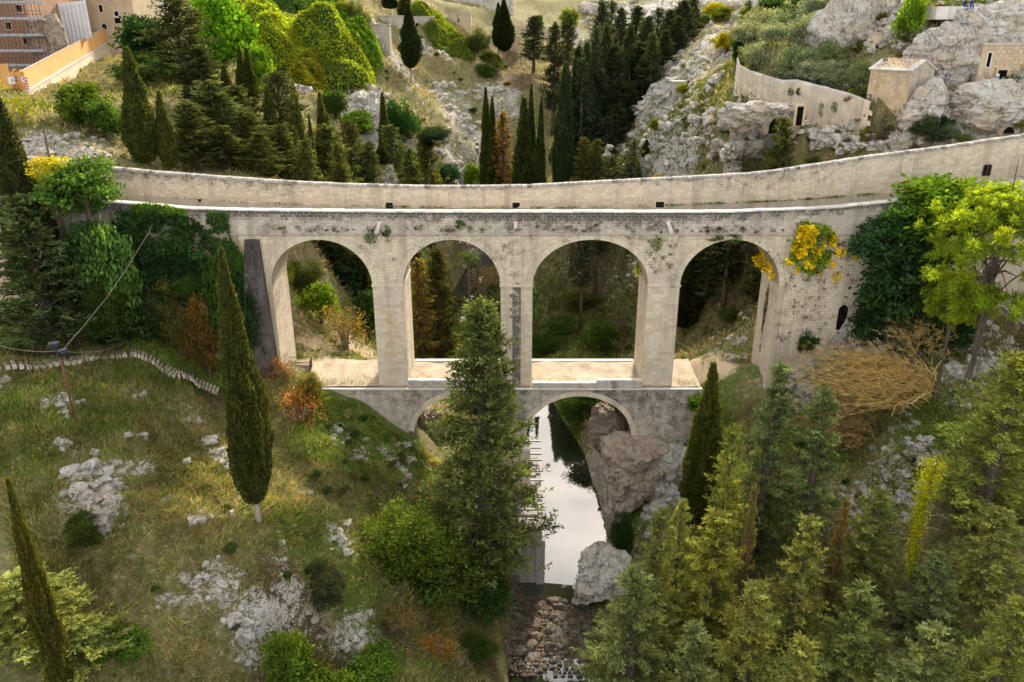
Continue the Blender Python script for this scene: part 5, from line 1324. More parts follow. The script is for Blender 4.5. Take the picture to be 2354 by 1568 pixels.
broad(2320, 480, 65, 75, 55, 'upper pine crown behind the airy pine at the right edge', PIN, (0.21, 0.28, 0.024), None, 'pine_tree')
# olives
k = 0
for x, y, Y, r, lab in ((1737, 128, 121, 34, 'olive tree standing alone nearest the corner of the field wall'), (1830, 148, 115, 48, 'olive with wide crown over the fence gap in the wall'),
    (1880, 165, 112, 42, 'olive behind the fence left of the last two'), (1925, 172, 110, 38, 'second to last olive along the wall before the chapel'), (1985, 180, 106.5, 44, 'olive closest to the chapel'),
    (1790, 105, 124, 40, 'small grey olive in the middle of the field'), (1850, 110, 120, 48, 'pale olive in the middle row before the cliff'), (1905, 130, 114, 42, 'olive in the middle row nearest the cliff doorway'),
    (1720, 85, 135, 42, 'olive at the back left of the field'), (1770, 65, 140, 48, 'light olive at the back of the field'), (1820, 75, 134, 48, 'grey olive at the back of the field beside the light one'),
    (1875, 80, 130, 46, 'olive under the overhanging cliff'), (1915, 85, 126, 34, 'olive tight against the overhanging cliff'), (1745, 50, 150, 36, 'hazy olive at the top of the field'), (1840, 45, 148, 40, 'olive at the top of the field under the dark trees')):
    broad(x, y, Y, r*1.0, r*0.82, lab, OLV[k % 3], ((0.225, 0.26, 0.145), (0.185, 0.225, 0.11), (0.265, 0.295, 0.185))[k % 3], 'olive trees of the walled field', 'olive_tree', 'tree', OTR); k += 1
# ---------------------------------------------------------------- rocks
import bmesh
def ico(sub):
    bm = bmesh.new(); bmesh.ops.create_icosphere(bm, subdivisions=sub, radius=1.0)
    V = np.array([v.co[:] for v in bm.verts]); F = np.array([[v.index for v in f.verts] for f in bm.faces]); bm.free(); return V, F
ICO = {k: ico(k) for k in (1, 2, 3, 4, 5)}
def rock_shape(sub, seed, cuts=14, rough=0.10, blocky=0.5, sq=(1, 1, 0.8)):
    r2 = np.random.default_rng(seed); V, F = ICO[sub]; V = V.copy()
    for _ in range(cuts):
        nrm = unit(r2.normal(size=3)); 
        if r2.random() < blocky: nrm = np.eye(3)[r2.integers(3)]*r2.choice([-1, 1]) + r2.normal(size=3)*0.15; nrm = unit(nrm)
        d = r2.uniform(0.55, 0.85); h = V@nrm - d; V = V - np.clip(h, 0, None)[:, None]*nrm*r2.uniform(0.75, 1.0)
    n_ = unit(V)
    V = V + n_*(fbm(V*1.6 + seed*3.1, 4)*rough*1.6)[:, None] + n_*(-np.abs(fbm(V*4.2 + seed, 3))*rough*0.9)[:, None]
    return V*np.array(sq), F
ROCKS = []
for s_ in range(9):
    V, F = rock_shape(4 if s_ < 5 else 3, 100 + s_, 16, 0.22, 0.6, (1, rng.uniform(0.7, 1.0), rng.uniform(0.55, 0.85)))
    ROCKS.append(mesh_np('rock', V, F, M['rock'], False))
STONES = []
for s_ in range(6):
    V, F = rock_shape(3, 300 + s_, 10, 0.05, 0.3, (1, rng.uniform(0.7, 1.0), rng.uniform(0.6, 0.8)))
    STONES.append(mesh_np('stone', V, F, M['rock_wet'], True))
NR = [0]
QUEUE = []
def rock_at(p, r, sink=0.35, protos=ROCKS, name='rock', parent=ground, sq=1.0):
    me = protos[random.randrange(len(protos))]
    s = r*random.uniform(0.85, 1.15)
    put_ = (lambda *a: QUEUE.append((r/p[1], a))) if parent is ground else ob
    return put_(name, me, parent, (p[0], p[1], p[2] - r*sink*0.5), (random.uniform(-.25, .25), random.uniform(-.25, .25), random.uniform(0, 6.28)),
              (s*random.uniform(0.8, 1.25), s*random.uniform(0.8, 1.25), s*sq*random.uniform(0.75, 1.2)))
def cluster(x, y, rx, ry, n, rmin, rmax, sink=0.5, y0=30, sq=1.0):
    for _ in range(n):
        a = random.uniform(0, 6.28); q = math.sqrt(random.random())
        p = hit(x + rx*q*cos(a), y + ry*q*sin(a), y0)
        r = rmin + (rmax - rmin)*random.random()**2
        rock_at(p, r*(1.25 if p[1] < 84 else 1.0), sink*0.6, sq=sq)
# near left hill
for c in ((215, 1095, 60, 55, 16, .5, 1.3), (225, 1180, 45, 40, 11, .4, 1.0), (140, 1030, 14, 12, 2, .45, .7), (115, 928, 14, 7, 3, .3, .5), (145, 945, 14, 22, 5, .35, .6), (320, 1080, 40, 14, 5, .35, .7),
          (310, 1005, 26, 14, 4, .3, .6), (325, 910, 18, 10, 3, .25, .4), (430, 965, 30, 16, 6, .25, .5), (505, 1035, 34, 34, 9, .3, .7), (530, 1080, 10, 10, 2, .4, .6), (460, 1190, 30, 9, 4, .3, .55),
          (385, 1145, 22, 9, 3, .3, .55), (430, 1325, 40, 22, 7, .25, .55), (380, 1382, 60, 10, 6, .3, .6), (520, 1370, 28, 28, 8, .35, .8), (570, 1440, 34, 40, 9, .35, .8), (592, 1500, 22, 22, 6, .3, .6),
          (790, 1245, 20, 40, 9, .3, .75), (815, 1480, 38, 34, 10, .25, .6), (780, 1010, 26, 20, 5, .3, .6), (825, 1045, 30, 20, 5, .3, .6), (925, 1060, 26, 40, 7, .35, .8), (700, 1130, 14, 14, 2, .4, .7), (5, 895, 12, 14, 2, .4, .7)):
    cluster(*c)
# near right slope
for c in ((2240, 870, 60, 45, 12, .5, 1.3), (2300, 820, 40, 30, 6, .5, 1.2), (2105, 1030, 45, 30, 9, .3, .8), (2160, 1055, 50, 30, 8, .3, .7), (1990, 1140, 60, 34, 10, .3, .8), (2110, 1125, 60, 40, 9, .3, .8), (1960, 1190, 50, 25, 5, .3, .6),
          (1870, 885, 40, 30, 8, .5, 1.1), (1800, 870, 40, 24, 8, .5, 1.2), (1960, 810, 40, 40, 7, .4, 1.0), (1540, 1110, 40, 70, 10, .7, 1.6), (1500, 1210, 30, 40, 6, .5, 1.2), (1690, 790, 40, 35, 14, .4, 1.0), (1640, 812, 30, 10, 6, .3, .6), (1560, 1030, 20, 20, 3, .5, 1.0)):
    cluster(*c, y0=45)
# rocky hillside right of the gorge, cliffs and far outcrops
for c in ((1500, 330, 150, 60, 30, .7, 2.2), (1620, 320, 120, 60, 26, .7, 2.2), (1740, 340, 110, 40, 22, .7, 2.2), (1480, 240, 70, 60, 14, .8, 2.2), (1600, 230, 80, 40, 12, .6, 1.8), (1560, 120, 80, 50, 12, 1., 2.6), (1650, 190, 40, 30, 6, .8, 2.0),
          (1730, 265, 60, 20, 9, 1.0, 2.4), (1900, 320, 70, 30, 10, .8, 2.0), (2010, 340, 60, 20, 6, .7, 1.5), (2180, 240, 60, 40, 7, 1.5, 3.2), (2290, 240, 60, 30, 8, 1.5, 3.2), (2180, 110, 70, 60, 9, 1.5, 3.4), (2280, 60, 70, 40, 9, 1.5, 3.4), (1960, 60, 50, 50, 7, 1.5, 3.6), (2050, 30, 60, 30, 6, 1.5, 3.0)):
    cluster(*c, y0=84)
for c in ((840, 235, 50, 35, 12, .8, 2.2), (690, 190, 26, 24, 6, 1., 2.4), (160, 335, 90, 25, 12, .4, 1.1), (925, 155, 20, 20, 5, .8, 1.8), (1010, 130, 50, 16, 5, .6, 1.5), (1050, 240, 40, 40, 8, .8, 1.8), (1090, 330, 40, 60, 10, .8, 2.0), (1150, 225, 30, 20, 5, .8, 1.8)):
    cluster(*c, y0=84)
for x in range(1345, 1720, 13): rock_at(hit(x + random.uniform(-8, 8), random.uniform(0, 45), 180), random.uniform(1.5, 4.5), 0.5)
for c in ((1930, 325, 80, 22, 14, .8, 2.0), (2070, 325, 60, 18, 9, .8, 1.8), (2055, 110, 40, 45, 8, 1.2, 2.6), (2235, 150, 20, 40, 5, 1.2, 2.4), (2010, 60, 60, 40, 8, 1.4, 3.0), (1880, 300, 50, 20, 8, .8, 1.8)): cluster(*c, y0=88)
# the 300 rocks that show largest stay single, the rest are joined
import mathutils
QUEUE.sort(key=lambda q: -q[0])
for _, a in QUEUE[:296]: ob(*a)
Vs, Fs, nv = [], [], 0
lowres = [rock_shape(2, 900 + k, 14, 0.2, 0.6, (1, 0.85, 0.7)) for k in range(6)]
for i, (_, a) in enumerate(QUEUE[296:]):
    V, F = lowres[i % 6]; mt = np.array(mathutils.Matrix.LocRotScale(a[3], mathutils.Euler(a[4]), mathutils.Vector(a[5])))
    Vs.append(V@mt[:3, :3].T + mt[:3, 3]); Fs.append(F + nv); nv += len(V)
if Vs: tag(ob('outcrop_rocks', mesh_np('outcrop_rocks', np.concatenate(Vs), np.concatenate(Fs), M['rock']), ground), kind='stuff')
# small broken stone, too many to count
prob = (rk*(0.25 + 0.75*(n2 > -0.1))).ravel()
cand = np.flatnonzero(prob > 0.25); keep = rng.choice(cand, 4200)
Xs, Ys = XX.ravel()[keep] + rng.normal(size=4200)*0.3, YY.ravel()[keep] + rng.normal(size=4200)*0.3
Zs = ground_z(Xs, Ys); Vs, Fs = [], []; base = [rock_shape(2, 700 + k, 8, 0.15, 0.5) for k in range(6)]
for i in range(4200):
    V, F = base[i % 6]; a = rng.random()*6.28; s = (0.12 + 0.35*rng.random()**2)*(1 + min(2.0, max(0, Ys[i]-80)/60)); c, d = cos(a), sin(a)
    Vs.append(np.c_[V[:, 0]*c - V[:, 1]*d, V[:, 0]*d + V[:, 1]*c, V[:, 2]]*s + np.array([Xs[i], Ys[i], Zs[i]])); Fs.append(F + len(V)*i)
tag(ob('loose_stones', mesh_np('loose_stones', np.concatenate(Vs), np.concatenate(Fs), M['rock']), ground), kind='stuff')

# pebbles between the stream stones
nP = 1100; px = np.c_[rng.uniform(1160, 1370, nP), rng.uniform(1322, 1568, nP)]; Vs, Fs = [], []
for i in range(nP):
    p = hit(px[i, 0], px[i, 1]); V, F = base[i % 6]; a = rng.random()*6.28; s = 0.07 + 0.20*rng.random()**2; c, d = cos(a), sin(a)
    Vs.append(np.c_[V[:, 0]*c - V[:, 1]*d, V[:, 0]*d + V[:, 1]*c, V[:, 2]*0.8]*s + np.array([p[0], p[1], max(p[2], -0.42) + s*0.4])); Fs.append(F + len(V)*i)
pebbles = tag(ob('pebbles', mesh_np('pebbles', np.concatenate(Vs), np.concatenate(Fs), M['rock_wet'])), 'small brown pebbles filling the stony stream bed', kind='stuff')
# the big boulders at the pool
def boulder(name, label, c, size, seed, mat, sub=5, cuts=20, rough=0.13, rot=0.0, blocky=0.3):
    V, F = rock_shape(sub, seed, cuts, rough, blocky, (1, 1, 1)); V = V*np.array(size)
    V = V + unit(V)*(fbm(V*0.7 + seed, 5)*0.30 - np.abs(fbm(V*1.9 + seed, 4))*0.22)[:, None]
    zq = V[:, 2]/0.8; V[:, :2] *= (1 + 0.03*np.sin(zq*5.1 + 5*fbm(V*0.35 + seed, 3)))[:, None]
    me = mesh_np(name, V, F, mat, False); return tag(ob(name, me, None, c, (0, 0, rot)), label, 'rock')
boulder('boulder', 'large tan overhanging boulder at the pool under the right lower arch', W(1452, 1085, 71.0), (5.0, 4.6, 5.4), 5, M['rock_tan'])
boulder('boulder', 'smaller brown boulder behind the large tan one under the arch', W(1400, 985, 77.5), (3.4, 3.4, 4.2), 8, M['rock_tan'])
boulder('boulder', 'lichened grey boulder hung with ivy at the lower end of the pool', W(1385, 1318, 61.5), (3.6, 3.2, 2.7), 17, M['rock'])
boulder('boulder', 'jagged grey rock between large tan boulder and the pointed cypress', W(1540, 1100, 70), (2.4, 2.4, 4.4), 23, M['rock'])
boulder('boulder', 'pale rock in the shade of the left lower arch', W(985, 985, 77), (2.6, 2.6, 3.2), 29, M['rock_tan'])
boulder('chapel_rock', 'huge pale weathered rock carrying the little chapel', W(2128, 258, 99.5), (4.4, 3.4, 3.7), 41, M['rock'], 5, 12, 0.08)
boulder('cliff_block', 'overhanging tan cliff block above the olive field', W(1955, 95, 118), (6.0, 5.0, 8.5), 47, M['rock'], 5, 14, 0.10)
boulder('cliff_block', 'pale rounded cliff below the cave facade at the right edge', W(2310, 245, 97.5), (6.5, 4, 3.8), 53, M['rock'], 5, 12, 0.10)
boulder('cliff_block', 'sloping white cliff above the cave facade', W(2290, 70, 107), (8.5, 5, 4.5), 59, M['rock'], 5, 12, 0.10)
boulder('cliff_block', 'white cliff between yellow-bloomed bush and cave facade', W(2190, 130, 105), (5.5, 4.5, 4.5), 61, M['rock'], 5, 14, 0.10)
boulder('cliff_block', 'lichened ledge rock with the cave mouth below the olive wall', W(1745, 265, 106.5), (6.5, 3.5, 2.8), 67, M['rock'], 5, 14, 0.13)
# stream bed stones
bed = tag(empty('streambed', (0, 55, 0)), kind='structure')
for _ in range(295):
    x, y = random.uniform(1165, 1365), random.uniform(1322, 1560)
    if y > 1490 and 1255 < x < 1345 and random.random() < 0.85: continue
    if y < 1345 and x > 1255: continue
    p = hit(x, y); r = 0.14 + 0.62*random.random()**3.2
    o = rock_at((p[0], p[1] - 55, max(p[2], -0.45) + r*0.35), r, 0.4, STONES, 'stone', bed)
# ---------------------------------------------------------------- grass
def grass(name, label, n, wfun, ylo, yhi, L, Wd, color, per=5, xlim=70, lean=0.5):
    pts = []; tot = 0
    while tot < n:
        X = rng.uniform(-xlim, xlim, 40000); Y = rng.uniform(ylo, yhi, 40000)
        ok = np.abs(X) < Y*0.70 + 3; X, Y = X[ok], Y[ok]
        i = np.clip(np.searchsorted(GX, X), 0, len(GX)-1); j = np.clip(np.searchsorted(GY, Y), 0, len(GY)-1)
        k = rng.random(len(X)) < wfun(i, j, X, Y); pts.append(np.c_[X, Y][k]); tot += k.sum()
    P = np.concatenate(pts)[:n]; Z = ground_z(P[:, 0], P[:, 1])
    i = np.clip(np.searchsorted(GX, P[:, 0]), 0, len(GX)-1); j = np.clip(np.searchsorted(GY, P[:, 1]), 0, len(GY)-1)
    down = -np.c_[_gx[j, i], _gy[j, i], np.zeros(n)]*lean
    C = np.repeat(np.c_[P, Z], per, 0); m = len(C)
    C = C + rng.normal(size=(m, 3))*np.array([0.16, 0.16, 0.02]); C[:, 2] = ground_z(C[:, 0], C[:, 1]) - 0.03
    wind = fbm(np.c_[P*0.25, np.zeros(n)], 2); w = np.repeat(np.c_[np.cos(wind*4), np.sin(wind*4), np.zeros(n)]*0.5, per, 0)
    D = np.repeat(down, per, 0) + w + rng.normal(size=(m, 3))*0.45 + np.array([0, 0, 0.75]); D[:, 2] = np.abs(D[:, 2])
    T = 0.42 + np.repeat(0.15*rng.normal(size=n) + 0.2*fbm(np.c_[P*0.4, np.zeros(n)], 3), per) + 0.08*rng.normal(size=m)
    o = ob(name, leaf_mesh(name, C, D, L*rng.uniform(0.5, 1.4, m), Wd, T, M['grass'])); o.color = (*color, 1)
    return tag(o, label, kind='stuff')
under = lambda X, Y: ~((np.abs(X) < 21) & (Y > 71.8) & (Y < 80)) & ~((X > -62) & (Y > 72.8) & (Y < 78.6) & (np.abs(X) > 20))
nog = np.clip(n1*0.9 + 0.1, -1, 1)
w_dry = lambda i, j, X, Y: (1 - np.clip(rk[j, i]*1.5, 0, 1))*(1 - np.clip(G_green[j, i] - 0.1, 0, 0.9))*(1 - np.clip(_k[j, i]*2, 0, 1))*under(X, Y)*(1 - S_sand[j, i])*(1 - 0.6*B_brown[j, i])*(0.45 + 0.55*(n2[j, i] > -0.2))
w_grn = lambda i, j, X, Y: (1 - np.clip(rk[j, i]*1.4, 0, 1))*np.clip(0.22 + 0.35*(n1[j, i] > 0.05) + G_green[j, i], 0, 1)*(1 - np.clip(_k[j, i]*2, 0, 1))*under(X, Y)*(1 - S_sand[j, i])
grass('dry_grass', 'dry tan grass matted over the near slopes', 34000, w_dry, 36, 80, 0.58, 0.055, (0.30, 0.26, 0.115), 5, 58)
grass('green_grass', 'short green grass growing in patches on the near slopes', 38000, w_grn, 36, 82, 0.42, 0.06, (0.15, 0.215, 0.034), 5, 58, 0.2)
grass('hill_grass', 'dry straw grass covering the far hillsides', 30000, w_dry, 82, 260, 0.95, 0.12, (0.33, 0.275, 0.155), 4, 150)
grass('gorge_grass', 'green undergrowth along the far stream and slopes', 22000, lambda i, j, X, Y: np.clip(G_green[j, i]*1.2 + 0.05 + 0.5*((Y > 92) & (Y < 150) & (np.abs(X - 8) < 30)), 0, 1)*(1 - np.clip(_k[j, i]*2, 0, 1)), 80, 190, 0.6, 0.16, (0.13, 0.175, 0.042), 5, 80, 0.1)

# grass and weeds creeping over the terrace edges
nT = 3200; X = rng.uniform(-20.2, 19, nT); Yt = YL + 0.45 + np.abs(rng.normal(size=nT))*1.1; m_ = (fbm(np.c_[X*0.35, Yt*0.5, np.zeros(nT)], 3) > -0.05) | (X < -14.5) | (X > 17.0); X, Yt = X[m_], np.minimum(Yt[m_], YB)
C = np.c_[X, Yt, np.full(len(X), Z_TER + 0.22) + 0.05*(Yt - YL)]; nT = len(C)
o = ob('terrace_grass', leaf_mesh('terrace_grass', C, rng.normal(size=(nT, 3))*0.5 + np.array([0, 0, 0.6]), 0.26, 0.05, 0.45 + 0.15*rng.normal(size=nT), M['grass'])); o.color = (0.24, 0.235, 0.085, 1); tag(o, 'dry green grass creeping over the edge of the sandy terrace', kind='stuff')

# ---------------------------------------------------------------- ivy and vines on the bridge
def wall_leaves(name, poly, n, Y, bulge, L, wd, color, label, cat='ivy', parent=None, seed=0, back=0.05, mat='leaf', tmean=0.45, thr=-0.55):
    poly = np.array(poly, float); lo, hi = poly.min(0), poly.max(0); pts = []
    while len(pts) < n:
        q = rng.uniform(lo, hi, (n*2, 2)); ins = np.zeros(len(q), bool); j = len(poly) - 1
        for i in range(len(poly)):
            a, b = poly[i], poly[j]; c = ((a[1] > q[:, 1]) != (b[1] > q[:, 1])) & (q[:, 0] < (b[0]-a[0])*(q[:, 1]-a[1])/(b[1]-a[1]+1e-9) + a[0]); ins ^= c; j = i
        keepn = fbm(np.c_[q*0.05, np.full(len(q), seed)], 3) > thr
        pts += [W(x, y, Y) for x, y in q[ins & keepn]]
    C = np.array(pts[:n]); b = bulge*np.clip(0.5 + 0.7*fbm(C*0.55 + seed, 3), 0, 1.3); C[:, 1] -= back + b*rng.random(n)**0.4
    D = rng.normal(size=(n, 3))*0.6 + np.array([0, -0.5, -0.45]); T = tmean + 0.15*rng.normal(size=n) + 0.2*fbm(C*1.3, 2)
    o = ob(name, leaf_mesh(name, C - (np.array(parent.location) if parent else 0), D, L*rng.uniform(0.6, 1.3, n), wd, T, M[mat]), parent); o.color = (*color, 1)
    return tag(o, label, cat) if label else o
wall_leaves('climbing_ivy', [(272,478),(320,480),(350,484),(440,492),(472,530),(480,600),(470,700),(440,770),(330,770),(280,700),(265,560)], 15000, 72.8, 1.5, 0.34, 0.24, (0.042, 0.092, 0.030), 'dark large-leaved ivy covering the wall left of the buttress', seed=3)
wall_leaves('climbing_ivy', [(478,484),(525,486),(530,540),(560,580),(578,640),(582,720),(570,800),(520,800),(470,720),(468,560)], 12000, 72.6, 0.55, 0.20, 0.15, (0.052, 0.13, 0.030), 'fresh green ivy climbing beside the dark buttress', seed=9)
wall_leaves('climbing_ivy', [(300,468),(350,466),(400,470),(430,480),(430,510),(380,505),(310,490)], 1500, 72.7, 0.5, 0.26, 0.2, (0.10, 0.19, 0.03), 'light ivy shoots along the top of the ivy wall', seed=12)
vine = tag(empty('climbing_vine', W(1862, 565, 72.9)), 'climbing vine with yellow autumn leaves on the right abutment', 'vine')
wall_leaves('leaf_mass', [(1830,515),(1845,500),(1865,505),(1900,515),(1920,540),(1905,590),(1880,625),(1840,635),(1825,600),(1808,590),(1820,555)], 1300, 72.9, 0.8, 0.30, 0.24, (0.16, 0.26, 0.02), None, parent=vine, seed=5, thr=-0.25)
wall_leaves('yellow_leaves', [(1828,518),(1860,505),(1915,520),(1918,560),(1890,600),(1885,625),(1835,635),(1800,590),(1805,582),(1822,560)], 760, 72.6, 0.9, 0.32, 0.27, (0.72, 0.56, 0.015), None, parent=vine, seed=6, mat='grass', thr=-0.05)
for (x, y, rx, ry, n) in ((1930, 578, 14, 10, 60), (1922, 635, 12, 14, 30), (1905, 608, 16, 12, 50), (1812, 600, 14, 10, 50), (1895, 545, 30, 22, 120), (1968, 590, 10, 8, 24)):
    wall_leaves('yellow_leaves', [(x + rx*cos(t), y + ry*sin(t)) for t in np.linspace(0, 6.28, 9)[:-1]], n, 72.8, 0.3, 0.28, 0.22, (0.72, 0.56, 0.015), None, parent=vine, seed=x, mat='grass', thr=-0.3)
vine2 = tag(empty('climbing_vine', W(1755, 600, 74.5)), 'yellow vine hanging inside the right side of the fourth upper arch', 'vine')
wall_leaves('yellow_leaves', [(1725,590),(1750,575),(1765,600),(1780,630),(1770,640),(1750,620)], 380, 74.5, 0.7, 0.28, 0.22, (0.66, 0.52, 0.015), None, parent=vine2, seed=7, mat='grass')
for x, y, rx, ry, c, lab in ((852, 546, 17, 13, (0.07, 0.13, 0.03), 'green plant hanging below the left water spout'), (888, 530, 11, 13, (0.06, 0.11, 0.025), 'green plant right of the left water spout'), (1058, 514, 15, 11, (0.12, 0.18, 0.03), 'pale green plant hanging under the parapet over the second arch'),
                        (1508, 557, 14, 20, (0.12, 0.20, 0.02), 'bright green plant hanging left of the right water spout'), (1688, 546, 18, 10, (0.08, 0.14, 0.03), 'green plant hanging over the crown of the fourth arch'), (1640, 545, 22, 7, (0.09, 0.13, 0.03), 'trailing plant left of the fourth arch crown'),
                        (1888, 250, 9, 20, (0.08, 0.12, 0.03), 'dark tuft hanging on the olive field wall'), (1916, 246, 9, 13, (0.07, 0.11, 0.03), 'round tuft right of the dark tuft on the olive field wall'), (1816, 214, 8, 12, (0.13, 0.13, 0.05), 'brownish tuft near the gap in the olive field wall'), (1834, 210, 6, 9, (0.09, 0.13, 0.03), 'small green tuft beside the brownish one on the olive wall'), (1466, 622, 9, 22, (0.28, 0.36, 0.015), 'lime green plant inside the right jamb of the third arch'), (668, 625, 10, 22, (0.10, 0.13, 0.02), 'dark plant hanging inside the left jamb of the first arch'), (683, 690, 8, 12, (0.13, 0.20, 0.03), 'small green plant low on the left jamb of the first arch')):
    inner = x in (1466, 668, 683); wall_leaves('wall_plant', [(x + rx*cos(t), y + ry*sin(t)) for t in np.linspace(0, 6.28, 10)[:-1]], 260, 77.2 if inner else (float(np.interp(x, [1796, 1831, 1952], [111.6, 109.6, 103.6])) if y < 300 else 72.85), 0.35, 0.20, 0.07, c, lab, 'plant', seed=x)
# weeds rooted in the joints
C = []; D = []; T = []
for k in range(330):
    u = random.random()
    if u < 0.42: x, y = random.uniform(600, 1780), random.gauss(528, 5)
    elif u < 0.62: x, y = random.uniform(830, 1780), random.uniform(535, 600)
    elif u < 0.90: x, y = random.uniform(1780, 1960), random.uniform(520, 800)
    else: x, y = random.uniform(1480, 1560), random.uniform(540, 660)
    p = W(x, y, YF - (0.16 if y < 535 else 0.02))
    inside = any(a[0] < p[0] < a[1] and p[2] < soffit(p[0], a) + 0.05 for a in ARCH)
    if inside or (p[0] > 27 and p[2] < ground_z(p[0], 72.5)): continue
    m = random.randrange(12, 44); s = random.uniform(0.05, 0.22)*(1 if random.random() < .8 else 1.7)
    C.append(p + rng.normal(size=(m, 3))*np.array([s*1.4, 0.03, s])); D.append(rng.normal(size=(m, 3))*0.6 + np.array([0, -0.7, -0.2])); T.append(0.3 + 0.2*random.random() + 0.12*rng.normal(size=m))
C = np.concatenate(C); o = ob('joint_weeds', leaf_mesh('joint_weeds', C - BO, np.concatenate(D), 0.16, 0.06, np.concatenate(T), M['grass']), bridge); o.color = (0.125, 0.105, 0.042, 1); tag(o, kind='stuff')
# scrub tufts at the foot of the far parapet
C = []; 
for k in range(120):
    X = random.choice([random.uniform(16, 36), random.uniform(-34, 20)]); C.append(np.array([X, YW - 0.12, float(wall_base(X)) + 0.02]) + rng.normal(size=(12, 3))*np.array([0.3, 0.05, 0.03]))
C = np.concatenate(C); m = len(C)
o = ob('verge_weeds', leaf_mesh('verge_weeds', C - BO, rng.normal(size=(m, 3))*0.4 + np.array([0, -0.3, 0.8]), 0.24, 0.06, 0.45 + 0.12*rng.normal(size=m), M['grass']), bridge); o.color = (0.12, 0.16, 0.03, 1); tag(o, kind='stuff')

# ---------------------------------------------------------------- dry reeds
def reeds(name, label, cx, cy, rx, ry, n, color, Lr=(2.6, 4.8), lean=(-0.55, -0.25)):
    V = []; F = []; T = []; lc = []; ld = []
    for k in range(n):
        a = random.uniform(0, 6.28); q = math.sqrt(random.random()); p = hit(cx + rx*q*cos(a), cy + ry*q*sin(a), 48)
        d = np.array([lean[0] + random.gauss(0, .35), lean[1] + random.gauss(0, .3), 1.0]); L = random.uniform(*Lr); tt = random.uniform(.25, .75)
        prev = None; s = np.array([random.gauss(0, 1), random.gauss(0, 1), 0]); s /= np.linalg.norm(s) + 1e-9
        for i in range(5):
            f = i/4; q_ = p + d/np.linalg.norm(d)*L*f + np.array([d[0], d[1], -0.9])*0.35*L*f*f; w = 0.045*(1 - 0.6*f)
            b = len(V); V += [q_ - s*w, q_ + s*w]; T += [tt, tt]
            if i: F.append((b-2, b-1, b+1, b))
            if i:
                for _ in range(5): lc.append(q_ + np.random.default_rng(k*9 + i).normal(size=3)*0.1); ld.append(d*0.9 + rng.normal(size=3)*0.26 + np.array([-.1, 0, -0.5]))
    lc, ld = np.array(lc), np.array(ld); m = len(lc)
    o = ob(name, leaf_mesh(name, lc, ld, 0.8*rng.uniform(.5, 1.3, m), 0.045, 0.45 + 0.15*rng.normal(size=m), M['grass'], (np.array(V), np.array(F), np.array(T)))); o.color = (*color, 1)
    return tag(o, label, kind='stuff')
reeds('dry_reeds', 'thick stand of dry golden reeds on the right slope', 2050, 900, 115, 55, 520, (0.54, 0.42, 0.20), (3.2, 6.0), (-0.95, -0.25))
reeds('dry_reeds', 'brown collapsed reeds behind the near conifers', 1960, 1000, 60, 45, 170, (0.36, 0.27, 0.14), (2.4, 4.0), (-0.8, -0.2))
reeds('dry_reeds', 'upright golden reed plumes below the dark ivy-leaved tree', 2110, 810, 30, 22, 90, (0.52, 0.41, 0.19), (3.0, 4.8), (-0.15, -0.2))
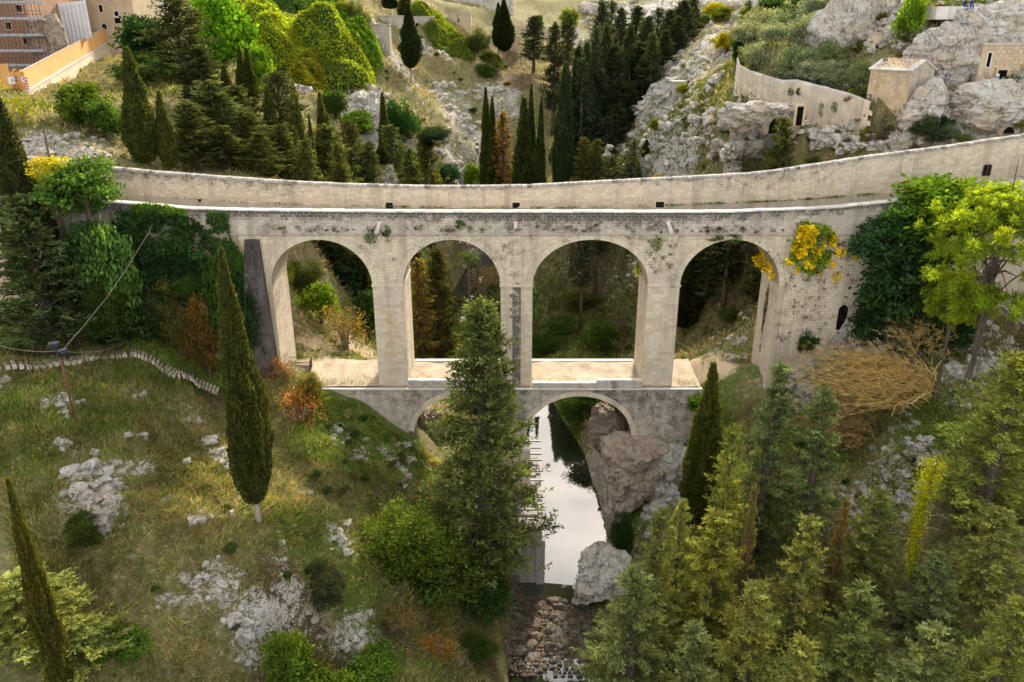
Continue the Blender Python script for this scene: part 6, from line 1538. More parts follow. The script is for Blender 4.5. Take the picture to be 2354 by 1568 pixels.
# ---------------------------------------------------------------- creeper heaps on the far left hill
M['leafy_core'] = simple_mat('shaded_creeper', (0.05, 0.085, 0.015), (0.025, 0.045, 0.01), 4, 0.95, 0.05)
for i, (x, y, Y, rx, ry, c, lab) in enumerate(((765, 150, 168, 72, 82, (0.22, 0.29, 0.026), 'biggest creeper-smothered heap on the left hillside'), (828, 128, 178, 36, 55, (0.12, 0.22, 0.024), 'creeper heap right of the biggest one'),
    (690, 45, 196, 85, 62, (0.075, 0.17, 0.024), 'dark creeper-covered knoll at the top edge'), (600, 55, 170, 70, 50, (0.26, 0.36, 0.03), 'sunlit creeper slope below the dark knoll'), (650, 110, 162, 52, 55, (0.30, 0.38, 0.032), 'sunlit creeper ridge running down to the rock face'),
    (705, 165, 158, 30, 60, (0.20, 0.21, 0.022), 'yellowing creeper tongue hanging over the pale rock face'), (545, 20, 180, 70, 45, (0.27, 0.37, 0.03), 'creeper bank beside the ivy-draped tree'), (760, 60, 190, 45, 30, (0.07, 0.14, 0.02), 'green creeper hump behind the biggest heap'),
    (985, 85, 232, 34, 34, (0.15, 0.20, 0.025), 'pale creeper heap right of the tallest cypress'), (1030, 108, 226, 42, 30, (0.125, 0.18, 0.03), 'rounded creeper heap left of the pollarded bush'), (1010, 62, 240, 34, 22, (0.15, 0.23, 0.022), 'bright creeper heap below the ruined house'), (1130, 103, 230, 18, 20, (0.12, 0.15, 0.03), 'small grey-green heap beside the ridge cypresses'))):
    k = Y/FPX; t = W(x, y + ry*0.35, Y); Rx, Ry = rx*k*1.15, max(rx, ry)*k*1.25; Hh = ry*k*1.05
    Yc = Y + Ry*0.15; sh = rng.uniform(-0.3, 0.3)
    def drape(u, v):
        d = np.sqrt(u*u + v*v); X = t[0] + u*Rx; Yy = Yc + v*Ry
        lump = fbm(np.c_[X*0.22, Yy*0.22, np.full(len(X), i*3.7)], 3)
        h = Hh*np.clip(1 - d**2.4, 0, 1)**0.55*(0.72 + 0.55*lump) + 0.35*fbm(np.c_[X, Yy, np.zeros(len(X))]*0.8, 2)
        return np.c_[X, Yy, ground_z(X, Yy) + h - 0.15]
    g1 = np.linspace(-1, 1, 27); A, B = np.meshgrid(g1, g1); Vc = drape(A.ravel(), B.ravel()); ii = np.arange(A.size).reshape(A.shape)
    Fc = np.stack([ii[:-1,:-1], ii[:-1,1:], ii[1:,1:], ii[1:,:-1]], -1).reshape(-1, 4); rr = np.hypot(A, B).ravel(); Fc = Fc[rr[Fc].max(1) < 1.02]
    n = 7500; q = np.sqrt(rng.random(n)); a = rng.random(n)*2*pi; C = drape(q*np.cos(a), q*np.sin(a)); e2 = drape(q*np.cos(a) + 0.02, q*np.sin(a)); e3 = drape(q*np.cos(a), q*np.sin(a) - 0.02)
    nr = unit(np.cross(e2 - C, C - e3)); nr *= np.sign(nr[:, 2:3]); down = np.c_[nr[:, :2], -np.hypot(nr[:, 0], nr[:, 1])]
    C = C + nr*(0.1 + 0.35*rng.random(n))[:, None]; D = down*0.9 + nr*0.25 + rng.normal(size=(n, 3))*0.5
    T = 0.45 + 0.13*rng.normal(size=n) + 0.22*fbm(C*0.35, 3)
    e = tag(empty('creeper_heap', (t[0], Yc, float(t[2]))), lab, 'creeper'); o_ = np.array(e.location)
    q_ = ob('foliage', leaf_mesh('foliage', C - o_, D, 0.55*rng.uniform(.6, 1.3, n), 0.34, T, M['leaf']), e); q_.color = (*c, 1)
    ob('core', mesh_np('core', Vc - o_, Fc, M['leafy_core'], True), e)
# small scrub dotted over the rocky slope
for k in range(150):
    if k >= 95: x, y = random.uniform(1930, 2350), random.uniform(20, 330); y0 = 88
    elif k < 60: x, y = random.uniform(1420, 2330), random.uniform(60, 400); y0 = 86
    else: x, y = random.uniform(800, 1290), random.uniform(90, 420); y0 = 100
    p = hit(x, y, y0); r = random.uniform(0.35, 1.0); c = random.choice([(0.10, 0.11, 0.03), (0.14, 0.12, 0.05), (0.07, 0.10, 0.025), (0.16, 0.17, 0.03)])
    e = tag(empty('scrub_bush', (p[0], p[1], p[2]), k), 'small scrub bush rooted among the limestone and dry grass behind the bridge', 'shrub', 'scrub bushes behind the bridge')
    crown_of(FIN[k % 3][0], e, c, loc=(0, 0, r*0.45), scale=(r*1.3, r*1.3, r))
for k in range(60):
    x, y = random.choice([(random.uniform(0, 900), random.uniform(900, 1560)), (random.uniform(1700, 2350), random.uniform(760, 1300)), (random.uniform(750, 950), random.uniform(950, 1150))])
    p = hit(x, y); r = random.uniform(0.25, 0.6); c = random.choice([(0.07, 0.11, 0.03), (0.14, 0.13, 0.06), (0.05, 0.09, 0.025), (0.24, 0.26, 0.13)])
    e = tag(empty('low_herb', (p[0], p[1], p[2]), k), 'low herb tuft among grass on the near slopes', 'plant', 'herb tufts on the near slopes')
    crown_of(FIN[k % 3][0], e, c, loc=(0, 0, r*0.4), scale=(r*1.3, r*1.3, r))
# ---------------------------------------------------------------- buildings and walls
M['plaster_tan'] = simple_mat('tan_plaster', (0.62, 0.50, 0.34), (0.42, 0.32, 0.21), 0.5, 0.9, 0.15, 0, 0.3)
M['plaster_cream'] = simple_mat('cream_plaster', (0.74, 0.64, 0.48), (0.58, 0.47, 0.33), 0.5, 0.9, 0.15, 0, 0.3)
M['plaster_white'] = simple_mat('whitish_plaster', (0.78, 0.72, 0.62), (0.60, 0.54, 0.45), 0.6, 0.9, 0.15, 0, 0.3)
M['brick_old'] = simple_mat('patched_brick', (0.46, 0.27, 0.17), (0.30, 0.21, 0.15), 0.7, 0.9, 0.15, 0, 0.4)
M['hoard'] = simple_mat('orange_hoarding', (0.74, 0.40, 0.15), (0.66, 0.34, 0.12), 0.4, 0.7, 0.2)
M['pole_red'] = simple_mat('rusty_scaffold_pole', (0.30, 0.12, 0.08), (0.20, 0.08, 0.05), 6, 0.6, 0.4, 0.3)
M['plank'] = simple_mat('grey_scaffold_plank', (0.40, 0.42, 0.45), (0.28, 0.30, 0.33), 3, 0.7, 0.3)
M['tarp'] = simple_mat('white_tarpaulin', (0.74, 0.74, 0.76), (0.62, 0.62, 0.64), 0.6, 0.6, 0.3)
M['white'] = simple_mat('sign_white', (0.80, 0.80, 0.80), (0.72, 0.72, 0.72), 3, 0.5)
M['red'] = simple_mat('sign_red', (0.62, 0.04, 0.035), (0.52, 0.03, 0.03), 3, 0.5)
M['blue'] = simple_mat('sign_blue', (0.03, 0.07, 0.30), (0.02, 0.05, 0.24), 3, 0.5)
def px_box(x0, x1, yt, yb, Y, depth):
    a, b = W(x0, yb, Y), W(x1, yb, Y); zt = W((x0+x1)/2, yt, Y)[2]
    return a[0], b[0], Y, Y + depth, a[2], zt
def house(name, label, cat, x0, x1, yt, yb, Y, depth, mat, wins=(), gable=0.0, extra_down=2.0, roofmat=None, auto=False):
    if auto:
        Y = float(hit((x0+x1)/2, yb, 90)[1])
    X0, X1, Y0, Y1, Z0, Z1 = px_box(x0, x1, yt, yb, Y, depth)
    e = tag(empty(name, ((X0+X1)/2, Y, Z0)), label, cat); o = np.array(e.location)
    extra_down = max(extra_down, Z0 - float(np.min(ground_z(np.array([X0, X1, X0, X1]), np.array([Y, Y, Y+depth, Y+depth])))) + 0.8)
    mb = MB().box(X0-o[0], X1-o[0], 0, depth, -extra_down, Z1-Z0); mb.build('wall', M[mat], e)
    if gable:
        mb = MB(); h = Z1 - Z0; xm = (X0+X1)/2 - o[0]
        mb.prism([(X0-o[0]-.15, -.15, h), (X1-o[0]+.15, -.15, h), (xm, -.15, h+gable)], (0, depth+.3, 0)); mb.build('roof', M[roofmat or mat], e)
    else:
        mb = MB().box(X0-o[0]-.12, X1-o[0]+.12, -.12, depth, Z1-Z0, Z1-Z0+.25); mb.build('cornice', M['stone_grey'], e)
    for wx, wy, ww, wh in wins:
        a, b = W(wx-ww/2, wy+wh/2, Y), W(wx+ww/2, wy-wh/2, Y); w, h = b[0]-a[0], b[2]-a[2]
        lx, lz = a[0]-o[0], a[2]-o[2]
        f = MB(); t = 0.12
        for q in ((lx-t, lx, lz-t, lz+h+t), (lx+w, lx+w+t, lz-t, lz+h+t), (lx, lx+w, lz+h, lz+h+t), (lx, lx+w, lz-t, lz)): f.box(q[0], q[1], -0.10, 0.02, q[2], q[3])
        f = f.build('window', M['stone_white'], e); MB().box(lx, lx+w, -0.03, 0.01, lz, lz+h).build('pane', M['void'], f)
    return e
# upper left: building site
sb = house('scaffolded_building', 'patched brick building wrapped in scaffolding at upper left', 'building', -70, 92, -70, 172, 136, 14, 'brick_old', [(20, 60, 9, 16), (60, 95, 9, 16), (45, 20, 9, 16)])
sc = tag(empty('scaffold', (0, 134.3, 0)), 'rust-red scaffold with grey plank decks before the brick building', 'scaffold')
for yy in (8, 45, 83, 119, 152, -30):
    a, b = W(-60, yy + 10, 134.3), W(99 + (yy/152)*4, yy - 8, 134.3); z = W(40, yy, 134.3)[2]
    MB().box(a[0], b[0], -0.55, 0.55, z-0.06, z+0.06).build('deck', M['plank'], sc); MB().box(a[0], b[0], -0.58, -0.55, z, z+0.35).build('toe_board', M['plank'], sc)
    for dz in (0.75, 1.25): MB().tube([(a[0], -0.55, z+dz), (b[0], -0.55, z+dz)], 0.035, 5).build('guard_rail', M['pole_red'], sc)
zlo, zhi = W(50, 172, 134.3)[2]-1, W(50, -60, 134.3)[2]
for k in range(9):
    X = W(-40 + k*17.5, 90, 134.3)[0]
    for dy in (-0.55, 0.55): MB().tube([(X, dy, zlo), (X, dy, zhi)], 0.05, 5).build('pole', M['pole_red'], sc)
    if k % 2 and k < 8: MB().tube([(X, -0.58, zlo+3), (X+1.25, -0.58, zlo+8)], 0.03, 5).build('brace', M['pole_red'], sc)
boulder('rubble_buttress', 'sloping rubble stone buttress right of the scaffold', W(113, 110, 137) + np.array([0, 0, -1.5]), (3.2, 2.4, 7.5), 71, M['rock_tan'], 4, 14, 0.12)
house('recessed_building', 'brown recessed building with balconies between scaffold and tarpaulin', 'building', 78, 160, -60, 128, 148, 10, 'brick_old', [(122, 35, 10, 14), (124, 75, 8, 12), (138, 92, 7, 14), (100, 5, 10, 12)])
tp = tag(empty('tarpaulin', (0, 145.5, 0)), 'white tarpaulin sheet hung over scaffolding poles', 'tarpaulin')
nU, nV = 7, 12
V = []
for j in range(nV+1):
    for i in range(nU*4+1):
        u, v = i/(nU*4), j/nV; p = (1-v)*((1-u)*W(131, 9, 145.5) + u*W(196, 1, 145.5)) + v*((1-u)*W(153, 114, 145.5) + u*W(213, 88, 145.5))
        p = p - np.array([0, 145.5, 0]); p[1] = -0.16*abs(sin(pi*nU*u)) - 0.05*sin(7*v + 3*u); V.append(p)
w_ = nU*4+1; F = np.array([(j*w_+i, j*w_+i+1, (j+1)*w_+i+1, (j+1)*w_+i) for j in range(nV) for i in range(nU*4)])
q = ob('sheet', mesh_np('sheet', V, F, M['tarp'], True), tp); md = q.modifiers.new('t', 'SOLIDIFY'); md.thickness = 0.03
for i in range(nU+1):
    u = i/nU; a = (1-u)*W(131, 9, 145.5) + u*W(196, 1, 145.5); b = (1-u)*W(153, 114, 145.5) + u*W(213, 88, 145.5); s = np.array([0, 145.35, 0])
    MB().tube([a - s, b - s], 0.04, 5).build('pole', M['wood_old'], tp)
house('old_palace', 'tan weathered stone building with small dark windows at upper left', 'building', 196, 318, -60, 92, 160, 12, 'plaster_tan', [(232, 20, 5, 16), (268, 32, 7, 11), (271, 48, 12, 13), (240, 62, 8, 12), (250, -5, 10, 12)])
house('pale_house', 'pale plastered house with tall narrow windows beside dark conifer', 'building', 318, 375, -60, 55, 175, 10, 'plaster_white', [(333, 2, 6, 8), (345, 3, 5, 9), (337, 28, 6, 34), (352, 23, 5, 12), (360, 10, 6, 10)])
# boundary wall with hoarding, running away up the slope
A0, A1 = W(64, 213, 112), W(296, 73, 178)
dirv = (A1 - A0); Lw = np.linalg.norm(dirv[:2]); ux = dirv/np.linalg.norm(dirv[:2]); nv = np.array([ux[1], -ux[0], 0])
bw_ = tag(empty('boundary_wall', tuple(A0)), 'cream retaining wall with grey coping climbing below the hoarding', 'wall')
nseg = 24
for k in range(nseg):
    a, b = ux*Lw*k/nseg, ux*Lw*(k+1)/nseg - ux*0.02
    MB().add([a, b, b - nv*0.5, a - nv*0.5, a + np.array([0, 0, -3.2]), b + np.array([0, 0, -3.2]), b - nv*0.5 + np.array([0, 0, -3.2]), a - nv*0.5 + np.array([0, 0, -3.2])],
             [(0,1,2,3),(4,7,6,5),(0,4,5,1),(1,5,6,2),(2,6,7,3),(3,7,4,0)]).build('wall_panel', M['plaster_cream'], bw_)
    m_ = (a + b)/2; MB().obox(m_ + np.array([0, 0, 0.12]) - nv*0.25, (b-a)/2, nv*0.34, np.array([0, 0, 0.14])).build('coping_stone', M['stone_grey'], bw_)
hd = tag(empty('hoarding', tuple(A0 + np.array([0, 0, 0.3]))), 'long orange builders hoarding on top of the retaining wall', 'hoarding')
A2 = W(64, 165, 112)[2] - A0[2] - 0.3
for k in range(30):
    a, b = ux*Lw*0.955*k/30 - nv*0.35, ux*Lw*0.955*(k+1)/30 - nv*0.35 - ux*0.015; hh = np.array([0, 0, A2])
    MB().add([a, b, b - nv*0.06, a - nv*0.06, a + hh, b + hh, b - nv*0.06 + hh, a - nv*0.06 + hh], [(0,3,2,1),(4,5,6,7),(0,1,5,4),(1,2,6,5),(2,3,7,6),(3,0,4,7)]).build('panel', M['hoard'], hd)
    MB().obox((a+b)/2 + hh + np.array([0, 0, 0.04]), (b-a)/2, nv*0.09, np.array([0, 0, 0.04])).build('top_rail', M['stone_grey'], hd)
hd2 = tag(empty('hoarding', tuple(W(-30, 215, 108))), 'orange hoarding panel at the left edge carrying white notices', 'hoarding')
o_ = np.array(hd2.location)
for (xa, xb, Ya, Yb, yt, yb) in ((-40, 28, 106, 110, 146, 204), (28, 42, 111.5, 112.5, 167, 205), (42, 64, 112.5, 112, 166, 212)):
    a, b = W(xa, yb, Ya) - o_, W(xb, yb, Yb) - o_; za, zb = W(xa, yt + (8 if xa < 0 else 0), Ya)[2] - o_[2], W(xb, yt, Yb)[2] - o_[2]
    MB().add([a, b, b + np.array([0, .08, 0]), a + np.array([0, .08, 0]), (a[0], a[1], za), (b[0], b[1], zb), (b[0], b[1]+.08, zb), (a[0], a[1]+.08, za)], [(0,3,2,1),(4,5,6,7),(0,1,5,4),(1,2,6,5),(2,3,7,6),(3,0,4,7)]).build('panel', M['hoard'], hd2)
def sign(name, label, x0, x1, yt, yb, Y, mat):
    X0, X1, Y0, Y1, Z0, Z1 = px_box(x0, x1, yt, yb, Y, 0.03); e = tag(empty(name, (X0, Y, Z0)), label, 'sign')
    MB().box(0, X1-X0, 0, 0.03, 0, Z1-Z0).build('board', M[mat], e); return e, X1-X0, Z1-Z0
e, w, h = sign('notice_sign', 'white notice with blue safety disc on the hoarding corner', 51, 62, 177, 190, 111.9, 'white')
d = MB().prism([(w*.5 + .27*w*cos(t), -.012, h*.66 + .27*w*sin(t)) for t in np.linspace(0, 2*pi, 17)[:-1]], (0, .01, 0)).build('disc', M['blue'], e)
MB().box(w*.42, w*.58, -.02, -.013, h*.58, h*.72).build('figure', M['white'], e)
for k in range(2): MB().box(w*.15, w*.85, -.012, 0, h*(.12+.1*k), h*(.16+.1*k)).build('text_line', M['blue'], e)
e, w, h = sign('notice_sign', 'large white notice board at the left end of the hoarding', 20, 35, 177, 193, 108.9, 'white')
for k in range(3): MB().box(w*.5, w*.9, -.012, 0, h*(.3+.18*k), h*(.38+.18*k)).build('text_line', M['blue'], e)
e, w, h = sign('notice_sign', 'small blue notice on the hoarding beside the large white one', 35, 40, 177, 187, 110.4, 'blue')
MB().box(w*.25, w*.75, -.012, 0, h*.4, h*.6).build('symbol', M['white'], e)
e, w, h = sign('chevron_marker', 'red and white chevron strip on the hoarding corner', 61, 69, 178, 209, 111.6, 'white')
for k in range(5):
    z = h*(k + .15)/5.0; c = h*.1
    MB().prism([(0, -.012, z), (w/2, -.012, z+c), (w, -.012, z), (w, -.012, z+c), (w/2, -.012, z+2*c), (0, -.012, z+c)], (0, .01, 0)).build('chevron', M['red'], e)
# centre top: farmhouses and ruins
house('farmhouse', 'long cream farmhouse with four dark windows at the top edge', 'house', 776, 908, -30, 36, 252, 10, 'plaster_cream', [(791, 6, 8, 9), (815, 9, 8, 20), (838, 6, 8, 12), (858, 6, 8, 14)])
house('gabled_house', 'pale gabled house behind the tallest cypress', 'house', 912, 985, 10, 52, 250, 8, 'plaster_cream', [(959, 15, 8, 4), (974, 20, 3, 10)], 2.2)
house('ruined_wall', 'grey garden wall below the gabled house', 'wall', 872, 948, 38, 62, 244, 1.0, 'stone_grey', auto=True)
house('ruined_hut', 'grey roofless hut at the end of the garden wall', 'ruin', 948, 995, 40, 66, 246, 5, 'stone_grey', [(958, 58, 7, 10)], auto=True)
house('ruined_house', 'roofless ruin with small arched window on the far slope', 'ruin', 1030, 1083, 33, 62, 252, 5, 'stone_warm', [(1054, 47, 3, 8)], auto=True)
house('quarried_face', 'pale quarried stone face behind the ruined house', 'wall', 988, 1180, -20, 26, 285, 4, 'rock')
house('ruined_wall', 'pale ruined wall with broken corner on the dry slope', 'wall', 852, 896, 58, 100, 222, 3, 'stone_grey', auto=True)
house('stone_block', 'pale cut rock face beside the creeper heap', 'wall', 722, 768, 42, 78, 205, 3, 'rock', auto=True)
house('ruined_pillar', 'white ruined pillar by the pale green round tree', 'ruin', 1309, 1330, 62, 112, 232, 3, 'stone_white', auto=True)
house('ruined_wall', 'tan ruined wall below the ridge cypresses', 'wall', 1172, 1195, 85, 122, 228, 3, 'stone_warm', auto=True)
house('hill_house', 'cream house with balcony above the olive field', 'house', 1733, 1790, -30, 48, 182, 7, 'plaster_white', [(1750, 18, 6, 10), (1768, 8, 5, 12), (1762, 36, 6, 9)])
house('roadside_hut', 'small roofless stone hut on the rocky slope', 'ruin', 1545, 1585, 190, 214, 128, 3, 'stone_grey', [(1556, 204, 5, 9)], auto=True)
house('stone_bench', 'pale stone bench wall on the rocky slope', 'wall', 1508, 1546, 213, 222, 124, 1.0, 'stone_white', auto=True)
# olive field wall
ow = tag(empty('field_wall', tuple(W(1721, 162, 118))), 'long pale retaining wall below the olive field', 'wall'); o_ = np.array(ow.location)
top = [(1694,132,120.5),(1700,150,120),(1721,162,118),(1796,185,112),(1831,184,110),(1952,215,104),(2000,235,101.5)]; bot = [218, 222, 226, 256, 300, 300, 312]
NB_ = [0]
for i in range(len(top)-1):
    (xa, ya, Ya), (xb, yb, Yb) = top[i], top[i+1]; n = max(1, int(abs(xb - xa)/15))
    for k in range(n):
        f0, f1 = k/n, (k+1)/n - 0.0006; P0 = W(xa + f0*(xb-xa), ya + f0*(yb-ya), Ya + f0*(Yb-Ya)) - o_; P1 = W(xa + f1*(xb-xa), ya + f1*(yb-ya), Ya + f1*(Yb-Ya)) - o_
        z0 = W(xa, bot[i], Ya)[2] - o_[2] - 1.0; dy = np.array([0.25, 0.6, 0]); j = random.uniform(-.08, .08)
        Vq = [P0 + (0, 0, j), P1 + (0, 0, j), P1 + dy, P0 + dy, (P0[0], P0[1], z0), (P1[0], P1[1], z0), (P1[0]+.25, P1[1]+.6, z0), (P0[0]+.25, P0[1]+.6, z0)]
        MB().add(Vq, [(0,1,2,3),(4,7,6,5),(0,4,5,1),(1,5,6,2),(2,6,7,3),(3,7,4,0)], random.uniform(.4, .6)).build('wall_panel', M['stone'] if i > 0 else M['stone_white'], ow)
        for r in range(6):
            if NB_[0] > 285: break
            NB_[0] += 1; ra, rb = .3 + r*.62, .3 + (r+1)*.62; off = (P1 - P0)*(.5 if r % 2 else 0); q0, q1 = P0 + off + (P1-P0)*.015, P1 + off - (P1-P0)*.015; pr = np.array([0, -.012 - .02*random.random(), 0])
            B0 = [q0 + pr - (0, 0, rb - .015), q1 + pr - (0, 0, rb - .015), q1 + pr - (0, 0, ra + .015), q0 + pr - (0, 0, ra + .015)]
            MB().add(B0 + [b + (0, .06, 0) for b in B0], [(0,1,2,3),(0,4,5,1),(1,5,6,2),(2,6,7,3),(3,7,4,0)], random.random()).build('ashlar_block', M['stone'], ow)
        MB().add([p + (0, -.04, .02) for p in Vq[:4]] + [p + (0, -.04, -.28) for p in Vq[:4]], [(0,1,2,3),(4,7,6,5),(0,4,5,1),(1,5,6,2),(2,6,7,3),(3,7,4,0)], random.random()).build('coping_stone', M['stone_white'], ow)
def opening(name, label, x, y, w, h, Y, arch=True, frame=None, tilt=0.0):
    t = W(x, y + h/2, Y); k = Y/FPX; w, h = w*k, h*k; e = tag(empty(name, tuple(t), tilt), label, 'doorway')
    pts = [(-w/2, 0), (w/2, 0)] + ([(w/2*cos(a), h - w/2 + w/2*sin(a)) for a in np.linspace(0, pi, 11)] if arch else [(w/2, h), (-w/2, h)])
    MB().prism([(a, -.06, b) for a, b in pts], (0, .8, 0)).build('recess', M['void'], e)
    if frame:
        f = 0.28; fm = M[frame]
        MB().box(-w/2-f, -w/2, -.14, .5, -.1, h+f).build('jamb', fm, e); MB().box(w/2, w/2+f, -.14, .5, -.1, h+f).build('jamb', fm, e); MB().box(-w/2, w/2, -.14, .5, h, h+f).build('lintel', fm, e)
    else:
        outer = [(a*1.35, b*1.12 if b > 0 else -.2) for a, b in pts]; n = len(pts)
        V = [(a, -.25, b) for a, b in outer] + [(a, -.10, b) for a, b in pts] + [(a*1.1, .6, b*1.05) for a, b in outer]
        F = [(i, (i+1) % n, n+(i+1) % n, n+i) for i in range(1, n)] + [(i, 2*n+i, 2*n+(i+1) % n, (i+1) % n) for i in range(1, n)]
        MB().add(V, F).build('rock_surround', M['rock_tan'], e)
    return e
opening('cave_mouth', 'dark rounded cave mouth in the ledge below the olive wall', 1785, 290, 40, 34, 103.2)
opening('cave_doorway', 'tall narrow dark doorway in the olive field wall', 1834, 268, 14, 40, 103.4, False, 'stone_warm')
opening('cave_mouth', 'small dark drain hole in the rock behind the right parapet', 2316, 300, 24, 14, 93.0)
opening('rock_doorway', 'carved stone doorway with pilasters at the foot of the cliff', 2012, 125, 12, 36, 110.5, False, 'plaster_cream')
MB_ = house('carved_portal', 'square carved panel above the cliff doorway', 'portal', 2004, 2030, 80, 105, 110.6, 1.5, 'plaster_cream', [])
cf = house('cave_facade', 'squared stone facade of the cave dwelling at the right edge', 'facade', 2238, 2375, 104, 206, 101.5, 5, 'stone_warm', [(2272, 138, 15, 32)])
o_ = np.array(cf.location)
nx0, nx1 = W(2238, 206, 101.5)[0], W(2375, 206, 101.5)[0]; z0, z1 = W(2300, 206, 101.5)[2], W(2300, 106, 101.5)[2]
rows = 12
for r in range(rows):
    x = nx0 + (0.2 if r % 2 else 0)
    while x < nx1 - 0.1:
        w = random.uniform(0.45, 0.75); xe = min(x + w, nx1); za, zb = z0 + (z1-z0)*r/rows, z0 + (z1-z0)*(r+1)/rows
        c = W(2272, 138, 101.5); d_ = W(2296, 182, 101.5)
        hit_w = abs((x+xe)/2 - c[0]) < 0.75 and abs((za+zb)/2 - c[2]) < 1.15; hit_d = abs((x+xe)/2 - d_[0]) < 0.85 and abs((za+zb)/2 - d_[2]) < 1.35
        if not (hit_w or hit_d): MB().box(x+.02-o_[0], xe-.02-o_[0], -.05-random.uniform(0, .05), .02, za+.02-o_[2], zb-.02-o_[2], random.random()).build('ashlar_block', M['stone_warm'], cf)
        x = xe
opening('cave_doorway', 'dark low doorway of the cave dwelling with a notice inside', 2296, 182, 20, 34, 101.35, False, 'stone_warm')
e, w, h = sign('notice_sign', 'small white notice hanging in the cave doorway', 2286, 2294, 170, 186, 101.1, 'white'); MB().box(w*.2, w*.8, -.012, 0, h*.45, h*.62).build('text_line', M['blue'], e)
# chapel
cx = W(2088, 205, 99.0); ch = tag(empty('chapel', (cx[0], cx[1], cx[2] - 1.2), radians(33)), 'little stone chapel with grassy pitched roof on the huge pale rock', 'chapel')
Lc, Wc, Hc = 4.8, 5.4, 3.4
MB().box(0, Lc, 0, Wc, -2.0, Hc).build('wall', M['stone_warm'], ch)
MB().prism([(-.02, -.04, Hc), (Lc+.02, -.04, Hc), (Lc/2, -.04, Hc+1.0)], (0, Wc+.08, 0)).build('gable', M['stone_grey'], ch)
for sx in (0, 1):
    xa = -.25 if sx == 0 else Lc + .25
    MB().add([(xa, -.2, Hc-.04), (Lc/2, -.2, Hc+1.09), (Lc/2, Wc+.2, Hc+1.09), (xa, Wc+.2, Hc-.04), (xa, -.2, Hc-.2), (Lc/2, -.2, Hc+.93), (Lc/2, Wc+.2, Hc+.93), (xa, Wc+.2, Hc-.2)], [(0,1,2,3),(4,7,6,5),(0,4,5,1),(1,5,6,2),(2,6,7,3),(3,7,4,0)]).build('roof', M['stone_white'], ch)
for r in range(9):
    for k in range(7):
        y0 = k*Wc/7 + (.3 if r % 2 else 0); y1 = min(Wc, y0 + Wc/7); MB().box(-.03-.02*random.random(), .02, y0+.02, y1-.02, -.6+r*.44, -.6+r*.44+.41, random.random()).build('ashlar_block', M['stone_warm'], ch)
        x0 = k*Lc/7 + (.3 if r % 2 else 0); x1 = min(Lc, x0 + Lc/7); MB().box(x0+.02, x1-.02, -.03-.02*random.random(), .02, -.6+r*.44, -.6+r*.44+.41, random.random()).build('ashlar_block', M['stone_grey'], ch)
C = np.c_[rng.uniform(.1, Lc/2, 900), rng.uniform(.4, Wc-.4, 900)]; C = np.c_[C, Hc + C[:, 0]/(Lc/2)*1.05]
q = ob('roof_grass', leaf_mesh('roof_grass', C, rng.normal(size=(900, 3))*.5 + np.array([0, 0, .7]), .34, .05, .5 + .15*rng.normal(size=900), M['grass']), ch); q.color = (0.40, 0.30, 0.17, 1)
fl = MB().box(-.25, .25, -.15, .15, 0, .35); tag(ob('floodlight', fl.mesh('floodlight', M['steel']), None, tuple(W(2034, 141, 103))), 'small grey floodlight standing on the chapel roof corner', 'floodlight')
# fence along the olive field
fe = tag(empty('field_fence', tuple(W(1900, 205, 104.8))), 'dark rail fence on top of the olive field wall', 'fence'); o_ = np.array(fe.location); pts = []
for x, y, Y in ((1790, 182, 112.8), (1830, 190, 110.8), (1870, 197, 108.8), (1910, 208, 106.8), (1955, 220, 104.6), (2000, 232, 102.2)): pts.append(W(x, y, Y) - o_)
for p in pts: MB().tube([p + (0, 0, -.6), p + (0, 0, .75)], .06, 5).build('post', M['iron'], fe)
for dz in (.15, .65): MB().tube([p + (0, 0, dz) for p in pts], .045, 5).build('rail', M['iron'], fe)

# ---------------------------------------------------------------- steps, railing, lamps, landing
M['step'] = simple_mat('pale_step_stone', (0.66, 0.58, 0.45), (0.46, 0.39, 0.29), 2.0, 0.9, 0.15, 0, 0.3)
st = tag(empty('stone_stairs', tuple(hit(290, 815))), 'pale stone steps winding over the near left hill', 'stairs'); o_ = np.array(st.location)
def run(px, n, width):
    P = np.array([hit(x, y, 52) for x, y in px]); s = np.r_[0, np.cumsum(np.linalg.norm(np.diff(P[:, :2], axis=0), axis=1))]
    out = []
    for k in range(n):
        t = s[-1]*(k + .5)/n; p = np.array([np.interp(t, s, P[:, i]) for i in range(3)]); t2 = min(s[-1], t + .3); q = np.array([np.interp(t2, s, P[:, i]) for i in range(3)])
        t0 = max(0, t - .3); q0 = np.array([np.interp(t0, s, P[:, i]) for i in range(3)]); d = (q - q0)[:2]; d /= np.linalg.norm(d) + 1e-9; d = np.array([*d, 0]); sd = np.array([-d[1], d[0], 0])
        zc = max(p[2], float(ground_z(*(p + sd*width*.4)[:2])), float(ground_z(*(p - sd*width*.4)[:2])))
        hw = s[-1]/n*.40
        MB().obox(np.array([p[0], p[1], zc - .10]) - o_, d*hw*random.uniform(.8, .97), sd*width/2*random.uniform(.93, 1.05), np.array([0, 0, .15]), random.random()).build('step', M['step'], st)
        out.append(np.array([p[0], p[1], zc + .16]) - sd*width*.55)
    return out
r1 = run([(-20, 846), (0, 845), (60, 842), (110, 838), (150, 834), (200, 828), (250, 821), (292, 816)], 22, 1.7)
r2 = run([(300, 818), (330, 828), (370, 848), (410, 870), (450, 888), (505, 908)], 25, 1.5)
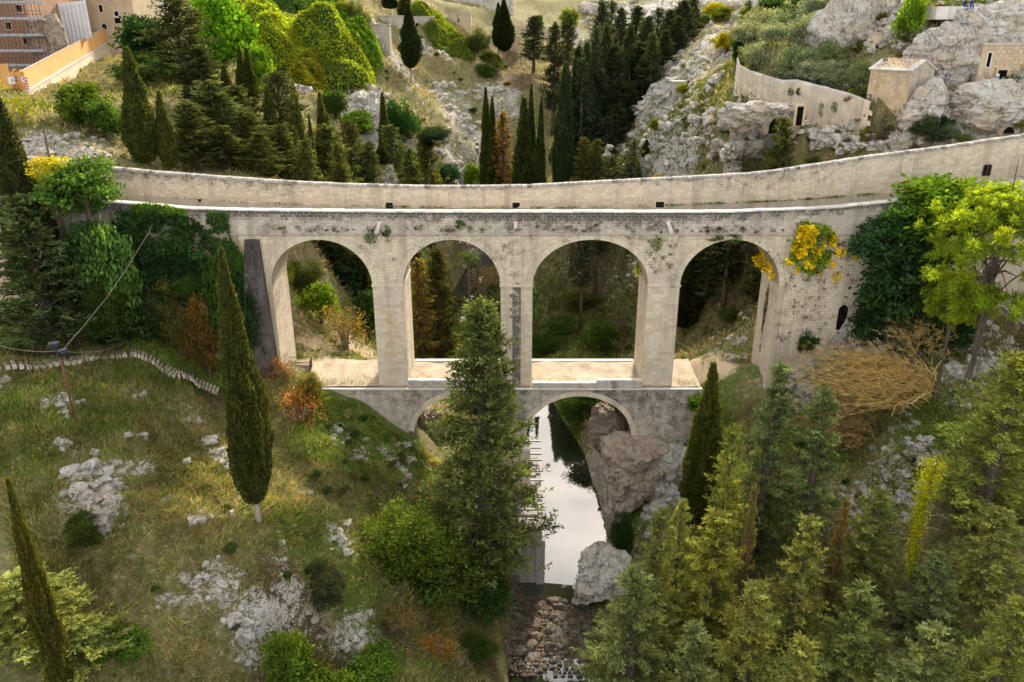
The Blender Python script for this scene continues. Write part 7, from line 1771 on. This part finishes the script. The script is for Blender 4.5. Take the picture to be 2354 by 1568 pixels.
def railing(name, label, pts, every, hgt=1.0, bars=True):
    rl = tag(empty(name, tuple(pts[0])), label, 'railing'); o_ = np.array(rl.location); P = [p - o_ for p in pts]
    for p in P[::every]: MB().tube([p + (0, 0, -.4), p + (0, 0, hgt)], .035, 5).build('post', M['iron'], rl)
    for z in (hgt, .18): MB().tube([p + (0, 0, z) for p in P], .022, 4).build('rail', M['iron'], rl)
    if bars:
        mb = MB()
        for a, b in zip(P[:-1], P[1:]):
            for f in (.0, .5): q = a + (b-a)*f; mb.box(q[0]-.006, q[0]+.006, q[1]-.006, q[1]+.006, q[2]+.18, q[2]+hgt)
        tag(mb.build('balusters', M['iron'], rl), kind='stuff')
    return rl
railing('stair_railing', 'thin black railing along the upper flight of steps', r1, 5); railing('stair_railing', 'thin black railing along the flight descending to the terrace', r2, 5)
M['rust'] = simple_mat('rusty_pole', (0.22, 0.10, 0.055), (0.12, 0.055, 0.03), 5, 0.8, 0.2)
M['black'] = simple_mat('black_housing', (0.035, 0.038, 0.045), (0.02, 0.02, 0.025), 5, 0.4, 0.5)
M['lens'] = simple_mat('lamp_glass', (0.18, 0.20, 0.24), (0.12, 0.13, 0.16), 5, 0.15, 0.7)
pb = hit(175, 978); zt = W(128, 797, pb[1])[2] - pb[2]
lp = tag(empty('floodlight_pole', tuple(pb)), 'rusty pole with two black floodlights on the near grassy hill', 'lamp')
MB().tube([(0, 0, -.3), (0, 0, zt)], [.085, .07], 8).build('pole', M['rust'], lp, True)
for i, (dx, dz, az) in enumerate(((-.22, .15, .5), (.28, -.45, .9))):
    mb = MB(); c = np.array([dx, -.1, zt + dz]); u = np.array([cos(az), sin(az), 0]); v = np.array([-sin(az), cos(az), 0.35]); v /= np.linalg.norm(v); w_ = np.cross(u, v)
    mb.obox(c, u*.36, v*.16, w_*.27); mb.obox(c - v*.22, u*.26, v*.10, w_*.19)
    h_ = mb.build('floodlight', M['black'], lp); MB().obox(c + v*.165, u*.31, v*.008, w_*.22).build('lens', M['lens'], h_)
    MB().tube([(0, 0, zt - .35 + dz*.5), c], .035, 5).build('bracket', M['iron'], lp)
a, b = np.array([pb[0] + .2, pb[1], pb[2] + zt - .3]), W(350, 517, 71.6); pts = []
for f in np.linspace(0, 1, 24): p = a*(1-f) + b*f; p[2] -= 1.5*4*f*(1-f)*.45; pts.append(p + rng.normal(size=3)*.02)
M['cable'] = simple_mat('pale_cable', (0.34, 0.28, 0.21), (0.24, 0.19, 0.14), 5, .8)
o = MB().tube([p - a for p in pts], .022, 5).build('cable', M['cable'], None, True); o.location = a; tag(o, 'pale cable slung from the floodlight pole up to the ivy wall', 'cable')
a, b, c = W(-10, 792, 61), np.array([pb[0], pb[1], pb[2]+zt-.35]), r1[-1] + np.array([0, 0, 1.0]); pts = [a*(1-f) + b*f - np.array([0, 0, 1.2*f*(1-f)]) for f in np.linspace(0, 1, 10)] + [b*(1-f) + c*f - np.array([0, 0, 1.6*f*(1-f)]) for f in np.linspace(.1, 1, 12)]
o = MB().tube([p - a for p in pts], .022, 4).build('cable', M['cable'], None, True); o.location = a; tag(o, 'thin rope strung past the floodlights to the stair bend', 'cable')
# black landing beside the first arch
t = W(697, 849, 75.2); ld = tag(empty('metal_landing', tuple(t), radians(4)), 'black metal landing with railing at the end of the terrace', 'landing')
MB().box(-.9, .8, -.6, .8, -.08, .06).build('platform', M['black'], ld)
for x0, y0, x1, y1 in ((-.9, -.6, .8, -.6), (.8, -.6, .8, .8), (-.9, .8, .8, .8), (-.9, .8, -2.4, 1.2)):
    n = 9; rp = MB(); rp.tube([(x0, y0, 1.05), (x1, y1, 1.05)], .03, 5); rp.tube([(x0, y0, .12), (x1, y1, .12)], .025, 5)
    for k in range(n+1): f = k/n; rp.box(x0+(x1-x0)*f-.012, x0+(x1-x0)*f+.012, y0+(y1-y0)*f-.012, y0+(y1-y0)*f+.012, .1, 1.05)
    rp.build('railing_panel', M['iron'], ld)
# fallen pale cut block on the near hill, dead branch, mossy leaning trunk
p = hit(430, 1065); tag(MB().obox((0, 0, .12), (.32, .1, .05), (-.1, .22, 0), (0, 0, .16)).build('cut_block', M['stone_white'], None, loc=tuple(p)), 'pale cut stone block lying in the grass left of the tall near cypress', 'block')
p = hit(535, 1190); tag(MB().obox((0, 0, .2), (.14, .03, .03), (-.03, .1, 0), (0, 0, .3)).build('cut_block', M['stone_white'], None, loc=tuple(p)), 'upright pale stone slab near the foot of the tall cypress', 'block')
tb = W(2100, 1335, 47.0); tt = W(2152, 1058, 47.5); g = float(ground_z(tb[0], 47.0)); base = np.array([tb[0] - .5, 47.0, g - .2])
ms = tag(empty('mossy_trunk', tuple(base)), 'dead leaning trunk wrapped in yellow-green moss', 'tree')
path = [np.zeros(3), (tb - base), (tb - base)*.4 + (tt - base)*.6 + np.array([-.15, 0, 0]), tt - base]
MB().tube(path, [.34, .30, .24, .12], 9).build('trunk', M['bark'], ms, True)
C = []; 
for k in range(5200):
    f = random.random()**.8; q = (tb - base)*(1-f) + (tt - base)*f + np.array([-.35*sin(pi*f), 0, 0]); C.append(q + rng.normal(size=3)*np.array([.26, .2, .1])*(1 + .6*(f > .75)) + np.array([-.15, -.12, 0]))
C = np.array(C); q = ob('moss', leaf_mesh('moss', C, rng.normal(size=(len(C), 3))*.7 + np.array([-.3, -.2, -.1]), .17, .08, .45 + .18*rng.normal(size=len(C)), M['leaf']), ms); q.color = (0.27, 0.29, 0.014, 1)
for k in range(7):
    f = .05 + .1*k; q = (tb - base)*(1-f) + (tt - base)*f; MB().tube([q, q + np.array([.6, -.2, .25])*random.uniform(.6, 1.3)*(1 if k % 3 else -1), q + np.array([1.0, -.4, .1])*random.uniform(.8, 1.4)*(1 if k % 3 else -1)], [.03, .02, .008], 4, False).build('bare_branch', M['bark_pale'], ms)
# palm-like plant above the stream in the second arch
t = W(1075, 595, 118); g = float(ground_z(t[0], 118)); pm = tag(empty('palm_tree', (t[0], 118, g)), 'spiky palm-like plant above the stream in the second arch', 'palm'); hz = t[2] - g
MB().tube([(0, 0, -.3), (.1, 0, hz*.5), (0, 0, hz)], [.3, .25, .2], 7).build('trunk', M['bark'], pm, True)
C = []; D = []
for k in range(34):
    az = k*2.4; el = random.uniform(-.5, 1.2); d = np.array([cos(az)*cos(el), sin(az)*cos(el), sin(el)])
    for j in range(26): f = j/26; C.append(np.array([0, 0, hz]) + d*2.4*f + np.array([0, 0, -1.2*f*f])); D.append(d*.5 + rng.normal(size=3)*.6 - np.array([0, 0, .4]))
q = ob('fronds', leaf_mesh('fronds', np.array(C), np.array(D), .55, .07, .45 + .12*rng.normal(size=len(C)), M['leaf']), pm); q.color = (0.09, 0.12, 0.05, 1)
# ---------------------------------------------------------------- two people sitting on the cliff top
M['jeans'] = simple_mat('blue_denim', (0.03, 0.085, 0.30), (0.02, 0.05, 0.18), 8, .9); M['dark_cloth'] = simple_mat('dark_jacket', (0.03, 0.03, 0.05), (0.018, 0.018, 0.03), 8, .9)
M['skin'] = simple_mat('skin', (0.55, 0.33, 0.23), (0.48, 0.28, 0.19), 8, .6); M['hair'] = simple_mat('dark_hair', (0.03, 0.02, 0.015), (0.02, 0.013, 0.01), 8, .6)
def seated(label, loc, rz, bend, top):
    e = tag(empty('person', loc, rz), label, 'person')
    J = dict(pel=(0, 0, .12), chest=(0, -.10, .42), neck=(0, -.14, .60), head=(0, -.16, .78), hl=(-.10, -.02, .10), hr=(.10, -.02, .10),
             kl=(-.14, -.42, .14+bend), kr=(.14, -.45, .10), al=(-.15, -.46, -.30+bend*1.2), ar=(.16, -.52, -.36), tl=(-.16, -.62, -.33+bend*1.2), tr=(.17, -.68, -.39),
             sl=(-.19, -.10, .52), sr=(.19, -.10, .52), el=(-.26, -.24, .28), er=(.26, -.22, .30), wl=(-.12, -.42, .22), wr=(.12, -.40, .20))
    E = [('pel','chest'),('chest','neck'),('neck','head'),('pel','hl'),('pel','hr'),('hl','kl'),('kl','al'),('al','tl'),('hr','kr'),('kr','ar'),('ar','tr'),('chest','sl'),('chest','sr'),('sl','el'),('el','wl'),('sr','er'),('er','wr')]
    R = dict(pel=.15, chest=.15, neck=.06, head=.10, hl=.10, hr=.10, kl=.075, kr=.075, al=.05, ar=.05, tl=.045, tr=.045, sl=.075, sr=.075, el=.05, er=.05, wl=.035, wr=.035)
    keys = list(J); me = bpy.data.meshes.new('body'); me.from_pydata([J[k] for k in keys], [(keys.index(a), keys.index(b)) for a, b in E], []); me.update()
    o = bpy.data.objects.new('body', me); link(o, e); md = o.modifiers.new('skin', 'SKIN'); o.modifiers.new('sub', 'SUBSURF').render_levels = 2
    for i, k in enumerate(keys): me.skin_vertices[0].data[i].radius = (R[k], R[k])
    me.skin_vertices[0].data[0].use_root = True
    m, n, l = nmat('clothing'); b = out_bsdf(n, l, .9); sx = n.new('ShaderNodeSeparateXYZ'); l.new(n.new('ShaderNodeTexCoord').outputs['Object'], sx.inputs[0])
    l.new(ramp(n, l, mathn(n, l, 'ADD', sx.outputs['Z'], .5), [(.60, (.025, .08, .32)), (.72, (.025, .08, .32)), (.74, top), (1.0, top)]), b.inputs['Base Color'])
    me.materials.append(m)
    for s_, k in ((-1, 'tl'), (1, 'tr')): MB().obox(np.array(J[k]) + (0, -.03, -.03), (.045, 0, 0), (0, .12, 0), (0, 0, .04)).build('shoe', M['white'], e)
    V, F = ICO[3]; hp = np.array(J['head']) + (0, 0, .02)
    v = V*np.array([.085, .10, .125]); v[:, 1] -= .02*np.exp(-((v[:, 0])**2 + (v[:, 2] + .01)**2)/.0008)*(v[:, 1] < 0)
    hd_ = ob('head', mesh_np('head', v + hp, F, M['skin'], True), e)
    hv = V*np.array([.095, .108, .125]) + hp + (0, .015, .022); kf = F[(V[F].mean(1)[:, 2] > .15) | (V[F].mean(1)[:, 1] > .25)]; ob('hair', mesh_np('hair', hv, kf, M['hair'], True), hd_)
    for s_ in (-1, 1):
        MB().obox(hp + (s_*.034, -.092, .012), (.014, 0, 0), (0, .006, 0), (0, 0, .007)).build('eye', M['hair'], hd_)
        w = np.array(J['wl' if s_ < 0 else 'wr']); hb = MB().obox(w + (-s_*.03, -.04, .0), (.035, 0, 0), (0, .045, 0), (0, 0, .014))
        for q in range(4): hb.tube([w + (-s_*.03 + (q-1.5)*.018, -.08, 0), w + (-s_*.03 + (q-1.5)*.018, -.12, -.005), w + (-s_*.03 + (q-1.5)*.018, -.14 - .008*(q in (1, 2)), -.03)], [.009, .008, .007], 5)
        hb.tube([w + (s_*.005, -.04, 0), w + (s_*.018, -.075, -.012)], [.010, .008], 5); hb.build('hand', M['skin'], e)
    MB().obox(hp + (0, -.095, -.05), (.022, 0, 0), (0, .005, 0), (0, 0, .005)).build('mouth', M['pole_red'], hd_)
    return e
lb = W(2222, 14, 106.0)
ledge = tag(MB().box(-3.8, 1.3, -.5, 2.2, -1.5, 0).build('sitting_ledge', M['stone_white'], None, loc=(lb[0], lb[1]+.2, lb[2]-.05)), 'squared pale stone ledge at the cliff top under two seated people', 'ledge')
seated('person in dark jacket and blue jeans sitting on the cliff ledge, leg drawn up', (lb[0] - .45, lb[1] - .05, lb[2] - .05), .3, .16, (.03, .03, .06))
seated('person in dark top and blue jeans sitting with both feet hanging down', (lb[0] + .45, lb[1] - .10, lb[2] - .05), -.25, .0, (.04, .05, .09))
